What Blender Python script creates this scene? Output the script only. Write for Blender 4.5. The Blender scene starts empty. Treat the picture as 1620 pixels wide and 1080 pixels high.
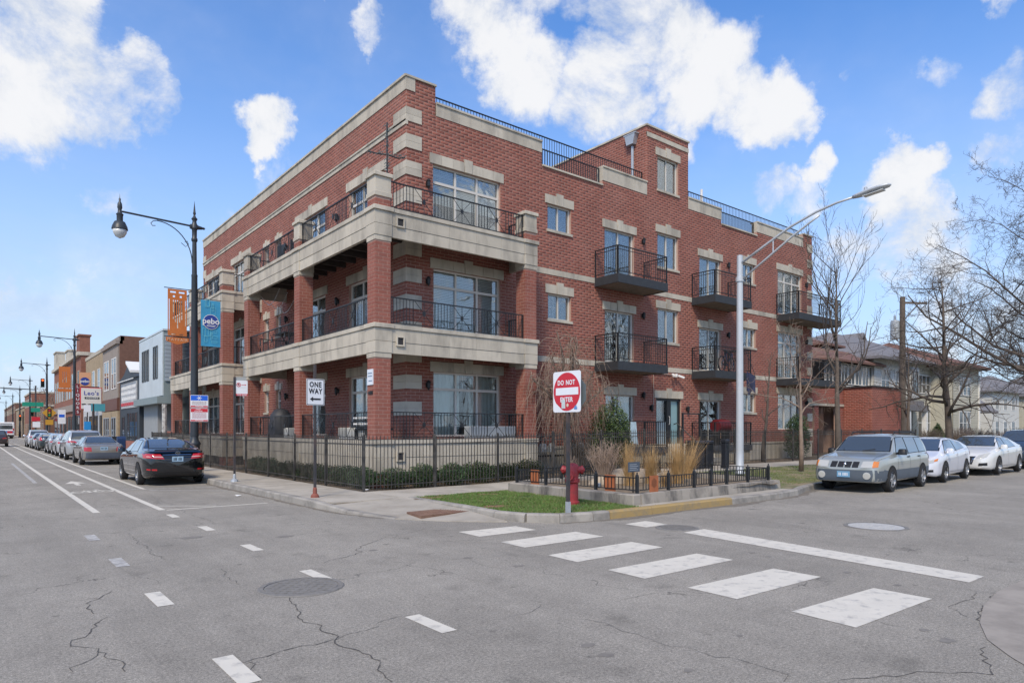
import bpy, bmesh, math, random
import numpy as np
from mathutils import Vector, Matrix, noise
from mathutils.bvhtree import BVHTree
R = math.radians
rng = random.Random(7)
scene = bpy.context.scene
COL = scene.collection

# ------------------------------------------------------------------ camera, sky, sun, exposure
cam_d = bpy.data.cameras.new('camera')
cam = bpy.data.objects.new('camera', cam_d)
COL.objects.link(cam)
cam.location = (0, 0, 1.7)
cam.rotation_euler = (R(90), 0, -R(38.79))
cam_d.sensor_width = 36
cam_d.lens = 36 * 1060 / 1620
cam_d.shift_y = 139 / 1620
cam_d.clip_start = 0.1
cam_d.clip_end = 3000
scene.camera = cam
scene.view_settings.view_transform = 'Standard'
scene.view_settings.look = 'None'
scene.view_settings.exposure = 0.07
scene.view_settings.gamma = 1.0
scene.view_settings.use_curve_mapping = False
scene.cycles.max_bounces = 6
scene.cycles.diffuse_bounces = 3
scene.cycles.glossy_bounces = 3
scene.cycles.transparent_max_bounces = 12
scene.cycles.transmission_bounces = 3
scene.cycles.use_denoising = True

SUN_EL, SUN_AZ = 47, 233          # degrees; azimuth clockwise from +Y
sd = Vector((math.sin(R(SUN_AZ)) * math.cos(R(SUN_EL)), math.cos(R(SUN_AZ)) * math.cos(R(SUN_EL)), math.sin(R(SUN_EL))))
sun_d = bpy.data.lights.new('sun', 'SUN')
sun_d.energy = 3.4
sun_d.angle = R(14)
sun_d.color = (1, 0.86, 0.67)
sun = bpy.data.objects.new('sun', sun_d)
COL.objects.link(sun)
sun.rotation_euler = sd.to_track_quat('Z', 'Y').to_euler()

world = bpy.data.worlds.new('World')
scene.world = world
world.use_nodes = True
nt = world.node_tree
nt.nodes.clear()
def N(t, nt=nt, **kw):
    n = nt.nodes.new(t)
    for k, v in kw.items():
        setattr(n, k, v)
    return n
def math_node(op, a, b=None, c=None, nt=nt, clamp=False):
    n = nt.nodes.new('ShaderNodeMath'); n.operation = op; n.use_clamp = clamp
    for i, v in enumerate((a, b, c)):
        if v is None: continue
        if hasattr(v, 'is_linked'): nt.links.new(v, n.inputs[i])
        else: n.inputs[i].default_value = v
    return n.outputs[0]
def mapr(v, a, b, c, d, nt=nt, smooth=True):
    n = nt.nodes.new('ShaderNodeMapRange')
    if smooth: n.interpolation_type = 'SMOOTHSTEP'
    nt.links.new(v, n.inputs[0])
    for i, x in enumerate((a, b, c, d)): n.inputs[i + 1].default_value = x
    return n.outputs[0]
sky = N('ShaderNodeTexSky', sky_type='NISHITA')
sky.sun_disc = False
sky.sun_elevation = R(SUN_EL)
sky.sun_rotation = R(SUN_AZ)
sky.altitude = 200
sky.air_density = 1.0
sky.dust_density = 0.6
sky.ozone_density = 2.0
geo = N('ShaderNodeTexCoord')
L = nt.links.new
sep = N('ShaderNodeSeparateXYZ'); L(geo.outputs['Generated'], sep.inputs[0])
zc = math_node('MAXIMUM', sep.outputs[2], 0.0)
# cloud layer: noise on a plane seen in perspective
den = math_node('ADD', zc, 0.22)
px_ = math_node('DIVIDE', sep.outputs[0], den)
py_ = math_node('DIVIDE', sep.outputs[1], den)
cmb = N('ShaderNodeCombineXYZ'); L(px_, cmb.inputs[0]); L(py_, cmb.inputs[1])
def noise_tex(vec, scale, detail, rough, dist=0.0, off=(0, 0, 0)):
    mp = N('ShaderNodeMapping'); mp.inputs['Location'].default_value = off
    L(vec, mp.inputs[0])
    n = N('ShaderNodeTexNoise'); n.inputs['Scale'].default_value = scale
    n.inputs['Detail'].default_value = detail; n.inputs['Roughness'].default_value = rough
    n.inputs['Distortion'].default_value = dist
    L(mp.outputs[0], n.inputs['Vector']); return n
n1 = noise_tex(geo.outputs['Generated'], 6.0, 11, 0.66, 0.2)
n2 = noise_tex(cmb.outputs[0], 2.0, 6, 0.55, 0.0, (3.1, 1.7, 0))
nd = noise_tex(geo.outputs['Generated'], 7.0, 7, 0.6, 0.0, (4, 2, 9))
# wobble the direction so that the clouds' outlines are ragged
vs = N('ShaderNodeVectorMath', operation='SUBTRACT'); L(nd.outputs['Color'], vs.inputs[0]); vs.inputs[1].default_value = (.5, .5, .5)
vm = N('ShaderNodeVectorMath', operation='SCALE'); L(vs.outputs[0], vm.inputs[0]); vm.inputs['Scale'].default_value = 0.17
va = N('ShaderNodeVectorMath', operation='ADD'); L(geo.outputs['Generated'], va.inputs[0]); L(vm.outputs[0], va.inputs[1])
vn = N('ShaderNodeVectorMath', operation='NORMALIZE'); L(va.outputs[0], vn.inputs[0])
# the day's clouds: azimuth, elevation, angular radius (degrees), density
CLOUDS = []
def cl(px, py, rpx, w):
    r_, e_ = (px - 822) / 1060., (679 - py + 34) / 1060.
    v = Vector((.6265 + .7794 * r_, .7794 - .6265 * r_, e_))
    CLOUDS.append((v.normalized(), math.atan(rpx / 1060. / v.length * .80), w))
for c_ in ((30, 50, 130, 1), (70, 170, 120, 1), (150, 190, 75, .95), (225, 190, 62, .85), (-60, 120, 160, 1), (90, 10, 80, 1), (265, 200, 34, .7), (0, -80, 140, .9),
           (440, 225, 48, .85), (425, 262, 34, .8), (597, 85, 40, .65), (20, 495, 60, .7), (150, 520, 60, .45), (60, 570, 80, .4),
           (790, 70, 95, .95), (850, 170, 85, .9), (860, -30, 110, .85), (745, 60, 60, .7), (1060, 95, 105, 1), (1130, 150, 110, 1), (960, 190, 95, .95), (1225, 195, 75, .95), (1255, 225, 48, .8), (1190, 95, 48, .6), (960, 15, 70, .7), (1010, 60, 70, .9),
           (1442, 320, 52, .95), (1297, 308, 34, .8), (1600, 160, 68, .85), (1600, 35, 34, .7), (1450, 400, 65, .85), (1400, 450, 70, .8), (1500, 440, 60, .7), (1470, 150, 38, .5), (1390, 170, 26, .4),
           (1230, 350, 50, .75), (1290, 355, 40, .6), (1580, 290, 52, .75), (1105, 270, 34, .5), (1200, 235, 24, .5), (1380, 510, 110, .55), (1560, 500, 120, .5), (210, 350, 50, .5), (340, 365, 48, .55), (1640, 250, 60, .6)):
    cl(*c_)
acc = None
for v, rad, w in CLOUDS:
    d = N('ShaderNodeVectorMath', operation='DOT_PRODUCT'); L(vn.outputs[0], d.inputs[0]); d.inputs[1].default_value = v
    m = mapr(d.outputs['Value'], math.cos(rad * 1.45), math.cos(rad * .45), 0, w)
    acc = m if acc is None else math_node('MAXIMUM', acc, m)
# elsewhere (outside the frame) the same kind of broken cloud
fw = N('ShaderNodeVectorMath', operation='DOT_PRODUCT'); L(geo.outputs['Generated'], fw.inputs[0]); fw.inputs[1].default_value = Vector((.60, .74, .30)).normalized()
outside = mapr(fw.outputs['Value'], .74, .62, 0, 1)
gen = mapr(n2.outputs['Fac'], .46, .60, 0, 1)
gen = math_node('MULTIPLY', gen, outside)
acc = math_node('MAXIMUM', acc, gen)
mask = math_node('ADD', math_node('MULTIPLY', acc, 1.0), math_node('MULTIPLY', math_node('SUBTRACT', n1.outputs['Fac'], .5), 2.9))
mask = mapr(mask, .26, 1.06, 0, .96)
# thin high haze towards the horizon
hz = mapr(sep.outputs[2], -.05, .56, .92, 0.02)
n3 = noise_tex(cmb.outputs[0], 1.3, 5, .6, 0, (7, 3, 0))
veil = math_node('MULTIPLY', mapr(n3.outputs['Fac'], .42, .7, 0, .5), mapr(sep.outputs[2], .05, .4, 1, .25))
mask2 = math_node('MAXIMUM', mask, veil)
n4 = noise_tex(geo.outputs['Generated'], 13.0, 7, .6, .3, (2, 5, 1))
shade = mapr(math_node('ADD', math_node('MULTIPLY', n1.outputs['Fac'], .72), math_node('ADD', math_node('MULTIPLY', n4.outputs['Fac'], .28), math_node('MULTIPLY', acc, .10))), .42, .66, 0, 1)
cc = N('ShaderNodeMix', data_type='RGBA'); L(shade, cc.inputs['Factor'])
cc.inputs['A'].default_value = (5.5, 6.2, 7.3, 1)
cc.inputs['B'].default_value = (9.0, 9.0, 9.1, 1)
tint = N('ShaderNodeMix', data_type='RGBA', blend_type='MULTIPLY'); tint.inputs['Factor'].default_value = 1
L(sky.outputs[0], tint.inputs['A']); tint.inputs['B'].default_value = (0.94, 1.62, 2.35, 1)
mx = N('ShaderNodeMix', data_type='RGBA'); L(mask2, mx.inputs['Factor'])
hm = N('ShaderNodeMix', data_type='RGBA'); L(hz, hm.inputs['Factor']); L(tint.outputs['Result'], hm.inputs['A']); hm.inputs['B'].default_value = (6.3, 7.6, 9.2, 1)
L(hm.outputs['Result'], mx.inputs['A']); L(cc.outputs['Result'], mx.inputs['B'])
bg = N('ShaderNodeBackground'); bg.inputs['Strength'].default_value = 0.1
L(mx.outputs['Result'], bg.inputs['Color'])
wo = N('ShaderNodeOutputWorld'); L(bg.outputs[0], wo.inputs['Surface'])
world.cycles.sampling_method = 'MANUAL'
world.cycles.sample_map_resolution = 512
# ------------------------------------------------------------------ materials
MATS = {}
def mat(name, base, rough=.75, var=.0, vscale=3.0, bump=.0, bscale=40.0, metal=0.0, spec=.5, rnd=0.0, dirt=None, dscale=1.2, damt=.5, streak=1.0, coat=0.0, emit=None, dlo=.45, dhi=.7):
    """principled material: base colour, small-scale value variation, optional stains, per-face or per-object variation, bump"""
    if name in MATS: return MATS[name]
    m = bpy.data.materials.new(name); m.use_nodes = True
    t = m.node_tree; p = t.nodes['Principled BSDF']
    p.inputs['Roughness'].default_value = rough; p.inputs['Metallic'].default_value = metal
    p.inputs['Specular IOR Level'].default_value = spec
    p.inputs['Coat Weight'].default_value = coat; p.inputs['Coat Roughness'].default_value = .04
    base = tuple(base) + (1,)
    p.inputs['Base Color'].default_value = base
    k = t.links.new
    def nn(ty, **kw):
        n = t.nodes.new(ty)
        for a, b in kw.items(): setattr(n, a, b)
        return n
    g = nn('ShaderNodeNewGeometry'); col = None
    def noise_(scale, detail=6, rough_=.6, st=1.0):
        mp = nn('ShaderNodeMapping'); mp.inputs['Scale'].default_value = (1, 1, st)
        k(g.outputs['Position'], mp.inputs[0])
        n = nn('ShaderNodeTexNoise'); n.inputs['Scale'].default_value = scale; n.inputs['Detail'].default_value = detail
        n.inputs['Roughness'].default_value = rough_; k(mp.outputs[0], n.inputs['Vector']); return n.outputs['Fac']
    def mulby(colsock, fac, lo, hi):
        mr = nn('ShaderNodeMapRange'); k(fac, mr.inputs[0]); mr.inputs[1].default_value = .25; mr.inputs[2].default_value = .75
        mr.inputs[3].default_value = lo; mr.inputs[4].default_value = hi
        v = nn('ShaderNodeVectorMath', operation='SCALE')
        if colsock is None: v.inputs[0].default_value = base[:3]
        else: k(colsock, v.inputs[0])
        k(mr.outputs[0], v.inputs['Scale']); return v.outputs[0]
    if var: col = mulby(col, noise_(vscale), 1 - var, 1 + var)
    if rnd:
        at = nn('ShaderNodeAttribute'); at.attribute_name = 'rnd'
        oi = nn('ShaderNodeObjectInfo')
        ad = nn('ShaderNodeMath', operation='ADD'); k(at.outputs['Fac'], ad.inputs[0]); k(oi.outputs['Random'], ad.inputs[1])
        fr = nn('ShaderNodeMath', operation='FRACT'); k(ad.outputs[0], fr.inputs[0])
        mr = nn('ShaderNodeMapRange'); k(fr.outputs[0], mr.inputs[0]); mr.inputs[3].default_value = .25; mr.inputs[4].default_value = .75
        col = mulby(col, mr.outputs[0], 1 - rnd, 1 + rnd)
    if dirt:
        f = noise_(dscale, 9, .65, streak)
        mr = nn('ShaderNodeMapRange'); k(f, mr.inputs[0]); mr.inputs[1].default_value = dlo; mr.inputs[2].default_value = dhi
        mr.inputs[3].default_value = 0; mr.inputs[4].default_value = damt
        mx_ = nn('ShaderNodeMix', data_type='RGBA'); k(mr.outputs[0], mx_.inputs['Factor'])
        if col is None: mx_.inputs['A'].default_value = base
        else: k(col, mx_.inputs['A'])
        mx_.inputs['B'].default_value = tuple(dirt) + (1,); col = mx_.outputs['Result']
    if col is not None: k(col, p.inputs['Base Color'])
    if bump:
        b = nn('ShaderNodeBump'); b.inputs['Strength'].default_value = bump; b.inputs['Distance'].default_value = .01
        k(noise_(bscale, 5, .6), b.inputs['Height']); k(b.outputs[0], p.inputs['Normal'])
    if emit:
        p.inputs['Emission Color'].default_value = tuple(emit[:3]) + (1,); p.inputs['Emission Strength'].default_value = emit[3]
    MATS[name] = m
    return m
def glass_mat(name, tintc, refl=.35, rough=.02, trans=.55, wave=0.0):
    if name in MATS: return MATS[name]
    m = bpy.data.materials.new(name); m.use_nodes = True; t = m.node_tree; t.nodes.clear(); k = t.links.new
    o = t.nodes.new('ShaderNodeOutputMaterial'); gl = t.nodes.new('ShaderNodeBsdfGlossy'); gl.inputs['Roughness'].default_value = rough
    gl.inputs['Color'].default_value = (.95, .97, 1, 1)
    tr = t.nodes.new('ShaderNodeBsdfTransparent'); tr.inputs['Color'].default_value = tuple(tintc) + (1,)
    lw = t.nodes.new('ShaderNodeLayerWeight'); lw.inputs['Blend'].default_value = .35
    mr = t.nodes.new('ShaderNodeMapRange'); k(lw.outputs['Fresnel'], mr.inputs[0]); mr.inputs[3].default_value = refl; mr.inputs[4].default_value = .8
    mx_ = t.nodes.new('ShaderNodeMixShader'); k(mr.outputs[0], mx_.inputs[0]); k(tr.outputs[0], mx_.inputs[1]); k(gl.outputs[0], mx_.inputs[2])
    if wave:
        g = t.nodes.new('ShaderNodeNewGeometry'); n = t.nodes.new('ShaderNodeTexNoise'); n.inputs['Scale'].default_value = 1.7; k(g.outputs['Position'], n.inputs['Vector'])
        b = t.nodes.new('ShaderNodeBump'); b.inputs['Strength'].default_value = wave; b.inputs['Distance'].default_value = .02; k(n.outputs['Fac'], b.inputs['Height']); k(b.outputs[0], gl.inputs['Normal'])
    k(mx_.outputs[0], o.inputs['Surface']); MATS[name] = m
    return m

# ------------------------------------------------------------------ mesh building
class MB:
    """collects shapes; build() links them as one mesh object"""
    def __init__(s): s.v = []; s.f = []; s.m = []; s.cur = 0
    def face(s, *idx): s.f.append(idx); s.m.append(s.cur)
    def quad(s, a, b, c, d):
        i = len(s.v); s.v += [tuple(a), tuple(b), tuple(c), tuple(d)]; s.face(i, i + 1, i + 2, i + 3)
    def poly(s, pts):
        i = len(s.v); s.v += [tuple(p) for p in pts]; s.face(*range(i, i + len(pts)))
    def box(s, x0, x1, y0, y1, z0, z1):
        if x0 > x1: x0, x1 = x1, x0
        if y0 > y1: y0, y1 = y1, y0
        i = len(s.v)
        s.v += [(x0, y0, z0), (x1, y0, z0), (x1, y1, z0), (x0, y1, z0), (x0, y0, z1), (x1, y0, z1), (x1, y1, z1), (x0, y1, z1)]
        for f in ((0, 3, 2, 1), (4, 5, 6, 7), (0, 1, 5, 4), (1, 2, 6, 5), (2, 3, 7, 6), (3, 0, 4, 7)): s.face(*(i + a for a in f))
        return s
    def cbox(s, x0, x1, y0, y1, z0, z1, b=.01):
        """box with chamfered vertical and top edges"""
        if x0 > x1: x0, x1 = x1, x0
        if y0 > y1: y0, y1 = y1, y0
        def ring(d, z): return [(x0 + d, y0 + b, z), (x0 + b, y0 + d, z), (x1 - b, y0 + d, z), (x1 - d, y0 + b, z), (x1 - d, y1 - b, z), (x1 - b, y1 - d, z), (x0 + b, y1 - d, z), (x0 + d, y1 - b, z)]
        i = len(s.v); s.v += ring(0, z0) + ring(0, z1 - b) + ring(b, z1)
        for q in range(2):
            for a in range(8):
                c = (a + 1) % 8; s.face(i + q * 8 + a, i + q * 8 + c, i + q * 8 + 8 + c, i + q * 8 + 8 + a)
        s.face(*range(i + 16, i + 24)); s.face(*range(i + 7, i - 1, -1))
        return s
    def bar(s, p, q, w, h=None, up=(0, 0, 1)):
        """square bar from p to q"""
        p, q = Vector(p), Vector(q); h = h or w; d = (q - p).normalized(); u = Vector(up)
        if abs(d.dot(u)) > .98: u = Vector((1, 0, 0))
        a = d.cross(u).normalized(); b = a.cross(d).normalized(); a *= w / 2; b *= h / 2
        i = len(s.v)
        for e in (p, q): s.v += [tuple(e - a - b), tuple(e + a - b), tuple(e + a + b), tuple(e - a + b)]
        for f in ((0, 1, 2, 3), (7, 6, 5, 4), (0, 4, 5, 1), (1, 5, 6, 2), (2, 6, 7, 3), (3, 7, 4, 0)): s.face(*(i + x for x in f))
        return s
    def tube(s, pts, rad, n=8, cap=True):
        pts = [Vector(p) for p in pts]
        if not hasattr(rad, '__len__'): rad = [rad] * len(pts)
        i0 = len(s.v); prev = None
        for j, p in enumerate(pts):
            d = (pts[min(j + 1, len(pts) - 1)] - pts[max(j - 1, 0)])
            d = d.normalized() if d.length > 1e-9 else Vector((0, 0, 1))
            if prev is None: u = d.orthogonal().normalized()
            else:
                u = prev - d * prev.dot(d); u = u.normalized() if u.length > 1e-6 else d.orthogonal().normalized()
            prev = u; w = d.cross(u)
            for a in range(n):
                t = 2 * math.pi * a / n; s.v.append(tuple(p + (u * math.cos(t) + w * math.sin(t)) * rad[j]))
        for j in range(len(pts) - 1):
            for a in range(n):
                b = (a + 1) % n; s.face(i0 + j * n + a, i0 + j * n + b, i0 + (j + 1) * n + b, i0 + (j + 1) * n + a)
        if cap: s.face(*range(i0 + n - 1, i0 - 1, -1)); s.face(*range(i0 + (len(pts) - 1) * n, i0 + len(pts) * n))
        return s
    def lathe(s, prof, n=16, c=(0, 0, 0), axis='z', cap=True):
        """profile of (radius, height) turned about an axis through c"""
        i0 = len(s.v); c = Vector(c)
        for r, h in prof:
            for a in range(n):
                t = 2 * math.pi * a / n; x, y = r * math.cos(t), r * math.sin(t)
                v = (x, y, h) if axis == 'z' else ((h, x, y) if axis == 'x' else (y, h, x)); s.v.append(tuple(c + Vector(v)))
        for j in range(len(prof) - 1):
            for a in range(n):
                b = (a + 1) % n; s.face(i0 + j * n + a, i0 + j * n + b, i0 + (j + 1) * n + b, i0 + (j + 1) * n + a)
        if cap and prof[0][0] > 1e-4: s.face(*range(i0 + n - 1, i0 - 1, -1))
        if cap and prof[-1][0] > 1e-4: s.face(*range(i0 + (len(prof) - 1) * n, i0 + len(prof) * n))
        return s
    def prism(s, pts, off):
        """planar polygon pushed by the vector off"""
        i = len(s.v); n = len(pts); off = Vector(off); pts = [Vector(p) for p in pts]
        s.v += [tuple(p) for p in pts] + [tuple(p + off) for p in pts]
        s.face(*range(i, i + n)); s.face(*range(i + 2 * n - 1, i + n - 1, -1))
        for a in range(n):
            b = (a + 1) % n; s.face(i + b, i + a, i + n + a, i + n + b)
        return s
    def add(s, o, M=None):
        i = len(s.v)
        s.v += [tuple(M @ Vector(p)) for p in o.v] if M else o.v
        s.f += [tuple(a + i for a in f) for f in o.f]; s.m += o.m
        return s
    def xf(s, M): s.v = [tuple(M @ Vector(p)) for p in s.v]; return s
    def shift(s, d): s.v = [(a + d[0], b + d[1], c + d[2]) for a, b, c in s.v]; return s
    def mesh(s, name, mats, smooth=False, fix=False):
        me = bpy.data.meshes.new(name); me.from_pydata(s.v, [], s.f)
        for m_ in (mats if isinstance(mats, (list, tuple)) else [mats]): me.materials.append(m_)
        if isinstance(mats, (list, tuple)) and len(mats) > 1: me.polygons.foreach_set('material_index', s.m)
        if fix:
            bm = bmesh.new(); bm.from_mesh(me); bmesh.ops.recalc_face_normals(bm, faces=bm.faces[:]); bm.to_mesh(me); bm.free()
        if smooth:
            me.polygons.foreach_set('use_smooth', [True] * len(me.polygons))
            if smooth is not True: me.set_sharp_from_angle(angle=R(smooth))
        me.update(); return me
    def build(s, name, mats, parent=None, smooth=False, kind=None, fix=False, world=True, label=None):
        """world=True: coordinates are in the world, so the parent's place is taken off again"""
        if world and parent is not None:
            l = WLOC.get(parent.name, (0, 0, 0))
            if any(l): s.shift((-l[0], -l[1], -l[2]))
        o = bpy.data.objects.new(name, s.mesh(name, mats, smooth, fix)); COL.objects.link(o)
        if parent is not None:
            o.parent = parent
            if world: WLOC[o.name] = WLOC.get(parent.name, (0, 0, 0))
        if kind: o['kind'] = kind
        if label: o['label'] = label
        return o
WLOC = {}
def tag(o, label, cat, group=None):
    o['label'] = label; o['category'] = cat
    if group: o['group'] = group
    return o
def thing(name, label, cat, loc=(0, 0, 0), rz=0.0, group=None):
    o = bpy.data.objects.new(name, None); COL.objects.link(o); o.location = loc; o.rotation_euler = (0, 0, rz)
    o.empty_display_size = .2
    WLOC[o.name] = tuple(loc); return tag(o, label, cat, group)
def struct(name, mb, m, **kw):
    o = mb.build(name, m, **kw); o['kind'] = 'structure'; return o
def link_piece(name, me, parent, loc=(0, 0, 0), rz=0.0):
    o = bpy.data.objects.new(name, me); COL.objects.link(o); o.parent = parent; o.location = loc; o.rotation_euler = (0, 0, rz); return o
def dup(o, loc, rz=None, label=None, scale=None):
    r = o.copy(); COL.objects.link(r); r.location = loc
    if rz is not None: r.rotation_euler = (0, 0, rz)
    if scale: r.scale = scale
    if label: r['label'] = label
    kids = {}
    for ch in o.children:
        kids.setdefault(o, []).append(ch)
        c = ch.copy(); COL.objects.link(c); c.parent = r
        for g in ch.children:
            d = g.copy(); COL.objects.link(d); d.parent = c
    return r
FONTC = {}
def text_mb(s, size, bold=0.0, ext=.0015, sx=1.0, spacing=1.0):
    """letters as flat meshes in the XZ plane, facing -Y, centred"""
    key = (s, size, bold, ext, sx, spacing)
    if key not in FONTC:
        cu = bpy.data.curves.new('letters', 'FONT'); cu.body = s; cu.size = size; cu.align_x = 'CENTER'; cu.align_y = 'CENTER'
        cu.extrude = ext; cu.offset = bold; cu.resolution_u = 3; cu.space_character = spacing
        ob = bpy.data.objects.new('letters', cu); COL.objects.link(ob)
        me = bpy.data.meshes.new_from_object(ob)
        FONTC[key] = ([(v.co.x * sx, -v.co.z, v.co.y) for v in me.vertices], [tuple(p.vertices) for p in me.polygons])
        bpy.data.objects.remove(ob); bpy.data.curves.remove(cu); bpy.data.meshes.remove(me)
    mb = MB(); v, f = FONTC[key]; mb.v = list(v); mb.f = list(f); mb.m = [0] * len(f)
    return mb
def gz(x, y=15.0):
    """the land north of the side street rises a little to the east and away from the kerb"""
    return min(max((x - 10.5) * .02, 0), .15) * min(max((y - 10.3) / 3, 0), 1)

# brick material and bricks
M_BRICK = mat('brick', (.250, .084, .060), .85, var=.14, vscale=1.3, rnd=.10, bump=.2, bscale=60, dirt=(.38, .19, .15), dscale=.9, damt=.30)
M_MORTAR = mat('mortar', (.42, .275, .22), .9, var=.1, vscale=4)
M_STONE = mat('limestone', (.50, .455, .375), .85, var=.09, vscale=2.0, rnd=.08, bump=.3, bscale=25, dirt=(.16, .145, .125), dscale=1.5, damt=.75, streak=.28, dlo=.47, dhi=.74)
M_BLACK = mat('black_metal', (.014, .016, .019), .45, var=.15, vscale=6)
M_FRAME = mat('window_frame', (.60, .57, .52), .5)
M_WHITE = mat('white_paint', (.75, .75, .74), .5)
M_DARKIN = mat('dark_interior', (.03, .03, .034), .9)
M_GLASS = glass_mat('window_glass', (.86, .89, .88), .07, .01, wave=.25)
M_BLIND = mat('blind', (.78, .80, .80), .8)
M_CURTAIN = mat('curtain', (.68, .70, .67), .9)

def prox(const, axis, sign):
    """maps (u, z, outward d) on a wall plane to the world; axis 'y' = wall at y=const, normal sign*y"""
    if axis == 'y': return lambda u, z, d: (u, const + sign * d, z)
    return lambda u, z, d: (const + sign * d, u, z)
def fbox(mb, P, u0, u1, z0, z1, d0, d1, fn=None):
    """box on a wall plane"""
    a, b = P(u0, z0, d0), P(u1, z1, d1)
    (fn or mb.box)(min(a[0], b[0]), max(a[0], b[0]), min(a[1], b[1]), max(a[1], b[1]), min(a[2], b[2]), max(a[2], b[2]))
    return mb
def cut(lo, hi, z, holes):
    seg = [(lo, hi)]
    for a, b, c, d in holes:
        if c < z < d:
            seg = [q for s0, s1 in seg for q in ((s0, min(s1, a)), (max(s0, b), s1)) if q[1] - q[0] > .015]
    return seg
def brick_mesh(name, P, u0, u1, z0, z1, holes, ch=.1016, bl=.3048, j=.012, proud=.0035, phase=0.0, zoff=0.0):
    """every brick of a wall as a raised block, cut at the openings"""
    rects = []; k0 = int(math.floor((z0 - zoff) / ch)); k = k0
    while k * ch + zoff < z1:
        a, b = k * ch + zoff + j / 2, (k + 1) * ch + zoff - j / 2
        a, b = max(a, z0), min(b, z1)
        if b - a > .012:
            zs = sorted({a, b} | {z for h in holes for z in h[2:4] if a + .012 < z < b - .012})
            for za, zb in zip(zs, zs[1:]):
                for s0, s1 in cut(u0, u1, (za + zb) / 2, holes):
                    st = math.floor((s0 - phase) / bl) * bl + phase + (bl / 2 if k % 2 else 0)
                    while st > s0: st -= bl
                    while st < s1:
                        p, q = max(st + j / 2, s0), min(st + bl - j / 2, s1)
                        if q - p > .012: rects.append((p, q, za, zb))
                        st += bl
        k += 1
    if not rects: return None
    r = np.array(rects); n = len(r); c = .0025
    V = np.zeros((n, 8, 3)); u = (r[:, 0], r[:, 1]); z = (r[:, 2], r[:, 3])
    o = P(0, 0, 0); eu = np.array(P(1, 0, 0)) - o; ez = np.array((0, 0, 1.)); ed = np.array(P(0, 0, 1)) - np.array(o)
    jit = np.random.RandomState(int(abs(u0 * 37 + z0 * 11 + u1 * 3)) + 5).uniform(-.001, .0012, n)
    for i, (a, b) in enumerate(((0, 0), (1, 0), (1, 1), (0, 1))):
        V[:, i] = np.array(o) + u[a][:, None] * eu + z[b][:, None] * ez
        V[:, i + 4] = np.array(o) + (u[a] + (c if a == 0 else -c))[:, None] * eu + (z[b] + (c if b == 0 else -c))[:, None] * ez + (proud + jit)[:, None] * ed
    fl = np.array([(4, 5, 6, 7), (0, 1, 5, 4), (1, 2, 6, 5), (2, 3, 7, 6), (3, 0, 4, 7)])
    if np.dot(np.cross(eu, ez), ed) < 0: fl = fl[:, ::-1]
    F = (np.arange(n)[:, None, None] * 8 + fl[None]).reshape(-1, 4)
    me = bpy.data.meshes.new(name)
    me.vertices.add(n * 8); me.vertices.foreach_set('co', V.reshape(-1))
    me.loops.add(F.size); me.loops.foreach_set('vertex_index', F.reshape(-1).astype(np.int32))
    me.polygons.add(len(F)); me.polygons.foreach_set('loop_start', (np.arange(len(F)) * 4).astype(np.int32))
    at = me.attributes.new('rnd', 'FLOAT', 'FACE')
    at.data.foreach_set('value', np.repeat(np.random.RandomState(n).uniform(0, 1, n), 5).astype(np.float32))
    me.update(calc_edges=True)
    return me
def brickwork(parent, P, u0, u1, z0, z1, holes=(), name='brickwork', m=None, **kw):
    me = brick_mesh(name, P, u0, u1, z0, z1, list(holes), **kw)
    if me is None: return
    me.materials.append(m or M_BRICK)
    l = WLOC.get(parent.name, (0, 0, 0))
    if any(l): me.transform(Matrix.Translation((-l[0], -l[1], -l[2])))
    o = bpy.data.objects.new(name, me); COL.objects.link(o); o.parent = parent; o['kind'] = 'stuff'; return o
def wall_mb(P, u0, u1, z0, z1, holes, th=.30, mb=None):
    """wall slab with real openings: front, back and reveals"""
    mb = mb or MB(); us = sorted({u0, u1} | {h[i] for h in holes for i in (0, 1) if u0 < h[i] < u1}); zs = sorted({z0, z1} | {h[i] for h in holes for i in (2, 3) if z0 < h[i] < z1})
    for a, b in zip(us, us[1:]):
        run = None
        for c, d in zip(zs, zs[1:]):
            hole = any(h[0] <= a + 1e-6 and b <= h[1] + 1e-6 and h[2] <= c + 1e-6 and d <= h[3] + 1e-6 for h in holes)
            if hole:
                if run: fbox(mb, P, a, b, run[0], run[1], -th, 0); run = None
            else: run = (run[0], d) if run else (c, d)
        if run: fbox(mb, P, a, b, run[0], run[1], -th, 0)
    return mb

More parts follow.
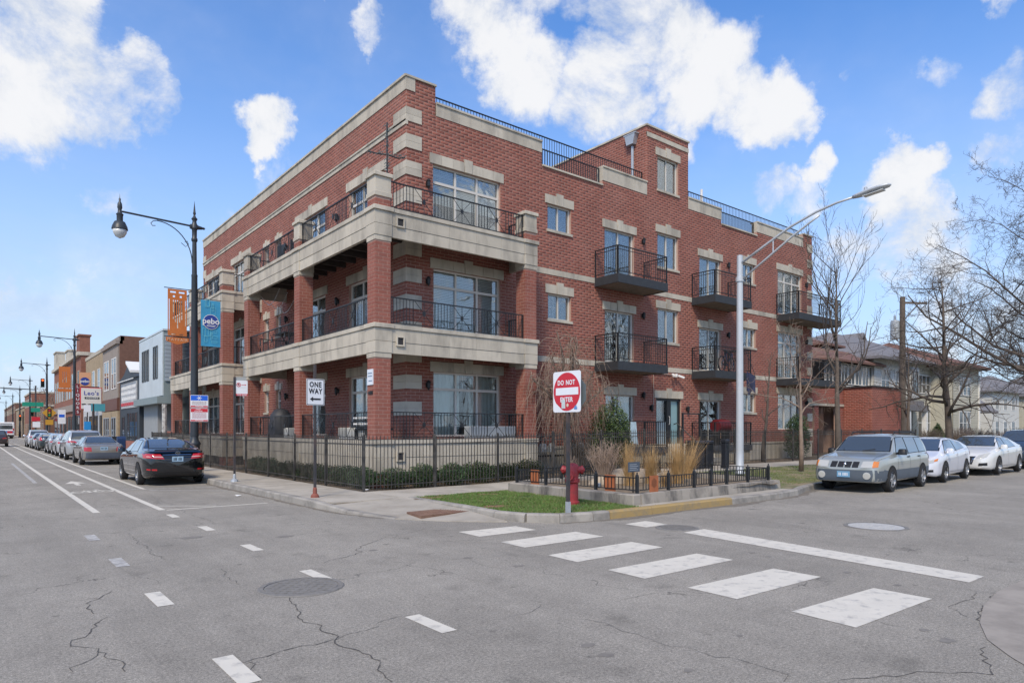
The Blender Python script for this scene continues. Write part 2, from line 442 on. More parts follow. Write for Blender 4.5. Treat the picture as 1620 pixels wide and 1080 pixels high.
def window(parent, P, u0, u1, z0, z1, style='slider', rec=.11, curtain=None, label=None, frame=None, shade=.5):
    """window set back in its opening: frame > panes, curtain or blind, dark room behind"""
    fm = frame or M_FRAME; mb = MB(); fw = .055; panes = []
    fbox(mb, P, u0, u0 + fw, z0, z1, -rec - .06, -rec + .02); fbox(mb, P, u1 - fw, u1, z0, z1, -rec - .06, -rec + .02)
    fbox(mb, P, u0 + fw, u1 - fw, z1 - fw, z1, -rec - .06, -rec + .02); fbox(mb, P, u0 + fw, u1 - fw, z0, z0 + fw, -rec - .06, -rec + .03)
    a, b, c, d = u0 + fw, u1 - fw, z0 + fw, z1 - fw
    def mull(x, c_=c, d_=d, w=.05): fbox(mb, P, x - w / 2, x + w / 2, c_, d_, -rec - .05, -rec + .01)
    def hbar(z, a_=a, b_=b, w=.05): fbox(mb, P, a_, b_, z - w / 2, z + w / 2, -rec - .045, -rec + .012)
    if style == 'slider': mull((a + b) / 2); panes = [(a, (a + b) / 2 - .025, c, d), ((a + b) / 2 + .025, b, c, d)]
    elif style == 'hung': hbar((c + d) / 2); panes = [(a, b, c, (c + d) / 2 - .025), (a, b, (c + d) / 2 + .025, d)]
    elif style == 'plain': panes = [(a, b, c, d)]
    elif style in ('big', 'big2'):
        zt = d - .48; hbar(zt, w=.08); n = 3 if style == 'big' else 2
        xs = [a + (b - a) * i / n for i in range(n + 1)]
        for x in xs[1:-1]: mull(x, w=.07)
        for i in range(n):
            p, q = xs[i] + (.035 if i else 0), xs[i + 1] - (.035 if i < n - 1 else 0)
            panes += [(p, q, zt + .04, d), (p, q, c, zt - .04)]
    elif style == 'grid': 
        xs = [a + (b - a) * i / 2 for i in range(3)]; mull(xs[1]); zm = c + (d - c) * .62; hbar(zm, w=.03); panes = [(a, xs[1] - .025, c, d), (xs[1] + .025, b, c, d)]
    f = mb.build('window', fm, parent)
    if label: f['label'] = label
    for i, (p, q, r_, s_) in enumerate(panes):
        g = MB(); fbox(g, P, p, q, r_, s_, -rec - .03, -rec - .022); g.build('pane', M_GLASS, f)
        if style in ('big', 'slider', 'big2') and i % 2 == 0 or style == 'hung':
            # grille bars inside the glass
            g = MB()
            for k in range(1, 3): x = p + (q - p) * k / 3; fbox(g, P, x - .007, x + .007, r_, s_, -rec - .035, -rec - .031)
            kk = max(1, int((s_ - r_) / .42))
            for k in range(1, kk + 1): z = r_ + (s_ - r_) * k / (kk + 1); fbox(g, P, p, q, z - .007, z + .007, -rec - .0405, -rec - .0365)
            g.build('grille_bar', M_WHITE, f)
    cu = curtain if curtain is not None else rng.choice(['blind', 'curtain', 'half', 'none'])
    if cu in ('blind', 'half', 'vertical'):
        g = MB(); zz = d; zb = c if cu != 'half' else c + (d - c) * .45
        if cu == 'vertical':
            x = a
            while x < b: fbox(g, P, x, x + .075, c, d, -rec - .12 - .012 * (int(x * 40) % 2), -rec - .115); x += .088
            g.build('blind', M_BLIND, f)
        else:
            while zz > zb: fbox(g, P, a, b, zz - .04, zz - .004, -rec - .115, -rec - .10); zz -= .05
            g.build('blind', M_BLIND, f)
    elif cu == 'curtain':
        g = MB()
        for lo, hi in ((a, a + (b - a) * .42), (b - (b - a) * .42, b)):
            n = max(6, int((hi - lo) / .05)); i0 = len(g.v)
            for i in range(n + 1):
                x = lo + (hi - lo) * i / n; dd = -rec - .15 + .03 * math.sin(i * 1.9)
                g.v += [P(x, c, dd), P(x, d, dd)]
            for i in range(n): g.face(i0 + 2 * i, i0 + 2 * i + 2, i0 + 2 * i + 3, i0 + 2 * i + 1)
        g.build('curtain', M_CURTAIN, f)
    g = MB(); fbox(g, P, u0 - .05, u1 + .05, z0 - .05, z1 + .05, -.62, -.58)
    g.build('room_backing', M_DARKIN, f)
    return f
def lintel(parent, P, u0, u1, z, h=.31, key=True, n=2):
    """flat stone lintel in pieces with a keystone"""
    kw = min(.30, (u1 - u0) * .22); c = (u0 + u1) / 2
    segs = []
    for a, b in ((u0, c - kw / 2), (c + kw / 2, u1)):
        for i in range(n): segs.append((a + (b - a) * i / n, a + (b - a) * (i + 1) / n))
    for a, b in segs:
        m_ = MB(); fbox(m_, P, a + .004, b - .004, z, z + h, -.04, .028 + rng.uniform(0, .002)); m_.build('lintel_stone', M_STONE, parent)
    if key:
        m_ = MB(); pts = [P(c - kw / 2 + .02, z - .004, -.04), P(c + kw / 2 - .02, z - .004, -.04), P(c + kw / 2 + .02, z + h + .10, -.04), P(c - kw / 2 - .02, z + h + .10, -.04)]
        o_ = Vector(P(0, 0, 1)) - Vector(P(0, 0, 0)); m_.prism(pts, o_ * .085); m_.build('keystone', M_STONE, parent, fix=True)
def sill(parent, P, u0, u1, z):
    m_ = MB(); fbox(m_, P, u0 - .05, u1 + .05, z - .09, z, -.10, .05); m_.build('window_sill', M_STONE, parent)
def railing(parent, p, q, zb, h=.70, stars=(), step=.105, name='railing', gap=.07, post=True):
    """iron railing from p to q (xy) with X-shaped star panels at the given distances"""
    p, q = Vector((*p, 0)), Vector((*q, 0)); L_ = (q - p).length; d = (q - p) / L_
    f = MB(); z0, z1 = zb + gap, zb + h
    f.bar(p + Vector((0, 0, z1)), q + Vector((0, 0, z1)), .045, .03); f.bar(p + Vector((0, 0, z0)), q + Vector((0, 0, z0)), .03, .022)
    if post:
        for e in (p + d * .015, q - d * .015): f.bar(e + Vector((0, 0, zb)), e + Vector((0, 0, z1 + .01)), .032)
    fr = f.build(name, M_BLACK, parent)
    g = MB(); x = step
    while x < L_ - .03:
        if not any(abs(x - s_) < .36 for s_ in stars): b = p + d * x; g.bar(b + Vector((0, 0, z0)), b + Vector((0, 0, z1)), .014)
        x += step
    g.build('baluster', M_BLACK, fr, kind='stuff')
    for s_ in stars:
        g = MB(); c = p + d * s_; zc_ = (z0 + z1) / 2
        for sg in (-1, 1):
            g.bar(c + d * .33 * sg + Vector((0, 0, z0)), c - d * .33 * sg + Vector((0, 0, z1)), .012)
            g.bar(c + d * .36 * sg + Vector((0, 0, z0)), c + d * .36 * sg + Vector((0, 0, z1)), .014)
        g.bar(c - d * .26 + Vector((0, 0, zc_)), c + d * .26 + Vector((0, 0, zc_)), .011)
        g.bar(c + Vector((0, 0, z0)), c + Vector((0, 0, z1)), .011)
        u = Vector((0, 0, 1)); nrm = d.cross(u)
        pts = [c + Vector((0, 0, zc_)) + d * .055, c + Vector((0, 0, zc_)) + u * .10, c + Vector((0, 0, zc_)) - d * .055, c + Vector((0, 0, zc_)) - u * .10]
        g.prism([t_ - nrm * .012 for t_ in pts], nrm * .024); g.build('star_ornament', M_BLACK, fr, fix=True)
    return fr
# ------------------------------------------------------------------ ground, road, kerbs, pavements
def road_material():
    m = bpy.data.materials.new('asphalt'); m.use_nodes = True; t = m.node_tree; p = t.nodes['Principled BSDF']; k = t.links.new
    p.inputs['Roughness'].default_value = .88; p.inputs['Specular IOR Level'].default_value = .3
    g = t.nodes.new('ShaderNodeNewGeometry')
    def nz(s, d=5, r=.6, sc=(1, 1, 1)):
        mp = t.nodes.new('ShaderNodeMapping'); mp.inputs['Scale'].default_value = sc; k(g.outputs['Position'], mp.inputs[0])
        n = t.nodes.new('ShaderNodeTexNoise'); n.inputs['Scale'].default_value = s; n.inputs['Detail'].default_value = d; n.inputs['Roughness'].default_value = r; k(mp.outputs[0], n.inputs['Vector']); return n.outputs['Fac']
    def mr(v, a, b, c, d):
        n = t.nodes.new('ShaderNodeMapRange'); k(v, n.inputs[0])
        for i, x in enumerate((a, b, c, d)): n.inputs[i + 1].default_value = x
        return n.outputs[0]
    def mul(a, b):
        n = t.nodes.new('ShaderNodeMath'); n.operation = 'MULTIPLY'; k(a, n.inputs[0]); k(b, n.inputs[1]); return n.outputs[0]
    v = mr(nz(.35, 4), .3, .7, .84, 1.15)                                  # broad patches
    v = mul(v, mr(nz(1.3, 6, .7, (1, .10, 1)), .3, .7, .90, 1.10))         # wheel-worn streaks along the main street
    v = mul(v, mr(nz(38, 4, .85), .34, .66, .62, 1.40))                      # aggregate
    v = mul(v, mr(nz(105, 2, .85), .34, .66, .62, 1.38)); v = mul(v, mr(nz(5.5, 6, .7), .3, .7, .90, 1.10))
    st = t.nodes.new('ShaderNodeTexVoronoi'); st.inputs['Scale'].default_value = 110; k(g.outputs['Position'], st.inputs['Vector'])
    spk = mr(st.outputs['Distance'], .05, .35, 1.45, 1.0); v = mul(v, spk)
    # oil marks and damp patches
    v = mul(v, mr(nz(1.6, 5, .55), .60, .72, 1.0, .76)); v = mul(v, mr(nz(4.3, 3, .5), .68, .74, 1.0, .66))
    # hairline cracks, only where a slow noise lets them through
    vo = t.nodes.new('ShaderNodeTexVoronoi'); vo.feature = 'DISTANCE_TO_EDGE'; vo.inputs['Scale'].default_value = .34
    wv = t.nodes.new('ShaderNodeTexNoise'); wv.inputs['Scale'].default_value = 1.3; wv.inputs['Detail'].default_value = 6; k(g.outputs['Position'], wv.inputs['Vector'])
    sc = t.nodes.new('ShaderNodeVectorMath'); sc.operation = 'SCALE'; sc.inputs['Scale'].default_value = 1.6; k(wv.outputs['Color'], sc.inputs[0])
    ad = t.nodes.new('ShaderNodeVectorMath'); ad.operation = 'ADD'; k(g.outputs['Position'], ad.inputs[0]); k(sc.outputs[0], ad.inputs[1]); k(ad.outputs[0], vo.inputs['Vector'])
    line = mr(vo.outputs['Distance'], .0012, .0045, 1, 0)
    gate = mr(nz(.33, 3), .50, .58, 0, 1)
    cr = mul(line, gate)
    inv = mr(cr, 0, 1, 1, .45); v = mul(v, inv)
    co = t.nodes.new('ShaderNodeVectorMath'); co.operation = 'SCALE'; co.inputs[0].default_value = (.262, .243, .212); k(v, co.inputs['Scale']); k(co.outputs[0], p.inputs['Base Color'])
    b = t.nodes.new('ShaderNodeBump'); b.inputs['Strength'].default_value = .5; b.inputs['Distance'].default_value = .006; k(nz(120, 3, .7), b.inputs['Height']); k(b.outputs[0], p.inputs['Normal'])
    return m
M_ROAD = road_material()
M_CONC = mat('concrete_pavement', (.40, .365, .31), .9, var=.10, vscale=1.2, rnd=.05, bump=.35, bscale=45, dirt=(.21, .185, .15), dscale=1.1, damt=.75)
M_KERB = mat('kerb_concrete', (.31, .29, .26), .9, var=.15, vscale=2, rnd=.08, bump=.4, bscale=30, dirt=(.10, .095, .09), dscale=2.2, damt=.7)
M_YELLOW = mat('yellow_kerb_paint', (.36, .25, .10), .8, var=.12, vscale=5, dirt=(.20, .17, .12), dscale=5, damt=.8)
M_SOIL = mat('soil', (.15, .115, .08), .95, var=.3, vscale=5, bump=.8, bscale=30)
M_PAINT = mat('road_paint', (.62, .585, .51), .7, var=.07, vscale=3, bump=.3, bscale=90, dirt=(.29, .28, .265), dscale=7, damt=.8, dlo=.52, dhi=.72)
M_PAINTW = mat('worn_road_paint', (.46, .45, .43), .8, var=.1, vscale=6, dirt=(.25, .24, .23), dscale=9, damt=1, dlo=.42, dhi=.62)
M_LAWN = mat('lawn_ground', (.06, .10, .025), .95, var=.35, vscale=7, dirt=(.19, .14, .08), dscale=1.9, damt=.95, dlo=.46, dhi=.62)
M_LAWN2 = mat('dry_lawn_ground', (.10, .125, .045), .95, var=.3, vscale=8, dirt=(.25, .20, .13), dscale=1.1, damt=.95, dlo=.40, dhi=.60)

g = MB(); g.quad((-900, -900, -.12), (1500, -900, -.12), (1500, 1500, -.12), (-900, 1500, -.12))
struct('ground', g, mat('far_ground', (.13, .125, .10), .95, var=.2, vscale=.02))
g = MB(); xs = [-16, 0, 10.5, 14, 18, 30, 170]
for a, b in zip(xs, xs[1:]):
    g.quad((a, -90, 0), (b, -90, 0), (b, 420, 0), (a, 420, 0))
struct('road', g, M_ROAD)

def slab(mb, pts, zf, th=.16):
    """flat polygon with thickness whose top follows zf"""
    n = len(pts); i = len(mb.v)
    mb.v += [(x, y, zf(x, y)) for x, y in pts] + [(x, y, zf(x, y) - th) for x, y in pts]
    mb.face(*range(i, i + n)); mb.face(*range(i + 2 * n - 1, i + n - 1, -1))
    for a in range(n): b = (a + 1) % n; mb.face(i + b, i + a, i + n + a, i + n + b)
# pavement along the main street, slab by slab
par_m = MB().box(5.95, 8.3, 15.0, 15.05, -.1, -.05)
pm = struct('pavement', par_m, M_CONC)
def panel_row(x0, x1, y0, y1, nx, ny, z=None, parent=pm, skip=None):
    """concrete pavement slabs with tooled joints"""
    for i in range(nx):
        for j in range(ny):
            a, b = x0 + (x1 - x0) * i / nx + .006, x0 + (x1 - x0) * (i + 1) / nx - .006
            c, d = y0 + (y1 - y0) * j / ny + .006, y0 + (y1 - y0) * (j + 1) / ny - .006
            t = rng.uniform(-.002, .002); m_ = MB(); slab(m_, [(a, c), (b, c), (b, d), (a, d)], lambda x, y: gz(x) + .15 + t, .10)
            m_.build('paving_slab', M_CONC, parent)
panel_row(5.93, 7.55, 13.45, 44.2, 1, 19)
m_ = MB(); slab(m_, [(5.93, 44.2), (8.2, 44.2), (8.2, 330), (5.93, 330)], lambda x, y: .15, .2); struct('far_pavement', m_, M_CONC)
panel_row(7.58, 37.0, 13.45, 15.30, 18, 1)
m_ = MB(); slab(m_, [(37, 13.45), (120, 13.45), (120, 15.3), (37, 15.3)], lambda x, y: .30, .2); struct('side_pavement', m_, M_CONC)
# base under slabs and yards
m_ = MB(); slab(m_, [(5.93, 13.45), (7.9, 13.45), (7.9, 330), (5.93, 330)], lambda x, y: .125, .2); struct('pavement_bed', m_, M_SOIL)
def strip(name, xa, xb, ya, yb, dz, m):
    g = MB(); xs_ = [x for x in (10.5, 12, 14, 16, 18) if xa < x < xb]; xs_ = [xa] + xs_ + [xb]
    for a, b in zip(xs_, xs_[1:]): g.quad((a, ya, gz(a) + dz), (b, ya, gz(b) + dz), (b, yb, gz(b) + dz), (a, yb, gz(a) + dz))
    return struct(name, g, m)
strip('pavement_bed_side', 7.9, 37, 13.3, 15.32, .125, M_SOIL)
strip('yard_soil', 7.62, 47.5, 15.32, 45, .115, M_SOIL)
strip('house_yard', 47.5, 130, 15.3, 40, .20, M_LAWN2)
# ramp at the corner
rp = [(5.80, 14.4, .15), (7.75, 13.5, .15), (7.75, 11.3, .09), (7.62, 9.62, .022), (6.9, 10.3, .012), (6.22, 11.3, .012), (5.88, 12.7, .07)]
m_ = MB(); i = len(m_.v); m_.v += [p_ for p_ in rp] + [(a, b, -.1) for a, b, c in rp]; n_ = len(rp)
cx_, cy_ = 6.9, 11.8; m_.v.append((cx_, cy_, .055))
for a in range(n_): m_.face(a, (a + 1) % n_, 2 * n_); m_.face((a + 1) % n_, a, a + n_, (a + 1) % n_ + n_)
struct('corner_ramp', m_, M_CONC, fix=True)
# kerbs: separate stones of cast concrete
def kerb(pts, hf, m=M_KERB, w=.16, seg=2.4, side=1):
    """kerb stones following a polyline; hf(x,y) = top height above the road"""
    ob = MB(); ob.box(pts[0][0], pts[0][0] + .02, pts[0][1], pts[0][1] + .02, -.1, -.08); root = struct('kerb', ob, m)
    P_ = [Vector((*p, 0)) for p in pts]; nrm = []
    for i, p in enumerate(P_):
        d = (P_[min(i + 1, len(P_) - 1)] - P_[max(i - 1, 0)]).normalized(); nrm.append(Vector((d.y, -d.x, 0)) * side)
    for i in range(len(P_) - 1):
        a, b = P_[i], P_[i + 1]; L_ = (b - a).length; n = max(1, round(L_ / seg))
        for j in range(n):
            t0, t1 = j / n, (j + 1) / n; g0 = .005 / L_
            q = [a.lerp(b, t0 + g0), a.lerp(b, t1 - g0)]; nn_ = [nrm[i].lerp(nrm[i + 1], t0), nrm[i].lerp(nrm[i + 1], t1)]
            mb = MB(); rows = []
            for e, nv in zip(q, nn_):
                zt = hf(e.x, e.y); zb = -.1
                rows.append([(e - nv * w / 2, zb), (e - nv * w / 2, zt - .0), (e + nv * (w / 2 - .03), zt), (e + nv * w / 2, zt - .03), (e + nv * (w / 2 + .02), zb)])
            k0 = len(mb.v)
            for r_ in rows: mb.v += [(c.x, c.y, z) for c, z in r_]
            for c in range(5): d = (c + 1) % 5; mb.face(k0 + c, k0 + d, k0 + 5 + d, k0 + 5 + c)
            mb.face(k0 + 4, k0 + 3, k0 + 2, k0 + 1, k0); mb.face(k0 + 5, k0 + 6, k0 + 7, k0 + 8, k0 + 9)
            mb.build('kerb_stone', m, root, fix=True)
    return root
kerb([(5.83, 60), (5.83, 44), (5.83, 30), (5.83, 20), (5.83, 14.2), (5.92, 12.6), (6.28, 11.3)], lambda x, y: .155 if y > 14 else max(.02, .155 - (14.2 - y) * .05), side=1)
m_ = MB(); m_.box(5.75, 5.93, 60, 330, -.05, .15); struct('far_kerb', m_, M_KERB)
kerb([(7.83, 13.5), (7.83, 11.3), (7.76, 10.1), (7.95, 9.45)], lambda x, y: .155, side=1, seg=1.7)
kerb([(7.95, 9.45), (8.35, 9.02), (9.0, 8.85), (9.4, 8.81)], lambda x, y: .16, side=1, seg=.9)
kerb([(9.4, 8.81), (10.6, 8.79), (13.4, 8.79)], lambda x, y: .155, M_YELLOW, side=1, seg=2)
kerb([(13.4, 8.79), (15.4, 8.80), (16.6, 8.95), (17.6, 9.3), (18.8, 9.6), (21, 9.9), (45, 9.95), (110, 9.95)], lambda x, y: .15, side=1, seg=2.6)
# concrete strip between the planter and the yellow kerb
m_ = MB(); slab(m_, [(10.2, 8.86), (13.4, 8.86), (15.4, 8.87), (16.75, 9.1), (16.6, 9.3), (10.6, 9.12)], lambda x, y: .148, .1); struct('kerb_apron', m_, M_CONC, fix=True)
# lawns
m_ = MB(); m_.poly([(7.9, 13.42, .135), (7.9, 10.2, .135), (8.1, 9.5, .135), (8.5, 9.1, .135), (9.4, 8.88, .135), (10.6, 8.86, .137), (10.9, 9.1, .14), (10.62, 13.42, .14)])
struct('corner_lawn', m_, M_LAWN)
g = MB()
for a, b in ((16.4, 18), (18, 24), (24, 110)):
    ys_ = [9.05 if a < 17 else 9.5, 10.3, 11.3, 12.3, 13.45]; yt_ = [9.5 if a < 20 else 9.9, 10.3, 11.3, 12.3, 13.45]
    for j in range(4): g.quad((a, ys_[j], gz(a, ys_[j]) + .14), (b, yt_[j], gz(b, yt_[j]) + .14), (b, yt_[j + 1], gz(b, yt_[j + 1]) + .14), (a, ys_[j + 1], gz(a, ys_[j + 1]) + .14))
struct('verge_lawn', g, M_LAWN2)
# grass blades
def blades(name, pts, n, h, m, wz, dens=None, bare=()):
    """grass as one mass: many single blades"""
    xs_ = [p[0] for p in pts]; ys_ = [p[1] for p in pts]; r_ = random.Random(3)
    def inside(x, y):
        c = False; j = len(pts) - 1
        for i in range(len(pts)):
            if (pts[i][1] > y) != (pts[j][1] > y) and x < (pts[j][0] - pts[i][0]) * (y - pts[i][1]) / (pts[j][1] - pts[i][1]) + pts[i][0]: c = not c
            j = i
        return c
    mb = MB(); k = 0
    while k < n:
        x, y = r_.uniform(min(xs_), max(xs_)), r_.uniform(min(ys_), max(ys_))
        if not inside(x, y): continue
        d_ = noise.noise(Vector((x * 1.3, y * 1.3, 3)))
        if any(math.hypot(x - a0, (y - b0) * 1.6) < r0_ * (1 + .5 * noise.noise(Vector((x * 5, y * 5, 1)))) for a0, b0, r0_ in bare) and r_.random() < .9: k += .2; continue
        if dens and d_ < dens and r_.random() < .75: k += .4; continue
        k += 1; z = gz(x, y) + wz; a = r_.uniform(0, 6.28); hh = h * r_.uniform(.5, 1.25); w = .0065; lx, ly = r_.uniform(-.03, .03), r_.uniform(-.03, .03)
        i = len(mb.v); mb.v += [(x - w * math.cos(a), y - w * math.sin(a), z), (x + w * math.cos(a), y + w * math.sin(a), z), (x + lx, y + ly, z + hh)]; mb.cur = 0 if r_.random() < .8 else 1
        mb.face(i, i + 1, i + 2)
    return mb.build(name, [m, mat('straw_blade', (.22, .18, .09), .8)], kind='stuff')
M_BLADE = mat('grass_blade', (.10, .19, .032), .6, var=.3, vscale=2)
M_BLADE2 = mat('dry_grass_blade', (.12, .18, .045), .7, var=.35, vscale=2)
blades('grass', [(7.90, 13.42), (7.89, 10.2), (8.08, 9.5), (8.47, 9.06), (9.4, 8.86), (10.45, 8.86), (10.56, 13.42)], 60000, .042, M_BLADE, .135, dens=-.10, bare=((8.25, 10.8, .34), (8.1, 13.1, .45), (8.6, 9.15, .28), (9.6, 12.9, .4), (9.3, 9.05, .22), (9.9, 11.9, .25)))
for x_, y_, r_b in ((8.25, 10.8, .30), (8.1, 13.05, .35), (9.6, 12.9, .3)):
    m_ = MB(); m_.poly([(x_ + r_b * math.cos(a * .524) * (1 + .3 * math.sin(a * 2.3)), y_ + r_b * .65 * math.sin(a * .524) * (1 + .3 * math.cos(a * 1.7)), .1425) for a in range(12)]); struct('bare_soil_patch', m_, mat('bare_soil', (.20, .11, .06), .95, var=.3, vscale=9, bump=.6, bscale=30))
blades('dry_grass', [(16.7, 9.7), (21, 10.1), (26, 10.1), (26, 13.4), (16.7, 13.4)], 16000, .05, M_BLADE2, .13, dens=.05)

# road markings, 4 mm proud of the asphalt
def marking(name, pts, m=M_PAINT):
    g = MB(); g.poly([(x, y, .004) for x, y in pts]); return struct(name, g, m)
for q in ([(6.27, 9.22), (6.25, 8.6), (7.42, 8.58), (7.42, 9.14)], [(6.2, 7.99), (6.18, 7.40), (7.80, 7.38), (7.8, 8.02)], [(6.05, 6.76), (6.03, 6.17), (7.75, 6.17), (7.75, 6.76)],
          [(5.98, 5.59), (5.96, 5.0), (7.72, 5.0), (7.72, 5.57)], [(5.98, 4.43), (5.96, 3.82), (7.62, 3.79), (7.62, 4.38)], [(5.95, 3.24), (5.9, 2.63), (7.5, 2.6), (7.52, 3.17)], [(9.12, 8.1), (9.1, 7.6), (9.66, 7.58), (9.75, 8.15)]):
    marking('crosswalk_stripe', q)
marking('stop_line', [(8.62, 2.62), (9.12, 2.62), (9.72, 6.86), (9.12, 6.84)])
def line(name, a, b, w, m=M_PAINT):
    d = Vector((b[0] - a[0], b[1] - a[1], 0)).normalized(); n = Vector((-d.y, d.x, 0)) * w / 2
    marking(name, [(a[0] - n.x, a[1] - n.y), (b[0] - n.x, b[1] - n.y), (b[0] + n.x, b[1] + n.y), (a[0] + n.x, a[1] + n.y)], m)
line('lane_line', (1.96, 15.95), (1.98, 95), .13)
line('lane_line', (3.10, 15.62), (3.10, 95), .13)
line('parking_line', (3.78, 21.3), (3.78, 100), .11)
line('parking_line', (3.17, 15.55), (5.3, 15.62), .10)
line('parking_line', (3.17, 16.55), (4.2, 15.72), .08)
line('parking_line', (3.17, 21.7), (5.5, 20.9), .09, M_PAINTW); line('parking_line', (3.84, 20.95), (5.5, 19.4), .09, M_PAINTW)
line('parking_line', (3.17, 26.5), (5.6, 26.45), .09, M_PAINTW); line('parking_line', (3.84, 33), (5.6, 32.9), .09, M_PAINTW)
line('worn_lane_line', (1.53, 26), (1.5, 42), .11, M_PAINTW)
for y in (11.95, 9.55, 7.25, 4.72): line('dashed_line', (3.12, y + .62), (3.12, y), .15)
line('dashed_line', (3.06, 14.75), (3.06, 14.15), .14)
for y, m_ in ((7.13, M_PAINT), (9.5, M_PAINTW), (12.0, M_PAINTW), (4.6, M_PAINT)): line('dashed_line', (1.45, y + .66), (1.45, y), .15, m_)
# bicycle symbol and arrow
def ring(c, r, w=.05, n=20):
    g = MB()
    for i in range(n):
        a, b = 2 * math.pi * i / n, 2 * math.pi * (i + 1) / n
        pt = lambda t, rr: (c[0] + rr * math.cos(t), c[1] + 1.0 * rr * math.sin(t), .004)
        g.quad(pt(a, r - w), pt(a, r + w), pt(b, r + w), pt(b, r - w))
    return g
b = ring((2.27, 21.4), .23); b.add(ring((2.80, 21.4), .23))
def seg(g, p, q, w=.07):
    d = Vector((q[0] - p[0], q[1] - p[1], 0)).normalized(); n = Vector((-d.y, d.x, 0)) * w / 2
    g.quad((p[0] - n.x, p[1] - n.y, .0045), (q[0] - n.x, q[1] - n.y, .0045), (q[0] + n.x, q[1] + n.y, .0045), (p[0] + n.x, p[1] + n.y, .0045))
for p_, q_ in (((2.27, 21.4), (2.42, 21.85)), ((2.42, 21.85), (2.70, 21.9)), ((2.42, 21.85), (2.52, 21.4)), ((2.52, 21.4), (2.70, 21.9)), ((2.27, 21.4), (2.52, 21.4)), ((2.80, 21.4), (2.67, 22.1)), ((2.60, 22.1), (2.76, 22.12)), ((2.40, 21.98), (2.40, 21.85))): seg(b, p_, q_)
struct('bicycle_symbol', b, M_PAINT)
m_ = MB(); m_.poly([(2.44, 24.1, .004), (2.56, 24.1, .004), (2.56, 25.0, .004), (2.44, 25.0, .004)]); m_.poly([(2.22, 25.0, .004), (2.78, 25.0, .004), (2.50, 26.2, .004)]); struct('arrow_marking', m_, M_PAINT)

# cracks followed by eye in the asphalt
M_CRACK = mat('crack', (.085, .08, .075), .95)
def crack(pts, w=.012, seed=1):
    r_ = random.Random(seed); P_ = [Vector((*p, 0)) for p in pts]; out = []
    for a, b in zip(P_, P_[1:]):
        n = max(2, int((b - a).length / .07)); d = (b - a).normalized(); nn_ = Vector((-d.y, d.x, 0)); off = 0
        for i in range(n): off += r_.uniform(-.045, .045); off *= .88; out.append(a.lerp(b, i / n) + nn_ * off)
    out.append(P_[-1]); g = MB()
    for i in range(len(out) - 1):
        a, b = out[i], out[i + 1]; d = (b - a).normalized(); nn_ = Vector((-d.y, d.x, 0)); w0, w1 = w * r_.uniform(.15, .8) / 2, w * r_.uniform(.15, .8) / 2
        g.quad((*(a - nn_ * w0).xy, .003), (*(a + nn_ * w0).xy, .003), (*(b + nn_ * w1).xy, .003), (*(b - nn_ * w1).xy, .003))
    struct('road_crack', g, M_CRACK)
def gp(x, y):
    """a point of the road under a point of the photograph (used once, to copy the cracks' courses)"""
    t = 1.7 * 1060 / (y - 679); r_ = (x - 810) / 1060; return ((.6265 + .7794 * r_) * t, (.7794 - .6265 * r_) * t)
for i, (pts, w) in enumerate([([(448, 942), (470, 962), (468, 978), (500, 995), (530, 1012), (560, 1030), (600, 1052), (620, 1078)], .02), ([(530, 1012), (480, 1022), (420, 1037), (385, 1048)], .018),
        ([(385, 1048), (408, 1078)], .012), ([(180, 935), (150, 950), (148, 970)], .016), ([(175, 975), (160, 990), (118, 1012), (112, 1022)], .018), ([(112, 1022), (150, 1032), (190, 1052), (198, 1062)], .014), ([(150, 1032), (120, 1055), (115, 1062)], .012),
        ([(610, 850), (570, 872), (530, 885), (512, 890)], .016), ([(690, 832), (640, 845), (610, 850)], .012), ([(205, 843), (240, 870), (262, 884)], .012), ([(262, 884), (205, 893)], .01),
        ([(235, 782), (300, 812), (345, 828)], .012), ([(530, 1012), (600, 985), (650, 973)], .01), ([(925, 978), (1000, 1000), (1080, 1024), (1150, 1040), (1240, 1078)], .008),
        ([(1555, 990), (1550, 968), (1570, 945), (1600, 928)], .022), ([(1550, 1022), (1560, 1050), (1540, 1065), (1380, 1068), (1330, 1075)], .016), ([(1130, 810), (1250, 832), (1330, 848)], .008), ([(1165, 815), (1300, 840), (1480, 842), (1600, 828)], .008),
        ([(800, 975), (830, 970), (856, 955)], .008), ([(1540, 935), (1515, 965), (1530, 975)], .012), ([(345, 900), (348, 912), (380, 925)], .012)]):
    crack([gp(*p_) for p_ in pts], w, i)
# concrete apron at the right-hand corner of the side street
pts_ = [gp(*p_) for p_ in ((1625, 915), (1578, 936), (1556, 958), (1550, 985), (1562, 1012), (1600, 1040), (1660, 1075))]
m_ = MB(); m_.poly([(x, y, .006) for x, y in pts_ + [(8.3, -3), (16, -3), (16, 1.6)]]); struct('corner_apron', m_, mat('apron_concrete', (.30, .27, .235), .9, var=.15, vscale=2, dirt=(.17, .15, .13), dscale=3, damt=.6))
kerb([(110, 1.35), (40, 1.35), (16, 1.35), (12, 1.33), (9.75, .58), (8.97, -.9), (8.95, -5), (8.95, -40)], lambda x, y: .15, side=-1, seg=2.5)
m_ = MB(); slab(m_, [(150, 1.25), (12, 1.25), (9.8, .5), (9.05, -.9), (9.05, -80), (11, -80), (11, -.5), (150, -.5)], lambda x, y: .14, .2); struct('south_pavement', m_, M_CONC, fix=True)
m_ = MB(); m_.quad((11, -80, .13), (150, -80, .13), (150, -.5, .13), (11, -.5, .13)); struct('south_lawn', m_, M_LAWN2)
m_ = MB(); slab(m_, [(-13, -80), (-10, -80), (-10, 330), (-13, 330)], lambda x, y: .15, .2); struct('west_pavement', m_, M_CONC)

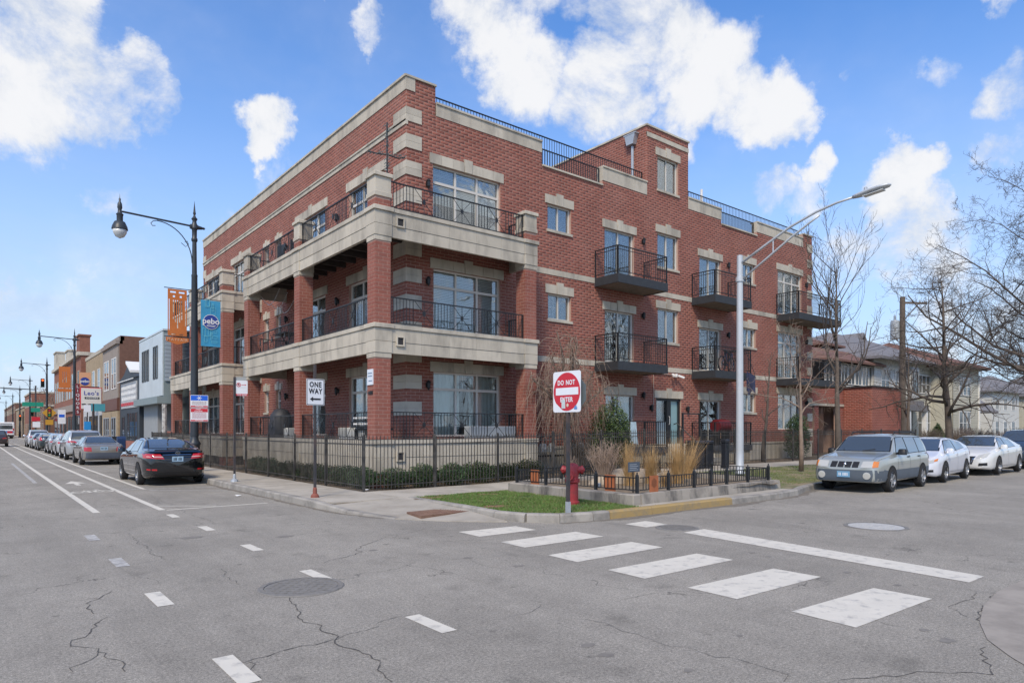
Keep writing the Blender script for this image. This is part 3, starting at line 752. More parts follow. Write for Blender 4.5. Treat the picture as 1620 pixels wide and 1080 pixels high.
# covers
M_IRON = mat('cast_iron', (.20, .19, .175), .75, var=.3, vscale=14, metal=.1, dirt=(.19, .18, .165), dscale=5, damt=.9)
def cover(loc, r, label, m, ringm, n=24, grate=False):
    t = thing('manhole_cover', label, 'manhole cover', loc)
    g = MB(); g.lathe([(r - .05, .004), (r - .05, .012), (r, .012), (r + .012, .002)], n, loc); g.build('rim', ringm, t)
    g = MB(); g.lathe([(r - .06, .003), (r - .06, .009), (.0, .009)], n, loc)
    if grate:
        for k in range(-4, 5):
            y = k * r * .2; w = math.sqrt(max(.001, (r - .09) ** 2 - y * y)); g.box(loc[0] - w, loc[0] + w, loc[1] + y - .012, loc[1] + y + .012, loc[2] + .008, loc[2] + .016)
    else:
        for i in range(-6, 7):
            for j in range(-6, 7):
                if math.hypot(i, j) * r * .14 < r - .1 and (i + j) % 2: cx0, cy0 = loc[0] + i * r * .14, loc[1] + j * r * .14; g.box(cx0 - .022, cx0 + .022, cy0 - .022, cy0 + .022, loc[2] + .008, loc[2] + .014)
    g.build('lid', m, t)
cover((2.76, 7.06, 0), .44, 'dark cast iron manhole cover with a raised pattern, beside the dashed line', M_IRON, M_IRON)
cover((12.3, 5.15, 0), .50, 'pale silver manhole cover in the side street beyond the stop line', mat('bright_iron', (.44, .435, .42), .6, var=.15, vscale=10), M_IRON)
cover((9.45, 7.22, 0), .36, 'dark round drain grate at the upper end of the stop line', M_IRON, M_IRON, grate=True)
# rusty tactile plate on the ramp
t = thing('tactile_plate', 'rust brown tactile warning plate on the corner ramp', 'tactile plate', (7.1, 11.2, .0))
def rampz(x, y): return .028 + max(0, (y - 10.2)) * .012 + .03 * (x - 6.5)
m_ = MB(); slab(m_, [(6.58, 10.92), (7.70, 10.95), (7.70, 11.66), (6.66, 11.60)], lambda x, y: .075 + .0 * x, .07); m_.build('plate', mat('rusty_iron', (.17, .095, .065), .85, var=.2, vscale=8, dirt=(.24, .16, .11), dscale=4, damt=.7), t, fix=True)
g = MB()
for i in range(13):
    for j in range(8): g.lathe([(.022, .072), (.014, .082), (0, .082)], 6, (6.72 + i * .075, 10.99 + j * .075, 0))
g.build('stud', MATS['rusty_iron'], t, kind='stuff')

# drips and stains of oil on the asphalt
M_OIL = mat('oil_stain', (.19, .175, .155), .8, var=.2, vscale=12); r_ = random.Random(12)
for k, (a, b) in enumerate(((1462, 996), (1497, 1013), (1405, 877), (1340, 905), (1420, 925), (740, 882), (820, 895), (450, 848), (1250, 770), (1190, 805), (1300, 795), (930, 1020), (960, 1035), (1170, 1005), (1215, 880), (1190, 874), (590, 870), (300, 850), (1090, 1060))):
    x, y = gp(a, b); rr = r_.uniform(.03, .085) * (1 if b > 860 else 2.2); m_ = MB(); m_.poly([(x + rr * math.cos(i * .524) * r_.uniform(.7, 1.2), y + rr * .7 * math.sin(i * .524) * r_.uniform(.7, 1.2), .0022) for i in range(12)]); struct('oil_stain', m_, M_OIL)

# grit and dirt gathered in the gutters
M_GRIT = mat('gutter_grit', (.165, .145, .118), .95, var=.35, vscale=9, bump=.5, bscale=60)
def gutter(pts, w, seed):
    r_ = random.Random(seed); P_ = [Vector((*p, 0)) for p in pts]; m_ = MB(); prev = None
    for a, b in zip(P_, P_[1:]):
        n = max(2, int((b - a).length / .12)); d = (b - a).normalized(); nn_ = Vector((d.y, -d.x, 0))
        for i in range(n + 1):
            q = a.lerp(b, i / n); o = q + nn_ * w * max(.12, .55 + .6 * noise.noise(q * 1.1 + Vector((seed, 0, 0))) + r_.uniform(-.12, .12)); cur = (q, o)
            if prev: m_.quad((prev[0].x, prev[0].y, .0018), (prev[1].x, prev[1].y, .0018), (cur[1].x, cur[1].y, .0018), (cur[0].x, cur[0].y, .0018))
            prev = cur
    struct('gutter_dirt', m_, M_GRIT)
gutter([(8.30, 8.96), (8.98, 8.76), (9.4, 8.73), (13.4, 8.70), (15.4, 8.71), (16.6, 8.86), (17.6, 9.21), (18.8, 9.5), (21, 9.8), (45, 9.85)], .32, 3)
gutter([(5.76, 60), (5.76, 14.2), (5.84, 12.7), (6.15, 11.5)][::-1], -.26, 5)
# ------------------------------------------------------------------ the red brick apartment building
X0, Y0, X1, Y1, XE, YN = 8.5, 16.5, 10.2, 17.8, 34.78, 40.7
FL = [1.41, 4.6, 7.8]
bld = thing('apartment_building', 'large red brick three storey apartment block with stone banding and balconies on the corner', 'building', (X1, Y1, 0))
S = prox(Y1, 'y', -1); Wp = prox(X1, 'x', -1); E_ = prox(XE, 'x', 1)
def WW(a, b, c, d): return (a, b, c, d)
south = [  # u0,u1,z0,z1,style,curtain
    (11.15, 13.80, 7.87, 9.97, 'big', 'half'), (11.17, 13.80, 4.67, 6.72, 'big', 'blind'), (11.17, 13.80, 1.48, 3.50, 'big', 'curtain'),
    (15.93, 17.08, 8.83, 9.75, 'slider', 'blind'), (15.95, 17.08, 5.64, 6.56, 'slider', 'none'),
    (18.86, 20.56, 7.50, 9.45, 'slider', 'curtain'), (18.87, 20.53, 4.30, 6.30, 'slider', 'curtain'), (18.92, 20.57, 1.06, 3.05, 'slider', 'curtain'),
    (22.01, 23.38, 8.43, 9.85, 'slider', 'vertical'), (22.03, 23.38, 5.33, 6.72, 'slider', 'none'),
    (24.88, 26.48, 7.50, 9.33, 'slider', 'vertical'), (24.86, 26.50, 4.30, 6.19, 'slider', 'none'), (24.89, 26.50, 1.06, 3.0, 'slider', 'none'),
    (28.27, 29.28, 8.65, 9.57, 'slider', 'vertical'), (28.27, 29.36, 5.60, 6.50, 'slider', 'half'), (28.27, 29.36, 2.50, 3.40, 'slider', 'blind'),
    (31.36, 33.70, 7.50, 9.70, 'big', 'vertical'), (31.38, 33.66, 4.30, 6.61, 'big', 'curtain'), (31.38, 33.66, 1.70, 3.50, 'big', 'none')]
entry = (21.92, 23.58, 1.05, 3.0)
tower_w = (22.01, 23.38, 11.62, 13.02)
holes = [w[:4] for w in south] + [entry]
# solid walls (mortar coloured) with real openings
ZB = .30
wm = wall_mb(S, X1, XE, ZB - .25, 11.0, holes, .3)
wall_s = wm.build('wall', M_MORTAR, bld)
tops = [(X1, 11.24, 12.36), (11.24, 15.66, 11.47), (18.74, 21.34, 11.22), (24.07, 26.52, 11.22), (29.45, 33.84, 11.22), (33.84, XE, 11.90)]
for a, b, z in tops:
    m_ = MB(); fbox(m_, S, a, b, 11.0, z, -.3, 0); m_.build('parapet', M_MORTAR, bld)
# quoins: which stretches of wall are stone instead of brick
QZ = [(11.46 - .81 * k - .42, 11.46 - .81 * k) for k in range(13)]
STR = [(7.22, 7.42), (4.10, 4.30)]
qh_s = [(X1, 10.73, a, b) for a, b in QZ if a > 1.4]; qh_e = [(XE - .5, XE, a, b) for a, b in QZ]
st_h = [(14.3, XE, a, b) for a, b in STR]
big_lint = [(w[0] - .13, w[1] + .13, w[3], w[3] + .31) for w in south]
bh = holes + qh_s + qh_e + st_h + big_lint + [(entry[0] - .12, entry[1] + .12, entry[3], entry[3] + .31)]
brickwork(wall_s, S, X1, XE, 1.08, 11.0, bh)
for a, b, z in tops: brickwork(wall_s, S, a, b, 11.0, z, [h for h in qh_s + qh_e])
# water table of stone panels
x = 14.3
while x < XE - .1:
    b = min(x + 1.15, XE)
    for z0, z1 in ((gz(x) + .05, .70), (.708, 1.02)):
        m_ = MB(); fbox(m_, S, x + .004, b - .004, z0, z1, -.05, .02 + rng.uniform(0, .003)); m_.build('stone_panel', M_STONE, bld)
    m_ = MB(); fbox(m_, S, x + .002, b - .002, 1.02, 1.10, -.05, .05); m_.build('stone_cap', M_STONE, bld); x = b
for w in south:
    window(bld, S, *w[:4], style=w[4], curtain=w[5])
    lintel(bld, S, w[0] - .13, w[1] + .13, w[3] + .003, .31, True, 3 if w[1] - w[0] > 2 else (2 if w[1] - w[0] > 1.5 else 1))
    if w[1] - w[0] < 1.5: sill(bld, S, w[0], w[1], w[2])
lintel(bld, S, entry[0] - .12, entry[1] + .12, entry[3] + .003, .31, True, 2)
# entry: black frame, left door leaf with dark upper pane, blue-grey right panel
f = MB(); fbox(f, S, entry[0], entry[0] + .10, entry[2], entry[3], -.2, -.06); fbox(f, S, entry[1] - .10, entry[1], entry[2], entry[3], -.2, -.06); fbox(f, S, 22.70, 22.95, entry[2], entry[3], -.2, -.05); fbox(f, S, entry[0] + .1, entry[1] - .1, entry[3] - .1, entry[3], -.2, -.06)
ed = f.build('entrance_door', M_BLACK, bld)
f = MB(); fbox(f, S, 22.02, 22.70, 1.06, 2.0, -.17, -.12); f.build('lower_panel', mat('pale_door', (.30, .37, .40), .4), ed)
f = MB(); fbox(f, S, 22.02, 22.70, 2.04, 2.9, -.17, -.13); f.build('pane', M_GLASS, ed); f = MB(); fbox(f, S, 22.0, 23.5, 1.0, 2.95, -.5, -.45); f.build('backing', M_DARKIN, ed)
f = MB(); fbox(f, S, 22.95, 23.48, 1.08, 2.9, -.17, -.13); f.build('side_panel', mat('frosted_door_glass', (.22, .36, .38), .12), ed)
f = MB(); f.tube([(22.66, 17.72, 1.9), (22.66, 17.68, 1.95), (22.66, 17.68, 2.2), (22.66, 17.72, 2.25)], .012, 6); f.build('handle', M_WHITE, ed)
# string courses
for z0, z1 in STR:
    x = 14.3
    while x < XE - .55:
        b = min(x + 1.4, XE - .5); m_ = MB(); fbox(m_, S, x + .004, b - .004, z0, z1, -.05, .022); m_.build('string_course_stone', M_STONE, bld); x = b
# quoins
for a, b in QZ:
    for c, d in ((a, (a + b) / 2 - .003), ((a + b) / 2 + .003, b)):
        t_ = .03
        if a > 1.4:
            m_ = MB(); i = 0; pts = [(X1 - t_, Y1 - t_), (10.73, Y1 - t_), (10.73, Y1 + .02), (X1 + .02, Y1 + .02), (X1 + .02, 18.55), (X1 - t_, 18.55)]
            m_.prism([(x, y, c) for x, y in pts], (0, 0, d - c)); m_.build('quoin_stone', M_STONE, bld, fix=True)
        m_ = MB(); pts = [(XE + t_, Y1 - t_), (XE + t_, 18.4), (XE - .02, 18.4), (XE - .02, Y1 + .02), (XE - .5, Y1 + .02), (XE - .5, Y1 - t_)]
        m_.prism([(x, y, c) for x, y in pts], (0, 0, d - c)); m_.build('quoin_stone', M_STONE, bld, fix=True)
        if a > 1.4:
            m_ = MB(); fbox(m_, Wp, YN - .6, YN, c, d, -.02, t_); m_.build('quoin_stone', M_STONE, bld)
# parapet stones and caps
def parapet(a, b, z0, z1, cap=.06):
    x = a; n = max(1, round((b - a) / .95))
    for i in range(n):
        p, q = a + (b - a) * i / n, a + (b - a) * (i + 1) / n
        if z1 - z0 > .1: m_ = MB(); fbox(m_, S, p + .003, q - .003, z0, z1 - cap, -.28, .02); m_.build('parapet_stone', M_STONE, bld)
        m_ = MB(); fbox(m_, S, p + .002, q - .002, z1 - cap, z1, -.34, .055); m_.build('coping_stone', M_STONE, bld)
parapet(X1 - .05, 11.26, 12.36, 12.43); parapet(11.26, 15.66, 11.47, 11.90); parapet(15.66, 18.74, 11.0, 11.06); parapet(18.74, 21.34, 11.22, 11.78)
parapet(24.07, 26.52, 11.22, 11.74); parapet(26.52, 29.45, 11.0, 11.06); parapet(29.45, 33.84, 11.22, 11.73); parapet(33.84, XE + .05, 11.90, 11.96)
# stair tower on the roof
tw = MB(); tw.box(21.34, 24.07, Y1 + .3, 25.2, 10.9, 14.05); tw_o = tw.build('stair_tower', M_MORTAR, bld)
wall_mb(S, 21.34, 24.07, 11.0, 14.05, [tower_w], .3).build('tower_wall', M_MORTAR, bld)
TW = prox(21.34, 'x', -1); TE = prox(24.07, 'x', 1)
brickwork(tw_o, S, 21.34, 24.07, 11.0, 14.05, [tower_w, (21.88, 23.51, 13.02, 13.33), (21.34, 24.07, 13.62, 13.80)])
brickwork(tw_o, TW, Y1, 25.2, 11.0, 14.05, [(Y1, 17.82, 13.62, 13.80)]); brickwork(tw_o, TE, Y1, 25.2, 11.0, 14.05)
window(bld, S, *tower_w, style='slider', curtain='vertical'); lintel(bld, S, 21.88, 23.51, 13.023, .31, True, 1); sill(bld, S, 22.01, 23.38, 11.62)
m_ = MB(); fbox(m_, S, 21.34, 24.07, 13.62, 13.80, -.05, .03); m_.build('string_course_stone', M_STONE, bld)
m_ = MB(); m_.box(21.29, 24.12, Y1 - .05, Y1 + .25, 14.05, 14.12); m_.box(21.29, 21.6, Y1 + .25, 25.25, 14.05, 14.12); m_.box(23.8, 24.12, Y1 + .25, 25.25, 14.05, 14.12); m_.build('tower_coping', M_STONE, bld)
M_GALV = mat('galvanised_metal', (.42, .45, .48), .45, metal=.4, var=.08)
m_ = MB(); m_.tube([(21.27, 18.5, 13.4), (21.27, 18.5, 11.2)], .06, 8); m_.build('downpipe', M_GALV, bld)
m_ = MB(); m_.prism([(21.33, 18.25, 13.85), (21.33, 18.8, 13.85), (21.33, 18.7, 13.45), (21.33, 18.35, 13.45)], (-.22, 0, 0)); m_.box(21.1, 21.33, 18.2, 18.85, 13.85, 13.9); m_.build('downpipe_hopper', M_GALV, bld, fix=True)
# roof slab, far walls
m_ = MB(); m_.box(X1 + .3, XE - .3, Y1 + .3, YN - .3, 10.6, 10.9); m_.build('roof', mat('roof_felt', (.10, .10, .10), .95), bld)
sm = MB(); fbox(sm, E_, Y1 + .3, YN, 0, 11.4, -.3, 0); e_o = sm.build('east_wall', M_MORTAR, bld)
brickwork(e_o, E_, Y1, YN, .3, 11.4, [(Y1, 18.4, a, b) for a, b in QZ])
m_ = MB(); m_.box(X1, XE, YN - .3, YN, 0, 11.4); m_.build('north_wall', M_MORTAR, bld)
m_ = MB(); m_.box(XE - .3, XE + .05, Y1 + .34, YN, 11.4, 11.46); m_.build('coping_stone', M_STONE, bld)
# roof railings
railing(bld, (11.3, 18.02), (21.3, 18.02), 11.1, 1.08, step=.12); railing(bld, (15.7, 17.94), (18.7, 17.94), 11.06, .62, step=.12); railing(bld, (24.15, 18.02), (33.8, 18.02), 11.1, 1.0, step=.12); railing(bld, (26.6, 17.94), (29.4, 17.94), 11.06, .6, step=.12)
m_ = MB(); m_.tube([(27.0, 19.2, 10.9), (27.0, 19.2, 13.1)], .06, 8); m_.build('roof_vent_pipe', M_WHITE, bld)

# ---- west side
west = [(19.15, 21.75, 'big'), (23.75, 26.55, 'big'), (32.5, 35.25, 'big'), (37.25, 40.1, 'big')]; wsm = [(28.40, 28.95), (29.90, 30.45)]
wz = [(1.48, 3.50), (4.67, 6.72), (7.87, 9.97)]; sz = [(2.45, 3.40), (5.70, 6.60), (8.85, 9.78)]
wh = [(a, b, c, d) for a, b, _ in west for c, d in wz] + [(a, b, c, d) for a, b in wsm for c, d in sz]
ww_o = wall_mb(Wp, Y1 + .3, YN, .0, 12.0, wh, .3).build('west_wall', M_MORTAR, bld)
lw = [(a - .2, b + .2, d, d + .31) for a, b, c, d in wh]
brickwork(ww_o, Wp, Y1, YN, .2, 11.98, wh + lw + [(Y1, 18.55, a, b) for a, b in QZ if a > 1.4] + [(YN - .6, YN, a, b) for a, b in QZ if a > 1.4] + [(Y1, YN, 10.93, 11.13)])
for a, b, st in west:
    for i, (c, d) in enumerate(wz):
        window(bld, Wp, a, b, c, d, style=st, curtain=rng.choice(['blind', 'curtain', 'half', 'vertical'])); lintel(bld, Wp, a - .2, b + .2, d + .003, .31, True, 3)
for a, b in wsm:
    for c, d in sz:
        window(bld, Wp, a, b, c, d, style='hung', curtain='blind'); lintel(bld, Wp, a - .13, b + .13, d + .003, .24, True, 1); sill(bld, Wp, a, b, c)
y = Y1 - .03
while y < YN - .05:
    b = min(y + 1.3, YN)
    m_ = MB(); fbox(m_, Wp, y + .003, b - .003, 10.93, 11.07, -.05, .03); m_.build('string_course_stone', M_STONE, bld)
    m_ = MB(); fbox(m_, Wp, y + .003, b - .003, 11.07, 11.13, -.05, .06); m_.build('string_course_cap', M_STONE, bld)
    m_ = MB(); fbox(m_, Wp, y + .003, b - .003, 11.98, 12.36, -.3, .025); m_.build('cornice_stone', M_STONE, bld)
    m_ = MB(); fbox(m_, Wp, y + .002, b - .002, 12.36, 12.43, -.36, .07); m_.build('coping_stone', M_STONE, bld); y = b

# ---- balcony blocks along the street: pillars, slabs faced with stone panels
PW = .47
def pillar_courses(parent, x, y, z0, z1, single):
    """pinwheel courses of four bricks round the pillar"""
    z = z0; k = 0; g_ = .012; h_ = PW / 2 - g_ / 2; c_ = .098; var = []
    for r in [(0, h_, 0, h_), (PW - h_, PW, 0, h_), (PW - h_, PW, PW - h_, PW), (0, h_, PW - h_, PW)] + [(0, c_, 0, c_), (PW - c_, PW, 0, c_), (PW - c_, PW, PW - c_, PW), (0, c_, PW - c_, PW), (c_ + g_, PW - c_ - g_, 0, c_), (c_ + g_, PW - c_ - g_, PW - c_, PW), (0, c_, c_ + g_, PW - c_ - g_), (PW - c_, PW, c_ + g_, PW - c_ - g_)]:
        m_ = MB(); m_.cbox(r[0], r[1], r[2], r[3], 0, .0885, .003); var.append(m_)
    if single and not hasattr(pillar_courses, 'me'):
        pillar_courses.me = [m_.mesh('brick', M_BRICK) for m_ in var]; pillar_courses.n = 0
    allm = []; w = WLOC[parent.name]
    while z + .09 < z1:
        for v in (range(4) if k % 2 else range(4, 12)):
            if single and pillar_courses.n < 298: link_piece('brick', pillar_courses.me[v], parent, (x - w[0], y - w[1], z - w[2])); pillar_courses.n += 1
            else: q_ = MB().add(var[v]); q_.shift((x, y, z)); allm.append(q_)
        z += .1016; k += 1
    if allm:
        b_ = MB(); cols = []
        for q_ in allm:
            n0 = len(b_.f); b_.add(q_); cols += [rng.random()] * (len(b_.f) - n0)
        l = w; b_.shift((-l[0], -l[1], -l[2])); me = b_.mesh('brickwork', M_BRICK); at = me.attributes.new('rnd', 'FLOAT', 'FACE'); at.data.foreach_set('value', cols)
        o = bpy.data.objects.new('brickwork', me); COL.objects.link(o); o.parent = parent; o['kind'] = 'stuff'
def pillar(x, y, single=False, cap=True):
    core = MB()
    spans = [(FL[0] + .0, FL[1] - .93), (FL[1] + .0, FL[2] - .93), (FL[2] + .0, FL[2] + .27)]
    for a, b in spans: core.box(x + .005, x + PW - .005, y + .005, y + PW - .005, a, b)
    core.box(x + .02, x + PW - .02, y + .02, y + PW - .02, 0, .5)
    p = core.build('pillar', M_MORTAR, bld)
    for i, (a, b) in enumerate(spans): pillar_courses(p, x, y, a + .004, b, single)
    brickwork(p, prox(y, 'y', -1), x, x + PW, .1, .5); brickwork(p, prox(x, 'x', -1), y, y + PW, .1, .5)
    for z in (FL[1], FL[2]):
        m_ = MB(); m_.box(x - .015, x + PW + .015, y - .015, y + PW + .015, z - .93, z - .80); m_.build('pillar_collar', M_STONE, p)
    z = FL[2] + .27
    m_ = MB(); m_.cbox(x - .03, x + PW + .03, y - .03, y + PW + .03, z, z + .12, .008); m_.build('cap_stone', M_STONE, p)
    m_ = MB(); m_.cbox(x - .01, x + PW + .01, y - .01, y + PW + .01, z + .125, z + .54, .008); m_.build('cap_stone', M_STONE, p)
    m_ = MB(); m_.cbox(x - .06, x + PW + .06, y - .06, y + PW + .06, z + .545, z + .65, .02); m_.build('cap_stone', M_STONE, p)
    return p
pillar(X0, Y0, True); pillar(13.81, Y0)
for y in (21.93, 27.33, 30.8, 36.1, 40.13): pillar(X0, y)
def band(a, b, ax, const, sign, z, base=False):
    """stone facing of a balcony edge between a and b"""
    P = prox(const, ax, sign); n = max(1, round((b - a) / 1.05)); rows = [(z - .80, z - .49), (z - .48, z - .115)] if not base else [(.52, .92), (.928, z - .115)]
    for i in range(n):
        p, q = a + (b - a) * i / n, a + (b - a) * (i + 1) / n
        for r_, (c, d) in enumerate(rows):
            m_ = MB(); fbox(m_, P, p + .003, q - .003, c, d, -.10, .0 + (.012 if r_ else 0)); m_.build('stone_panel', M_STONE, bld)
        m_ = MB(); fbox(m_, P, p + .002, q - .002, z - .11, z, -.25, .045); m_.build('stone_cap', M_STONE, bld)
def bandpier(x, y, z, base=False, dx=1, dy=1):
    """slightly prouder stone blocks in line with a pillar"""
    e = .03; r_ = [(z - .795, z - .485), (z - .475, z - .12)] if not base else [(.5, .925), (.933, z - .12)]
    for c, d in r_: m_ = MB(); m_.cbox(x - e, x + PW + e, y - e, y + PW + e, c, d, .006); m_.build('pier_stone', M_STONE, bld)
    m_ = MB(); m_.cbox(x - e - .045, x + PW + e + .045, y - e - .045, y + PW + e + .045, z - .112, z + .002, .012); m_.build('pier_cap', M_STONE, bld)
g0 = PW + .03
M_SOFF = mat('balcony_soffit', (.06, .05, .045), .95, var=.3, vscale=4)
for i, z in enumerate(FL):
    base = i == 0
    # block A, L shaped round the corner
    band(Y0 + g0, 21.9, 'x', X0, -1, z, base); band(22.43, 27.3, 'x', X0, -1, z, base); band(X0 + g0, 13.78, 'y', Y0, -1, z, base)
    for x, y in ((X0, Y0), (13.81, Y0), (X0, 21.93), (X0, 27.33)): bandpier(x, y, z, base)
    band(X0 + g0, X1, 'y', 27.8, 1, z, base)
    band(Y0 + g0, Y1, 'x', 14.28, 1, z, base)
    # block B
    band(31.3, 36.07, 'x', X0, -1, z, base); band(36.6, 40.1, 'x', X0, -1, z, base); band(X0 + g0, X1, 'y', 30.8, -1, z, base)
    for y in (30.8, 36.1, 40.13): bandpier(X0, y, z, base)
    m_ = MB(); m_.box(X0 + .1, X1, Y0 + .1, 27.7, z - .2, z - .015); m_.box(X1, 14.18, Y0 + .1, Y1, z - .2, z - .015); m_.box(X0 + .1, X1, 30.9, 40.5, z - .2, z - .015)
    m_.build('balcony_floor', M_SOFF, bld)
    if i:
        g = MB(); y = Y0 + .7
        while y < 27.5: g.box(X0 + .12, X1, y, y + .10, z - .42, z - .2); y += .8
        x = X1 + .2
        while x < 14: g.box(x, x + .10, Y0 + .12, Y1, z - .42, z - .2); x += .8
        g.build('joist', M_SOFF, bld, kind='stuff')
    if base:
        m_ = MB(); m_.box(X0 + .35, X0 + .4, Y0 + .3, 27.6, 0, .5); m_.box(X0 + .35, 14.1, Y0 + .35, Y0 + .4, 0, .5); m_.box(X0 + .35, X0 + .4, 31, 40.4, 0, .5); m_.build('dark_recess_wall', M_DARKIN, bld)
    # railings
    railing(bld, (X0 + g0, Y0 + .10), (13.80, Y0 + .10), z, .77, (1.1, 2.42, 3.73)); railing(bld, (X0 + .10, Y0 + g0), (X0 + .10, 21.92), z, .77, (1.15, 2.47, 3.8))
    railing(bld, (X0 + .10, 22.41), (X0 + .10, 27.32), z, .77, (1.15, 2.45, 3.75)); railing(bld, (X0 + .10, 31.28), (X0 + .10, 36.09), z, .77, (1.1, 2.4, 3.7)); railing(bld, (X0 + .10, 36.58), (X0 + .10, 40.12), z, .77, (1.1, 2.4))
    railing(bld, (X0 + g0, 27.68), (X1, 27.68), z, .77); railing(bld, (X0 + g0, 30.92), (X1, 30.92), z, .77)
    railing(bld, (14.16, Y0 + g0), (14.16, Y1), z, .77)
# little square drain openings
for z in (FL[1] - .45, FL[2] - .35, .95):
    m_ = MB(); P = prox(Y0, 'y', -1); fbox(m_, P, 9.13, 9.17, z - .14, z + .14, -.02, .05); fbox(m_, P, 9.35, 9.39, z - .14, z + .14, -.02, .05); fbox(m_, P, 9.17, 9.35, z + .10, z + .14, -.02, .05); fbox(m_, P, 9.17, 9.35, z - .14, z - .10, -.02, .05); v = m_.build('scupper', M_STONE, bld)
    m_ = MB(); fbox(m_, P, 9.17, 9.35, z - .10, z + .10, 0, .02); m_.build('dark_hole', M_DARKIN, v)
# wall lanterns
def lantern(P, u, z):
    m_ = MB(); c = P(u, z, .10); m_.lathe([(.03, .16), (.075, .10), (.06, .07), (.055, -.06), (.03, -.10), (.012, -.15)], 8, c); fbox(m_, P, u - .04, u + .04, z - .05, z + .09, 0, .03); m_.bar(P(u, z + .05, .01), P(u, z + .05, .1), .02)
    m_.build('wall_lantern', M_BLACK, bld, fix=True)
for z in (9.25, 6.25, 3.05):
    lantern(S, 10.93, z); lantern(S, 21.05, z); lantern(Wp, 22.6, z); lantern(Wp, 27.6, z); lantern(S, 34.1, z); lantern(Wp, 36.2, z)
lantern(S, 27.0, 9.2); lantern(S, 27.0, 6.0)
for u in (21.55, 23.95): lantern(S, u, 2.55)
# projecting steel balconies on the south front
M_DECK = mat('dark_steel_deck', (.030, .034, .040), .6, var=.25, vscale=5)
M_WOODU = mat('weathered_soffit', (.20, .165, .13), .9, var=.25, vscale=5)
def deck(x0, x1, z, yf=16.6, wrap=None):
    m_ = MB(); m_.box(x0, x1, yf, yf + .05, z - .32, z); m_.box(x0, x0 + .05, yf + .05, Y1, z - .32, z); m_.box(x1 - .05, x1, yf + .05, Y1, z - .32, z); m_.box(x0 + .05, x1 - .05, yf + .05, Y1, z - .1, z - .02)
    d_ = m_.build('steel_balcony', M_DECK, bld)
    m_ = MB(); n = 9
    for i in range(n): a = x0 + .05 + (x1 - x0 - .1) * i / n; m_.box(a + .005, a + (x1 - x0 - .1) / n - .005, yf + .05, Y1, z - .30, z - .26)
    m_.build('soffit_boards', M_WOODU, d_, kind='stuff')
    for p, q in (((x0 + .03, yf + .03), (x1 - .03, yf + .03)), ((x0 + .03, yf + .05), (x0 + .03, Y1)), ((x1 - .03, yf + .05), (x1 - .03, Y1))):
        fr = railing(bld, p, q, z, 1.03, step=.11, gap=.10)
        P_, Q_ = Vector((*p, z + .90)), Vector((*q, z + .90)); m_ = MB(); m_.bar(P_, Q_, .02); m_.build('mid_rail', M_BLACK, fr)
for z in (7.40, 4.20):
    deck(18.3, 21.17, z); deck(24.3, 27.07, z); deck(31.2, 35.55, z)
# ground floor terraces
for x0, x1 in ((18.3, 21.2), (24.3, 27.1)):
    m_ = MB(); m_.box(x0, x1, 16.6, Y1 - .03, .78, 1.02); m_.build('terrace_slab', mat('dark_slate', (.05, .055, .065), .8, var=.2, vscale=4), bld)
    m_ = MB(); m_.box(x0 + .06, x1 - .06, 16.66, Y1 - .05, .0, .78); m_.build('terrace_base', mat('terrace_base_stone', (.33, .29, .22), .9, var=.15, vscale=3), bld)
    railing(bld, (x0 + .03, 16.63), (x1 - .03, 16.63), 1.02, .98, step=.11); railing(bld, (x0 + .03, 16.65), (x0 + .03, Y1), 1.02, .98, step=.11); railing(bld, (x1 - .03, 16.65), (x1 - .03, Y1), 1.02, .98, step=.11)
# entrance steps
for i in range(5):
    m_ = MB(); m_.box(21.75, 23.75, Y1 - .03 - .95 - .29 * i, Y1 - .03 - (.95 + .29 * (i - 1) if i else 0), .1, 1.03 - .155 * i); m_.build('entrance_step', M_STONE, bld)
m_ = MB(); m_.tube([(21.85, 16.85, 1.9), (21.85, 16.7, 1.95), (21.85, 15.75, 1.2), (21.85, 15.7, .9)], .022, 7); m_.tube([(21.85, 16.6, 1.87), (21.85, 16.6, .9)], .02, 6); m_.tube([(21.85, 15.8, 1.2), (21.85, 15.8, .3)], .02, 6); m_.build('handrail', M_BLACK, bld)
# plaque and house numbers on the corner pillar
P = prox(X0, 'x', -1)
m_ = MB(); fbox(m_, P, Y0 + .10, Y0 + .43, 2.92, 3.35, .0, .025); pq = m_.build('notice_plaque', mat('plaque_white', (.68, .72, .78), .4), bld)
for k, z in enumerate((3.24, 3.16, 3.03)): m_ = MB(); fbox(m_, P, Y0 + .14, Y0 + .39 - .05 * (k == 2), z - .012, z + .012, .025, .029); m_.build('print_line', mat('blue_print', (.10, .18, .30), .5), pq)
tm = text_mb('4401', .15, .003, .006); tm.xf(Matrix.Translation((X0 - .015, Y0 + .25, 2.70)) @ Matrix.Rotation(-R(90), 4, 'Z')); tm.build('house_number', M_BLACK, bld)
# security camera with conduit above the entrance
m_ = MB(); m_.tube([(21.72, 17.77, 2.7), (21.72, 17.77, 3.95), (21.76, 17.77, 4.0), (22.9, 17.77, 4.0)], .018, 6); m_.build('conduit', mat('pink_conduit', (.45, .33, .28), .6), bld)
m_ = MB(); m_.lathe([(0, -.09), (.07, -.07), (.085, 0), (.08, .05), (0, .07)], 10, (23.05, 17.66, 3.97)); m_.bar((22.85, 17.68, 4.0), (22.7, 17.5, 3.92), .09, .08); m_.bar((23.2, 17.66, 3.97), (23.4, 17.5, 3.88), .09, .08); m_.build('security_camera', M_WHITE, bld, fix=True)
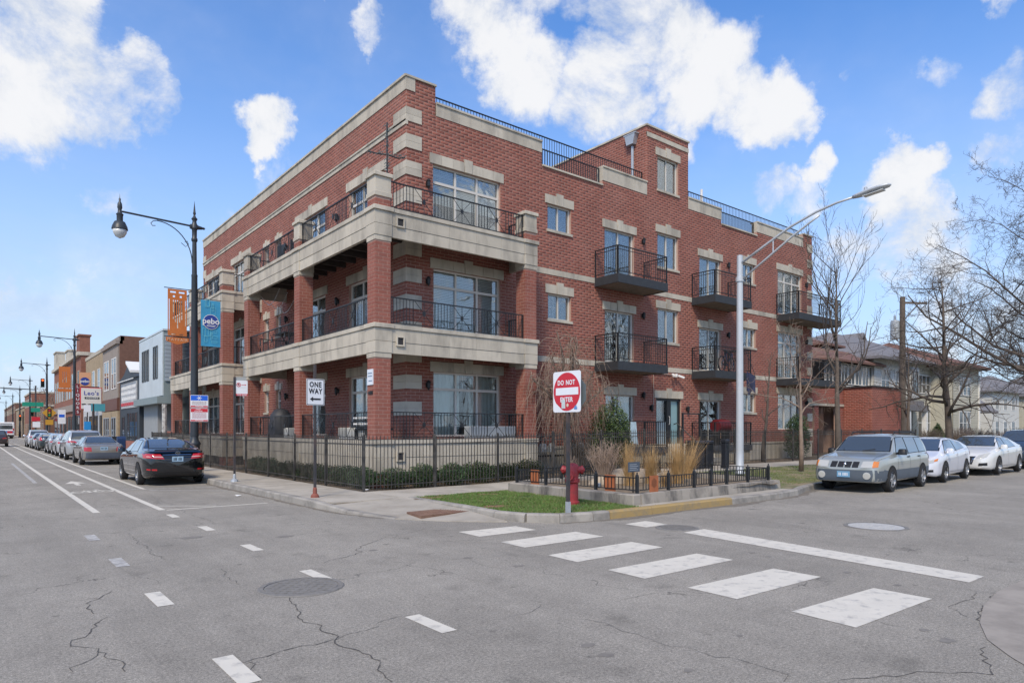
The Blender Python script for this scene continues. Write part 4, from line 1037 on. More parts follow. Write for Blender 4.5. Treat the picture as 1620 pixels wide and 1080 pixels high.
# ------------------------------------------------------------------ iron fence round the building
def iron_fence(label, runs, posts, h=1.40, step=.105, zt=None, cat='fence', name='iron_fence', group=None):
    """runs of pickets between rails; posts are parts, and so is each picket until there are 290 of them"""
    x, y = runs[0][0]; t = thing(name, label, cat, (x, y, gz(x) + .1), group=group)
    w = WLOC[t.name]; cnt = 0; rest = MB()
    pk = MB().box(-.008, .008, -.008, .008, .06, h); pk.v += [(-.008, 0, h), (.008, 0, h), (0, 0, h + .05)]; n_ = len(pk.v); pk.face(n_ - 3, n_ - 2, n_ - 1)
    pme = pk.mesh('picket', M_FENCE); po = MB().box(-.027, .027, -.027, .027, -.05, h + .03); po.lathe([(.036, h + .03), (.03, h + .05), (0, h + .07)], 6); pome = po.mesh('post', M_FENCE)
    for a, b in runs:
        A, B = Vector((*a, gz(a[0]) + .12)), Vector((*b, gz(b[0]) + .12)); L_ = (B - A).length; d = (B - A) / L_; m_ = MB()
        n = max(1, int(L_ / 2)); 
        for zz in (.16, h - .20, h - .08):
            for i in range(n):
                p, q = A.lerp(B, i / n), A.lerp(B, (i + 1) / n); p.z = gz(p.x) + .12; q.z = gz(q.x) + .12
                m_.bar(p + Vector((0, 0, zz)), q + Vector((0, 0, zz)), .022, .022)
        m_.build('rail', M_FENCE, t)
        s_ = step
        while s_ < L_:
            p = A + d * s_; z = gz(p.x) + .12
            if cnt < 290: link_piece('picket', pme, t, (p.x - w[0], p.y - w[1], z - w[2])); cnt += 1
            else: c_ = MB().add(pk); c_.shift((p.x, p.y, z)); rest.add(c_)
            s_ += step
    for p in posts: link_piece('post', pome, t, (p[0] - w[0], p[1] - w[1], gz(p[0]) + .12 - w[2]))
    if rest.v: rest.build('picket_rows', M_FENCE, t, kind='stuff')
    return t
M_FENCE = mat('fence_iron', (.035, .034, .033), .55, var=.3, vscale=3, dirt=(.16, .14, .12), dscale=3, damt=.5)
def along(a, b, st):
    A, B = Vector(a), Vector(b); n = max(1, round((B - A).length / st)); return [tuple(A.lerp(B, i / n)) for i in range(n + 1)]
iron_fence('black iron picket fence along the main street side of the brick building', [((7.63, 15.42), (7.63, 41.0))], along((7.63, 15.42), (7.63, 41.0), 2.25))
iron_fence('black iron picket fence facing the side street, from the corner to the entrance gate', [((7.66, 15.40), (20.45, 15.40))], along((9.7, 15.40), (20.45, 15.40), 2.15))
iron_fence('black iron picket fence facing the side street, east of the entrance gate', [((21.6, 15.40), (42.0, 15.40))], along((21.6, 15.40), (42.0, 15.40), 2.25))
t = thing('gate_frame', 'tall thin black gate frame over the entrance path', 'gate', (20.5, 15.4, gz(20.5) + .12))
m_ = MB(); m_.box(20.47, 20.53, 15.37, 15.43, .2, 2.32); m_.build('post', M_BLACK, t); m_ = MB(); m_.box(21.5, 21.56, 15.37, 15.43, .2, 2.32); m_.build('post', M_BLACK, t)
m_ = MB(); m_.box(20.53, 21.5, 15.38, 15.42, 2.27, 2.31); m_.build('lintel_bar', M_BLACK, t)

# ------------------------------------------------------------------ raised planter with its low fence
pl = thing('planter', 'raised corner planting bed with stained low concrete walls', 'planter', (10.6, 9.15, .13))
M_PLW = mat('planter_concrete', (.33, .30, .26), .9, var=.12, vscale=2, rnd=.05, bump=.4, bscale=30, dirt=(.045, .045, .045), dscale=2.3, damt=.85, streak=.35, dlo=.47, dhi=.66)
for a, b in along((10.6, 9.15), (10.6, 13.3), 2.1)[:-1] and zip(along((10.6, 9.15), (10.6, 13.3), 2.1), along((10.6, 9.15), (10.6, 13.3), 2.1)[1:]):
    m_ = MB(); m_.cbox(10.55, 10.80, a[1] + .004, b[1] - .004, .08, .36, .02); m_.build('wall_block', M_PLW, pl)
pts = along((10.8, 9.15), (16.7, 9.42), 2.0)
for a, b in zip(pts, pts[1:]):
    m_ = MB(); i = 0; z0, z1 = 0, 0; y0_, y1_ = a[1], b[1]
    v = [(a[0] + .004, y0_ - .03, z0 + .1), (b[0] - .004, y1_ - .03, z1 + .1), (b[0] - .004, y1_ + .24, z1 + .1), (a[0] + .004, y0_ + .24, z0 + .1), (a[0] + .004, y0_, z0 + .355), (b[0] - .004, y1_, z1 + .355), (b[0] - .004, y1_ + .22, z1 + .36), (a[0] + .004, y0_ + .22, z0 + .36)]
    m_.v = v; [m_.face(*f) for f in ((0, 3, 2, 1), (4, 5, 6, 7), (0, 1, 5, 4), (1, 2, 6, 5), (2, 3, 7, 6), (3, 0, 4, 7))]; m_.build('wall_block', M_PLW, pl)
m_ = MB(); m_.box(16.45, 16.7, 9.66, 13.3, .12, .42); m_.build('wall_block', M_PLW, pl); m_ = MB(); m_.box(10.8, 16.45, 13.08, 13.3, .1, .38); m_.build('wall_block', M_PLW, pl)
M_MULCH = mat('mulch', (.20, .155, .105), .95, var=.35, vscale=9, bump=1.0, bscale=25, dirt=(.10, .075, .05), dscale=4, damt=.8)
m_ = MB(); nx, ny = 24, 16
for i in range(nx + 1):
    for j in range(ny + 1):
        x, y = 10.78 + (16.47 - 10.78) * i / nx, 9.3 + (13.1 - 9.3) * j / ny; m_.v.append((x, y, 0.30 + .05 * noise.noise(Vector((x * 1.7, y * 1.7, 0)))))
for i in range(nx):
    for j in range(ny): a = i * (ny + 1) + j; m_.face(a, a + ny + 1, a + ny + 2, a + 1)
m_.build('mulch', M_MULCH, pl, smooth=True)
def low_fence(label, a, b, posts, ornaments=()):
    t = thing('low_fence', label, 'fence', (*a, 0.3)); A, B = Vector((*a, 0)), Vector((*b, 0)); L_ = (B - A).length; d = (B - A) / L_
    Z = lambda p, z: Vector((p.x, p.y, 0.32 + z)); w = WLOC[t.name]
    m_ = MB()
    for z in (.10, .36): m_.bar(Z(A, z), Z(B, z), .02, .02)
    m_.build('rail', M_BLACK, t)
    me = MB().box(-.007, .007, -.007, .007, .10, .36).mesh('picket', M_BLACK); s_ = .1
    while s_ < L_: p = A + d * s_; link_piece('picket', me, t, (p.x - w[0], p.y - w[1], 0.32 - w[2])); s_ += .1
    po = MB().box(-.028, .028, -.028, .028, -.06, .40); po.lathe([(.036, .40), (.03, .43), (.012, .44), (.016, .47), (0, .49)], 8); pm_ = po.mesh('post', M_BLACK)
    for s_ in posts: p = A + d * s_; link_piece('post', pm_, t, (p.x - w[0], p.y - w[1], 0.32 - w[2]))
    u = Vector((0, 0, 1)); nrm = d.cross(u)
    for s_ in ornaments:
        p = Z(A + d * s_, 0) + nrm * .012; m_ = MB(); m_.prism([p + d * -.15 + u * .04, p + d * .15 + u * .04, p + d * .15 + u * .39, p - d * .15 + u * .39], nrm * .012); o = m_.build('rust_panel', M_RUST, t, fix=True)
        for k in (-2, -1, 0, 1, 2):
            m_ = MB(); q = p + nrm * .012 + d * k * .036; hh = .10 - abs(k) * .022; m_.prism([q - d * .009 + u * (.22 - hh), q + d * .009 + u * (.22 - hh), q + d * .009 + u * (.24 + hh), q - d * .009 + u * (.24 + hh)], nrm * .002); m_.build('cut_slot', M_SLOT, o, fix=True)
    return t
M_RUST = mat('rusted_steel', (.36, .115, .045), .8, var=.2, vscale=6, bump=.3); M_SLOT = mat('slot_shadow_gap', (.10, .04, .02), .9)
low_fence('low black iron fence with rust panels on the west wall of the planter', (10.86, 9.32), (10.7, 13.15), (0, 1.15, 2.75, 3.8), (.75, 3.15))
low_fence('low black iron fence with one rust panel on the street side of the planter', (10.96, 9.32), (16.45, 9.58), (1.0, 2.0, 2.7, 3.4, 4.4, 5.45), (.45,))
low_fence('low black iron fence along the back of the planter', (10.8, 13.18), (16.5, 13.18), (1.5, 2.9, 4.3, 5.6)); low_fence('low black iron fence closing the east end of the planter', (16.52, 9.6), (16.52, 13.15), (1.8,))
t = thing('info_sign', 'small dark rectangular sign on a thin stake in the planter', 'sign', (11.4, 9.9, .35)); m_ = MB(); m_.box(11.39, 11.41, 9.89, 9.91, .3, .80); m_.build('stake', M_BLACK, t); m_ = MB(); m_.box(11.22, 11.60, 9.875, 9.888, .76, .98); m_.build('plate', mat('slate_blue_sign', (.07, .09, .12), .5), t)
for k in range(4): m_ = MB(); m_.box(11.26, 11.54 - .05 * (k % 2), 9.872, 9.875, .80 + k * .04, .812 + k * .04); m_.build('print_line', mat('sign_grey_print', (.35, .38, .42), .5), t)
t = thing('garden_spotlight', 'small silver garden spotlight on the mulch inside the planter', 'lamp', (11.0, 10.55, .36)); m_ = MB(); m_.lathe([(.02, 0), (.045, .02), (.05, .10), (.03, .11), (0, .09)], 10, (11.0, 10.55, .38)); m_.build('head', M_GALV, t)

# ------------------------------------------------------------------ street lamps
M_LAMPP = mat('lamp_post_paint', (.028, .036, .046), .45, var=.15, vscale=4); M_LENS = mat('lamp_lens', (.60, .62, .62), .15)
def make_lamp():
    t = thing('street_lamp', 'tall dark ornamental street lamp carrying an orange and a blue banner, behind the black sedan', 'street lamp', (0, 0, 0), group='ornamental street lamps')
    m_ = MB(); m_.lathe([(.24, 0), (.24, .12), (.20, .18), (.19, .95), (.22, 1.0), (.21, 1.06), (.15, 1.15), (.135, 1.3)], 16); m_.build('base', M_LAMPP, t, smooth=40)
    m_ = MB(); m_.lathe([(.15, 1.3), (.135, 3.0), (.105, 7.2), (.11, 7.22), (.11, 7.28), (.09, 7.3), (.075, 8.6)], 14); m_.build('pole', M_LAMPP, t, smooth=40)
    m_ = MB(); m_.lathe([(.075, 8.5), (.11, 8.55), (.11, 8.62), (.085, 8.66), (.09, 8.95), (.13, 9.0), (.12, 9.12), (.08, 9.2), (.07, 9.28), (.11, 9.36), (.06, 9.42), (.03, 9.5), (.055, 9.56), (.04, 9.62), (.0, 10.05)], 12); m_.build('finial', M_LAMPP, t, smooth=40)
    m_ = MB(); m_.tube([(.10, 0, 9.06), (-.15, 0, 9.06)], .09, 10); m_.tube([(-.15, 0, 9.08), (-2.35, 0, 9.16)], .035, 8); m_.tube([(.1, 0, 9.06), (.28, 0, 9.06)], [.085, .05], 10); m_.lathe([(0, .0), (.045, .03), (.05, .07), (0, .11)], 8, (.27, 0, 9.06), 'x')
    m_.build('arm', M_LAMPP, t, smooth=40)
    m_ = MB(); pts = [(-1.25 + 1.17 * math.sin(a), 0, 9.06 - 1.35 * (1 - math.cos(a))) for a in [i * math.pi / 2 / 12 for i in range(13)]]; m_.tube(pts, .018, 6); m_.tube([(-1.25, 0, 9.06), (-1.38, 0, 9.02), (-1.45, 0, 8.93), (-1.4, 0, 8.85), (-1.30, 0, 8.87)], .014, 5); m_.tube([(-.45, 0, 8.4), (-.30, 0, 8.28), (-.20, 0, 8.38), (-.25, 0, 8.50), (-.33, 0, 8.45)], .012, 5); m_.build('scroll_bracket', M_LAMPP, t)
    m_ = MB(); c = (-2.42, 0, 0); m_.lathe([(.0, 9.78), (.012, 9.62), (.035, 9.58), (.03, 9.50), (.07, 9.42), (.08, 9.28), (.06, 9.22), (.07, 9.10), (.12, 9.05), (.10, 9.0), (.10, 8.82), (.17, 8.78), (.24, 8.62), (.26, 8.52), (.235, 8.50)], 14, c)
    hd = m_.build('lamp_head', M_LAMPP, t, smooth=50)
    m_ = MB(); m_.lathe([(.235, 8.5), (.21, 8.40), (.14, 8.27), (.0, 8.20)], 14, c); m_.build('lens', M_LENS, hd, smooth=True)
    return t
L1 = make_lamp(); L1.location = (6.4, 26.8, .15)
for i, (y, lab) in enumerate(((66.7, 'dark ornamental street lamp with banners beside the white shop sign'), (95, 'third dark ornamental street lamp along the main street'), (127, 'fourth dark ornamental street lamp along the main street'), (158, 'fifth, small dark ornamental street lamp along the main street'), (190, 'sixth, distant dark ornamental street lamp along the main street'), (235, 'farthest dark ornamental street lamp down the main street'))):
    dup(L1, (6.4 + .003 * y, y, .15), label=lab)
# banners of the near lamp
BX, BY = 6.4, 26.8
def flatp(mb, pts, y, d=.012):
    """polygon in the XZ plane at depth y"""
    mb.prism([(a, y, b) for a, b in pts], (0, d, 0)); return mb
def rect(a, b, c, d): return [(a, c), (b, c), (b, d), (a, d)]
t = thing('orange_banner', 'orange cut metal banner reading MAYFAIR, left of the street lamp pole', 'banner', (BX - .5, BY, 4.8))
OR = mat('orange_steel', (.50, .145, .03), .6, var=.1, vscale=4)
x0, x1, zb, zt = 5.50, 6.14, 5.12, 6.82
slots = [(x0 + .035, x0 + .06, 5.3, 6.45), (x1 - .06, x1 - .035, 5.5, 6.45)] + [(x0 + .17 + .07 * k, x0 + .205 + .07 * k, zl, 6.42) for k, zl in enumerate((5.72, 5.62, 5.40, 5.62, 5.72))] + [(x0 + .08, x0 + .27, 6.68, 6.74), (x0 + .37, x0 + .56, 6.68, 6.74), (x0 + .12, x0 + .26, 5.16, 5.19), (x0 + .38, x0 + .52, 5.16, 5.19), (x0 + .17, x0 + .24, 6.52, 6.59), (x0 + .40, x0 + .47, 6.52, 6.59)]
PB = prox(BY, 'y', -1); m_ = wall_mb(PB, x0, x1, zb, zt, slots, .01); m_.build('panel', OR, t)
m_ = MB(); flatp(m_, [(x0 - .06, 4.92), (x0 + .32, 4.80), (x1 + .06, 4.92), (x1 + .06, 5.06), (x0 - .06, 5.06)], BY - .01, .01); m_.build('name_plate', OR, t, fix=True)
tm = text_mb('MAYFAIR', .135, .002, .002, spacing=1.35); tm.shift((x0 + .32, BY - .015, 4.975)); tm.build('lettering', mat('pale_orange_letter', (.66, .40, .26), .6), t)
m_ = MB(); m_.bar((x0 - .12, BY, 6.85), (BX - .1, BY, 6.85), .025); m_.bar((x0 - .12, BY - .005, 5.09), (BX - .1, BY - .005, 5.09), .025)
m_.build('bracket', M_BLACK, t)
t = thing('blue_banner', 'blue printed banner with a round dark blue emblem, right of the street lamp pole', 'banner', (BX + .6, BY, 4.8))
BL = mat('banner_blue', (.045, .30, .52), .6, var=.12, vscale=3); bx0, bx1, bz0, bz1 = 6.62, 7.32, 4.82, 6.55
m_ = MB(); n = 10
for i in range(n + 1):
    z = bz0 + (bz1 - bz0) * i / n; w_ = .012 * math.sin(i * 1.3)
    for x in (bx0, (bx0 + bx1) / 2, bx1): m_.v.append((x, BY + w_ * (1 if x == bx1 else .3), z))
for i in range(n):
    for j in range(2): a = i * 3 + j; m_.face(a, a + 1, a + 4, a + 3)
m_.build('cloth', BL, t, smooth=True)
m_ = MB(); r_ = random.Random(5); LBL = mat('banner_light_blue', (.15, .50, .62), .6); k0 = .0
for i in range(16):
    x = bx0 + .05 + r_.random() * .45; z = bz0 + .06 + r_.random() * 1.5; w_, h_ = r_.uniform(.05, .2), r_.uniform(.06, .3); k0 += .0004
    if abs(z + h_ / 2 - 5.72) < .32: continue
    for q in (rect(x, x + w_, z, z + .012), rect(x, x + w_, z + h_, z + h_ + .012), rect(x, x + .012, z + .012, z + h_), rect(x + w_, x + w_ + .012, z + .012, z + h_)): flatp(m_, q, BY - .024 - k0, .002)
m_.build('line_print', LBL, t, fix=True)
def disc(cx_, cz_, r, y, n=28, sx=1.0): return flatp(MB(), [(cx_ + sx * r * math.cos(2 * math.pi * i / n), cz_ + r * math.sin(2 * math.pi * i / n)) for i in range(n)], y, .003)
disc(6.97, 5.74, .28, BY - .036).build('emblem_ring', M_WHITE, t, fix=True); disc(6.97, 5.74, .262, BY - .040).build('emblem', mat('navy_blue', (.02, .05, .28), .5), t, fix=True)
tm = text_mb('pebo', .30, .006, .002); tm.shift((6.97, BY - .044, 5.76)); tm.build('lettering', M_WHITE, t)
for k in (0, 1): m_ = MB(); flatp(m_, rect(6.82, 7.14 - .04 * k, 5.60 - .04 * k, 5.617 - .04 * k), BY - .044, .002); m_.build('print_line', M_WHITE, t, fix=True)
m_ = MB(); m_.bar((6.45, BY, 6.58), (7.35, BY, 6.58), .022); m_.bar((6.45, BY, 4.79), (7.35, BY, 4.79), .022); m_.build('bracket', M_BLACK, t)
# banners on the second lamp: copies that carry no lettering at this distance
t = thing('orange_banner', 'small orange cut metal banner on the second street lamp', 'banner', (6.0, 66.7, 4.9)); m_ = wall_mb(prox(66.6, 'y', -1), 5.5, 6.3, 5.15, 6.9, [(5.75 + .12 * k, 5.8 + .12 * k, 5.6, 6.5) for k in range(3)], .01); m_.box(5.42, 6.38, 66.6, 66.61, 4.82, 5.08); m_.build('panel', OR, t)
t = thing('peach_banner', 'pale orange banner with a round blue emblem on the second street lamp', 'banner', (7.3, 66.7, 4.9)); m_ = MB(); m_.box(6.9, 7.75, 66.6, 66.61, 4.6, 6.5); m_.build('cloth', mat('peach_cloth', (.62, .33, .19), .7), t); disc(7.32, 5.75, .34, 66.59).build('emblem', mat('navy_blue', (.02, .05, .28), .5), t, fix=True); tm = text_mb('pebo', .34, .006, .002); tm.shift((7.32, 66.585, 5.76)); tm.build('lettering', M_WHITE, t)

# silver cobra-head lamp
M_SILV = mat('silver_lamp_paint', (.50, .53, .56), .4, var=.05, vscale=5, metal=.2)
t = thing('cobra_lamp', 'tall pale silver street lamp with a double curved arm over the side street', 'street lamp', (19.2, 12.2, .29))
m_ = MB(); m_.lathe([(.16, .0), (.16, .05), (.125, .1), (.12, .8), (.105, 4.3), (.095, 6.15), (.13, 6.16), (.13, 6.3), (.095, 6.31), (.09, 7.0), (.0, 7.03)], 16, (19.2, 12.2, .28)); m_.build('pole', M_SILV, t, smooth=40)
def qb(p0, p1, p2, n=14): return [tuple(Vector(p0) * (1 - s_) ** 2 + Vector(p1) * 2 * s_ * (1 - s_) + Vector(p2) * s_ * s_ for s_ in (i / n,))[0] for i in range(n + 1)]
# the arm reaches south over the roadway
AY = 12.2
armu = [(19.2, AY, 7.0), (19.2, AY - .8, 7.38), (19.2, AY - 1.7, 7.80), (19.2, AY - 2.5, 8.05), (19.2, AY - 3.1, 8.16), (19.2, AY - 3.65, 8.20)]
arml = [(19.2, AY, 6.45), (19.2, AY - .9, 6.98), (19.2, AY - 1.7, 7.46), (19.2, AY - 2.3, 7.78), (19.2, AY - 2.6, 7.93)]
m_ = MB(); m_.tube(armu, [.04, .04, .04, .038, .036, .034], 8); m_.build('upper_arm', M_SILV, t, smooth=True)
m_ = MB(); m_.tube(arml, .034, 8); m_.build('lower_arm', M_SILV, t, smooth=True)
m_ = MB(); m_.tube([(19.2, AY - 1.15, 7.54), (19.2, AY - 1.15, 7.14)], .018, 6); m_.build('strut', M_SILV, t)
m_ = MB(); hx = 19.2
sec = [(-3.55, .05, .05, 8.20), (-3.7, .10, .07, 8.21), (-3.95, .16, .08, 8.23), (-4.25, .17, .07, 8.26), (-4.48, .12, .05, 8.27), (-4.55, .04, .02, 8.27)]
for dy, w_, h_, z in sec:
    for i in range(10): a = 2 * math.pi * i / 10; m_.v.append((hx + w_ * math.cos(a), AY + dy, z + h_ * math.sin(a)))
for j in range(5):
    for i in range(10): k = (i + 1) % 10; m_.face(j * 10 + i, j * 10 + k, j * 10 + 10 + k, j * 10 + 10 + i)
m_.face(*range(9, -1, -1)); m_.face(*range(50, 60)); hd = m_.build('lamp_head', M_SILV, t, smooth=True, fix=True)
m_ = MB(); m_.lathe([(.05, 8.28), (.05, 8.36), (.03, 8.38), (0, 8.38)], 8, (hx, AY - 3.9, 0)); m_.build('photocell', M_GALV, hd)
m_ = MB(); m_.prism([(hx - .10, AY - 3.85, 8.145), (hx + .10, AY - 3.85, 8.145), (hx + .10, AY - 4.38, 8.19), (hx - .10, AY - 4.38, 8.19)], (0, 0, -.02)); m_.build('lens', M_LENS, hd, fix=True)

# ------------------------------------------------------------------ signs
M_POSTD = mat('sign_post_dark', (.035, .035, .04), .6, var=.2, vscale=5, dirt=(.12, .07, .05), dscale=4, damt=.5); M_RED = mat('sign_red', (.52, .018, .035), .45, var=.06, vscale=4); M_SIGNW = mat('sign_white', (.72, .74, .78), .4, var=.04, vscale=5); M_SIGNB = mat('sign_black', (.015, .015, .018), .5)
def rrect(w, h, r, n=4):
    o = []
    for cx_, cz_, a0 in ((w / 2 - r, -h / 2 + r, -90), (w / 2 - r, h / 2 - r, 0), (-w / 2 + r, h / 2 - r, 90), (-w / 2 + r, -h / 2 + r, 180)):
        for i in range(n + 1): a = R(a0 + 90 * i / n); o.append((cx_ + r * math.cos(a), cz_ + r * math.sin(a)))
    return o
def plate(par, name, pts, y, th, m, T): mb = MB(); flatp(mb, pts, y, th); mb.xf(T); return mb.build(name, m, par, fix=True)
def T_(x, y, z, rz): return Matrix.Translation((x, y, z)) @ Matrix.Rotation(R(rz), 4, 'Z')
# do not enter
sx, sy = 8.62, 9.06
t = thing('do_not_enter_sign', 'white square sign with a red disc reading DO NOT ENTER on a black post', 'sign', (sx, sy, .13))
m_ = MB(); m_.box(sx - .028, sx + .028, sy - .028, sy + .028, .36, 2.72); m_.build('post', M_POSTD, t); m_ = MB(); m_.box(sx - .036, sx + .036, sy - .036, sy + .036, .1, .36); m_.build('post_sleeve', M_GALV, t)
# faces west: its face lies in a plane x = const
T = T_(sx - .035, sy, 2.40, -90); W_ = .76
plate(t, 'plate', rrect(.74, .76, .05), 0, .004, M_SIGNW, T)
c = [(.355 * math.cos(2 * math.pi * i / 40), .355 * math.sin(2 * math.pi * i / 40)) for i in range(40)]; c = [p for p in c if not (p[0] < -.14 and p[1] < -.22)] 
plate(t, 'red_disc', c, -.004, .003, M_RED, T); plate(t, 'white_bar', rect(-.29, .31, -.06, .075), -.007, .003, M_SIGNW, T)
for s_, z, xo in (('DO', .165, -.155), ('NOT', .165, .105), ('ENTER', -.15, 0)): tm = text_mb(s_, .125, .003, .0015, .84, 1.1); tm.shift((xo, -.0085, z)); tm.xf(T); tm.build('lettering', M_SIGNW, t)
plate(t, 'sticker', rect(-.13, -.03, -.31, -.15), -.0102, .002, mat('sticker_grey', (.50, .58, .58), .6, var=.4, vscale=90), T)
plate(t, 'sticker', [(.03 + .03 * math.cos(a * .785), -.25 + .035 * math.sin(a * .785)) for a in range(8)], -.0102, .002, mat('sticker_cream', (.62, .52, .42), .6), T)
plate(t, 'sticker', rect(.20, .28, -.33, -.29), -.0062, .002, mat('sticker_blue', (.10, .25, .55), .6), T); plate(t, 'sticker', rect(.22, .26, -.285, -.26), -.0062, .002, mat('sticker_blue', (.1, .25, .55), .6), T)
t2 = thing('stop_sign_back', 'unpainted metal back of an octagonal sign half hidden behind the red disc sign', 'sign', (sx + .04, sy, 2.35))
T2 = T_(sx + .05, sy - .03, 2.36, 0); mb = MB(); flatp(mb, [(.36 * math.cos(R(22.5 + 45 * i)), .36 * math.sin(R(22.5 + 45 * i))) for i in range(8)], 0, .004); mb.xf(T_(sx + .06, sy - .07, 2.37, -90)); mb.build('plate', mat('sign_back', (.20, .24, .26), .5, metal=.5), t2, fix=True)
# one way
sx, sy = 6.08, 14.75
t = thing('one_way_sign', 'white sign reading ONE WAY with a black arrow pointing left on a dark post', 'sign', (sx, sy, .15))
m_ = MB(); m_.box(sx - .026, sx + .026, sy - .026, sy + .026, .2, 3.18); m_.build('post', M_POSTD, t); m_ = MB(); m_.lathe([(.10, .15), (.09, .2), (.05, .24), (.045, .36), (.035, .38)], 10, (sx, sy, 0)); m_.build('post_foot', mat('rust_red_foot', (.22, .07, .05), .8, var=.2), t)
T = T_(sx, sy - .032, 2.55, 6); plate(t, 'plate', rrect(.45, .60, .03), 0, .004, M_SIGNW, T)
bo = rrect(.43, .58, .025); bi = rrect(.405, .555, .02); mb = MB(); n = len(bo)
for i in range(n): j = (i + 1) % n; mb.prism([(bo[i][0], -.002, bo[i][1]), (bo[j][0], -.002, bo[j][1]), (bi[j][0], -.002, bi[j][1]), (bi[i][0], -.002, bi[i][1])], (0, .0015, 0))
mb.xf(T); mb.build('border', M_SIGNB, t, fix=True)
for s_, z in (('ONE', .165), ('WAY', .015)): tm = text_mb(s_, .165, .005, .0015, .80, 1.15); tm.shift((.0, -.003, z)); tm.xf(T); tm.build('lettering', M_SIGNB, t)
plate(t, 'arrow', [(-.14, -.16), (-.06, -.105), (-.06, -.14), (.14, -.14), (.12, -.16), (.14, -.18), (-.06, -.18), (-.06, -.215)], -.003, .0015, M_SIGNB, T)
# no parking
sx, sy = 6.05, 20.7
t = thing('no_parking_sign', 'white no parking sign with a red TOW ZONE strip on a thin dark post', 'sign', (sx, sy, .15))
m_ = MB(); m_.box(sx - .026, sx + .026, sy - .026, sy + .026, .2, 3.26); m_.build('post', M_POSTD, t); m_ = MB(); m_.lathe([(.12, .15), (.11, .2), (.05, .24), (.04, .36), (.03, .38)], 10, (sx, sy, 0)); m_.build('post_foot', M_GALV, t)
T = T_(sx + .20, sy - .03, 2.93, -8); plate(t, 'plate', rrect(.33, .46, .02), 0, .004, M_SIGNW, T); plate(t, 'upper_plate', rrect(.30, .15, .02), .01, .004, mat('grey_sign', (.34, .36, .36), .5), T_(sx + .17, sy - .03, 3.19, -8))
mb = MB(); cr = (-.085, .10)
for i in range(20):
    a, b = 2 * math.pi * i / 20, 2 * math.pi * (i + 1) / 20; pt = lambda q, r_: (cr[0] + r_ * math.cos(q), -.003, cr[1] + r_ * math.sin(q)); mb.quad(pt(a, .045), pt(a, .062), pt(b, .062), pt(b, .045))
mb.quad((cr[0] - .04, -.0045, cr[1] + .028), (cr[0] - .028, -.0045, cr[1] + .04), (cr[0] + .04, -.0045, cr[1] - .028), (cr[0] + .028, -.0045, cr[1] - .04)); mb.xf(T); mb.build('prohibition_ring', M_RED, t)
tm = text_mb('P', .085, .003, .001); tm.shift((cr[0], -.002, cr[1])); tm.xf(T); tm.build('lettering', M_SIGNB, t)
plate(t, 'arrow', [(-.01, .093), (.09, .093), (.09, .08), (.13, .10), (.09, .12), (.09, .107), (-.01, .107)], -.003, .0015, M_RED, T); plate(t, 'rule', rect(-.13, .13, .02, .024), -.003, .0015, mat('sign_grey_line', (.4, .42, .45), .5), T)
plate(t, 'red_strip', rect(-.165, .165, -.225, -.165), -.003, .0015, M_RED, T); tm = text_mb('TOW ZONE', .05, .001, .0005); tm.shift((0, -.005, -.195)); tm.xf(T); tm.build('lettering', M_SIGNW, t)
m_ = MB(); m_.box(sx - .02, sx + .35, sy - .01, sy, 2.57, 2.62); m_.xf(Matrix.Identity(4)); m_.box(sx + .03, sx + .33, sy - .012, sy - .002, 2.52, 2.66); 
# snow route and street cleaning signs on the lamp pole
t = thing('parking_signs', 'blue and white snowflake sign over a red and white cleaning sign, on the lamp pole', 'sign', (6.4, 26.6, 2.1))
T = T_(6.52, 26.60, 2.74, -14); plate(t, 'upper_plate', rrect(.60, .46, .03), 0, .004, M_SIGNW, T); plate(t, 'blue_field', rect(-.285, .285, .03, .215), -.003, .002, mat('sign_blue', (.01, .11, .62), .4), T)
for k in range(3): a = k * math.pi / 3; d_ = (math.cos(a), math.sin(a)); q = (-d_[1], d_[0]); plate(t, 'snowflake_arm', [(d_[0] * .085 + q[0] * .009, .12 + d_[1] * .085 + q[1] * .009), (d_[0] * .085 - q[0] * .009, .12 + d_[1] * .085 - q[1] * .009), (-d_[0] * .085 - q[0] * .009, .12 - d_[1] * .085 - q[1] * .009), (-d_[0] * .085 + q[0] * .009, .12 - d_[1] * .085 + q[1] * .009)], -.006 - k * .001, .001, M_SIGNW, T)
def scribble(T, x0, x1, z0, z1, m, n, seed):
    mb = MB(); r_ = random.Random(seed)
    for k in range(n):
        z = z1 - (z1 - z0) * (k + .5) / n; x = x0
        while x < x1: w_ = r_.uniform(.015, .05); flatp(mb, rect(x, min(x + w_, x1), z - .008, z + .008), -.004, .001); x += w_ + .012
    mb.xf(T); mb.build('small_print', m, t, fix=True)
scribble(T, -.24, .24, -.14, .0, mat('sign_grey_print2', (.30, .20, .22), .5), 4, 1); plate(t, 'red_strip', rect(-.285, .285, -.215, -.165), -.003, .002, M_RED, T); tm = text_mb('TOW ZONE', .05, .001, .0005); tm.shift((0, -.005, -.19)); tm.xf(T); tm.build('lettering', M_SIGNW, t)
T = T_(6.52, 26.60, 2.24, -14); plate(t, 'lower_plate', rrect(.60, .50, .03), 0, .004, M_SIGNW, T); plate(t, 'red_field', rect(-.285, .285, .10, .235), -.003, .002, M_RED, T)
for s_, z in (('STREET', .20), ('CLEANING', .14)): tm = text_mb(s_, .055, .001, .0005); tm.shift((-.03, -.005, z)); tm.xf(T); tm.build('lettering', M_SIGNW, t)
scribble(T, -.24, .24, -.14, .08, mat('sign_red_print', (.45, .15, .18), .5), 6, 2); plate(t, 'red_strip', rect(-.285, .285, -.235, -.185), -.003, .002, M_RED, T); tm = text_mb('TOW ZONE', .05, .001, .0005); tm.shift((0, -.005, -.21)); tm.xf(T); tm.build('lettering', M_SIGNW, t)

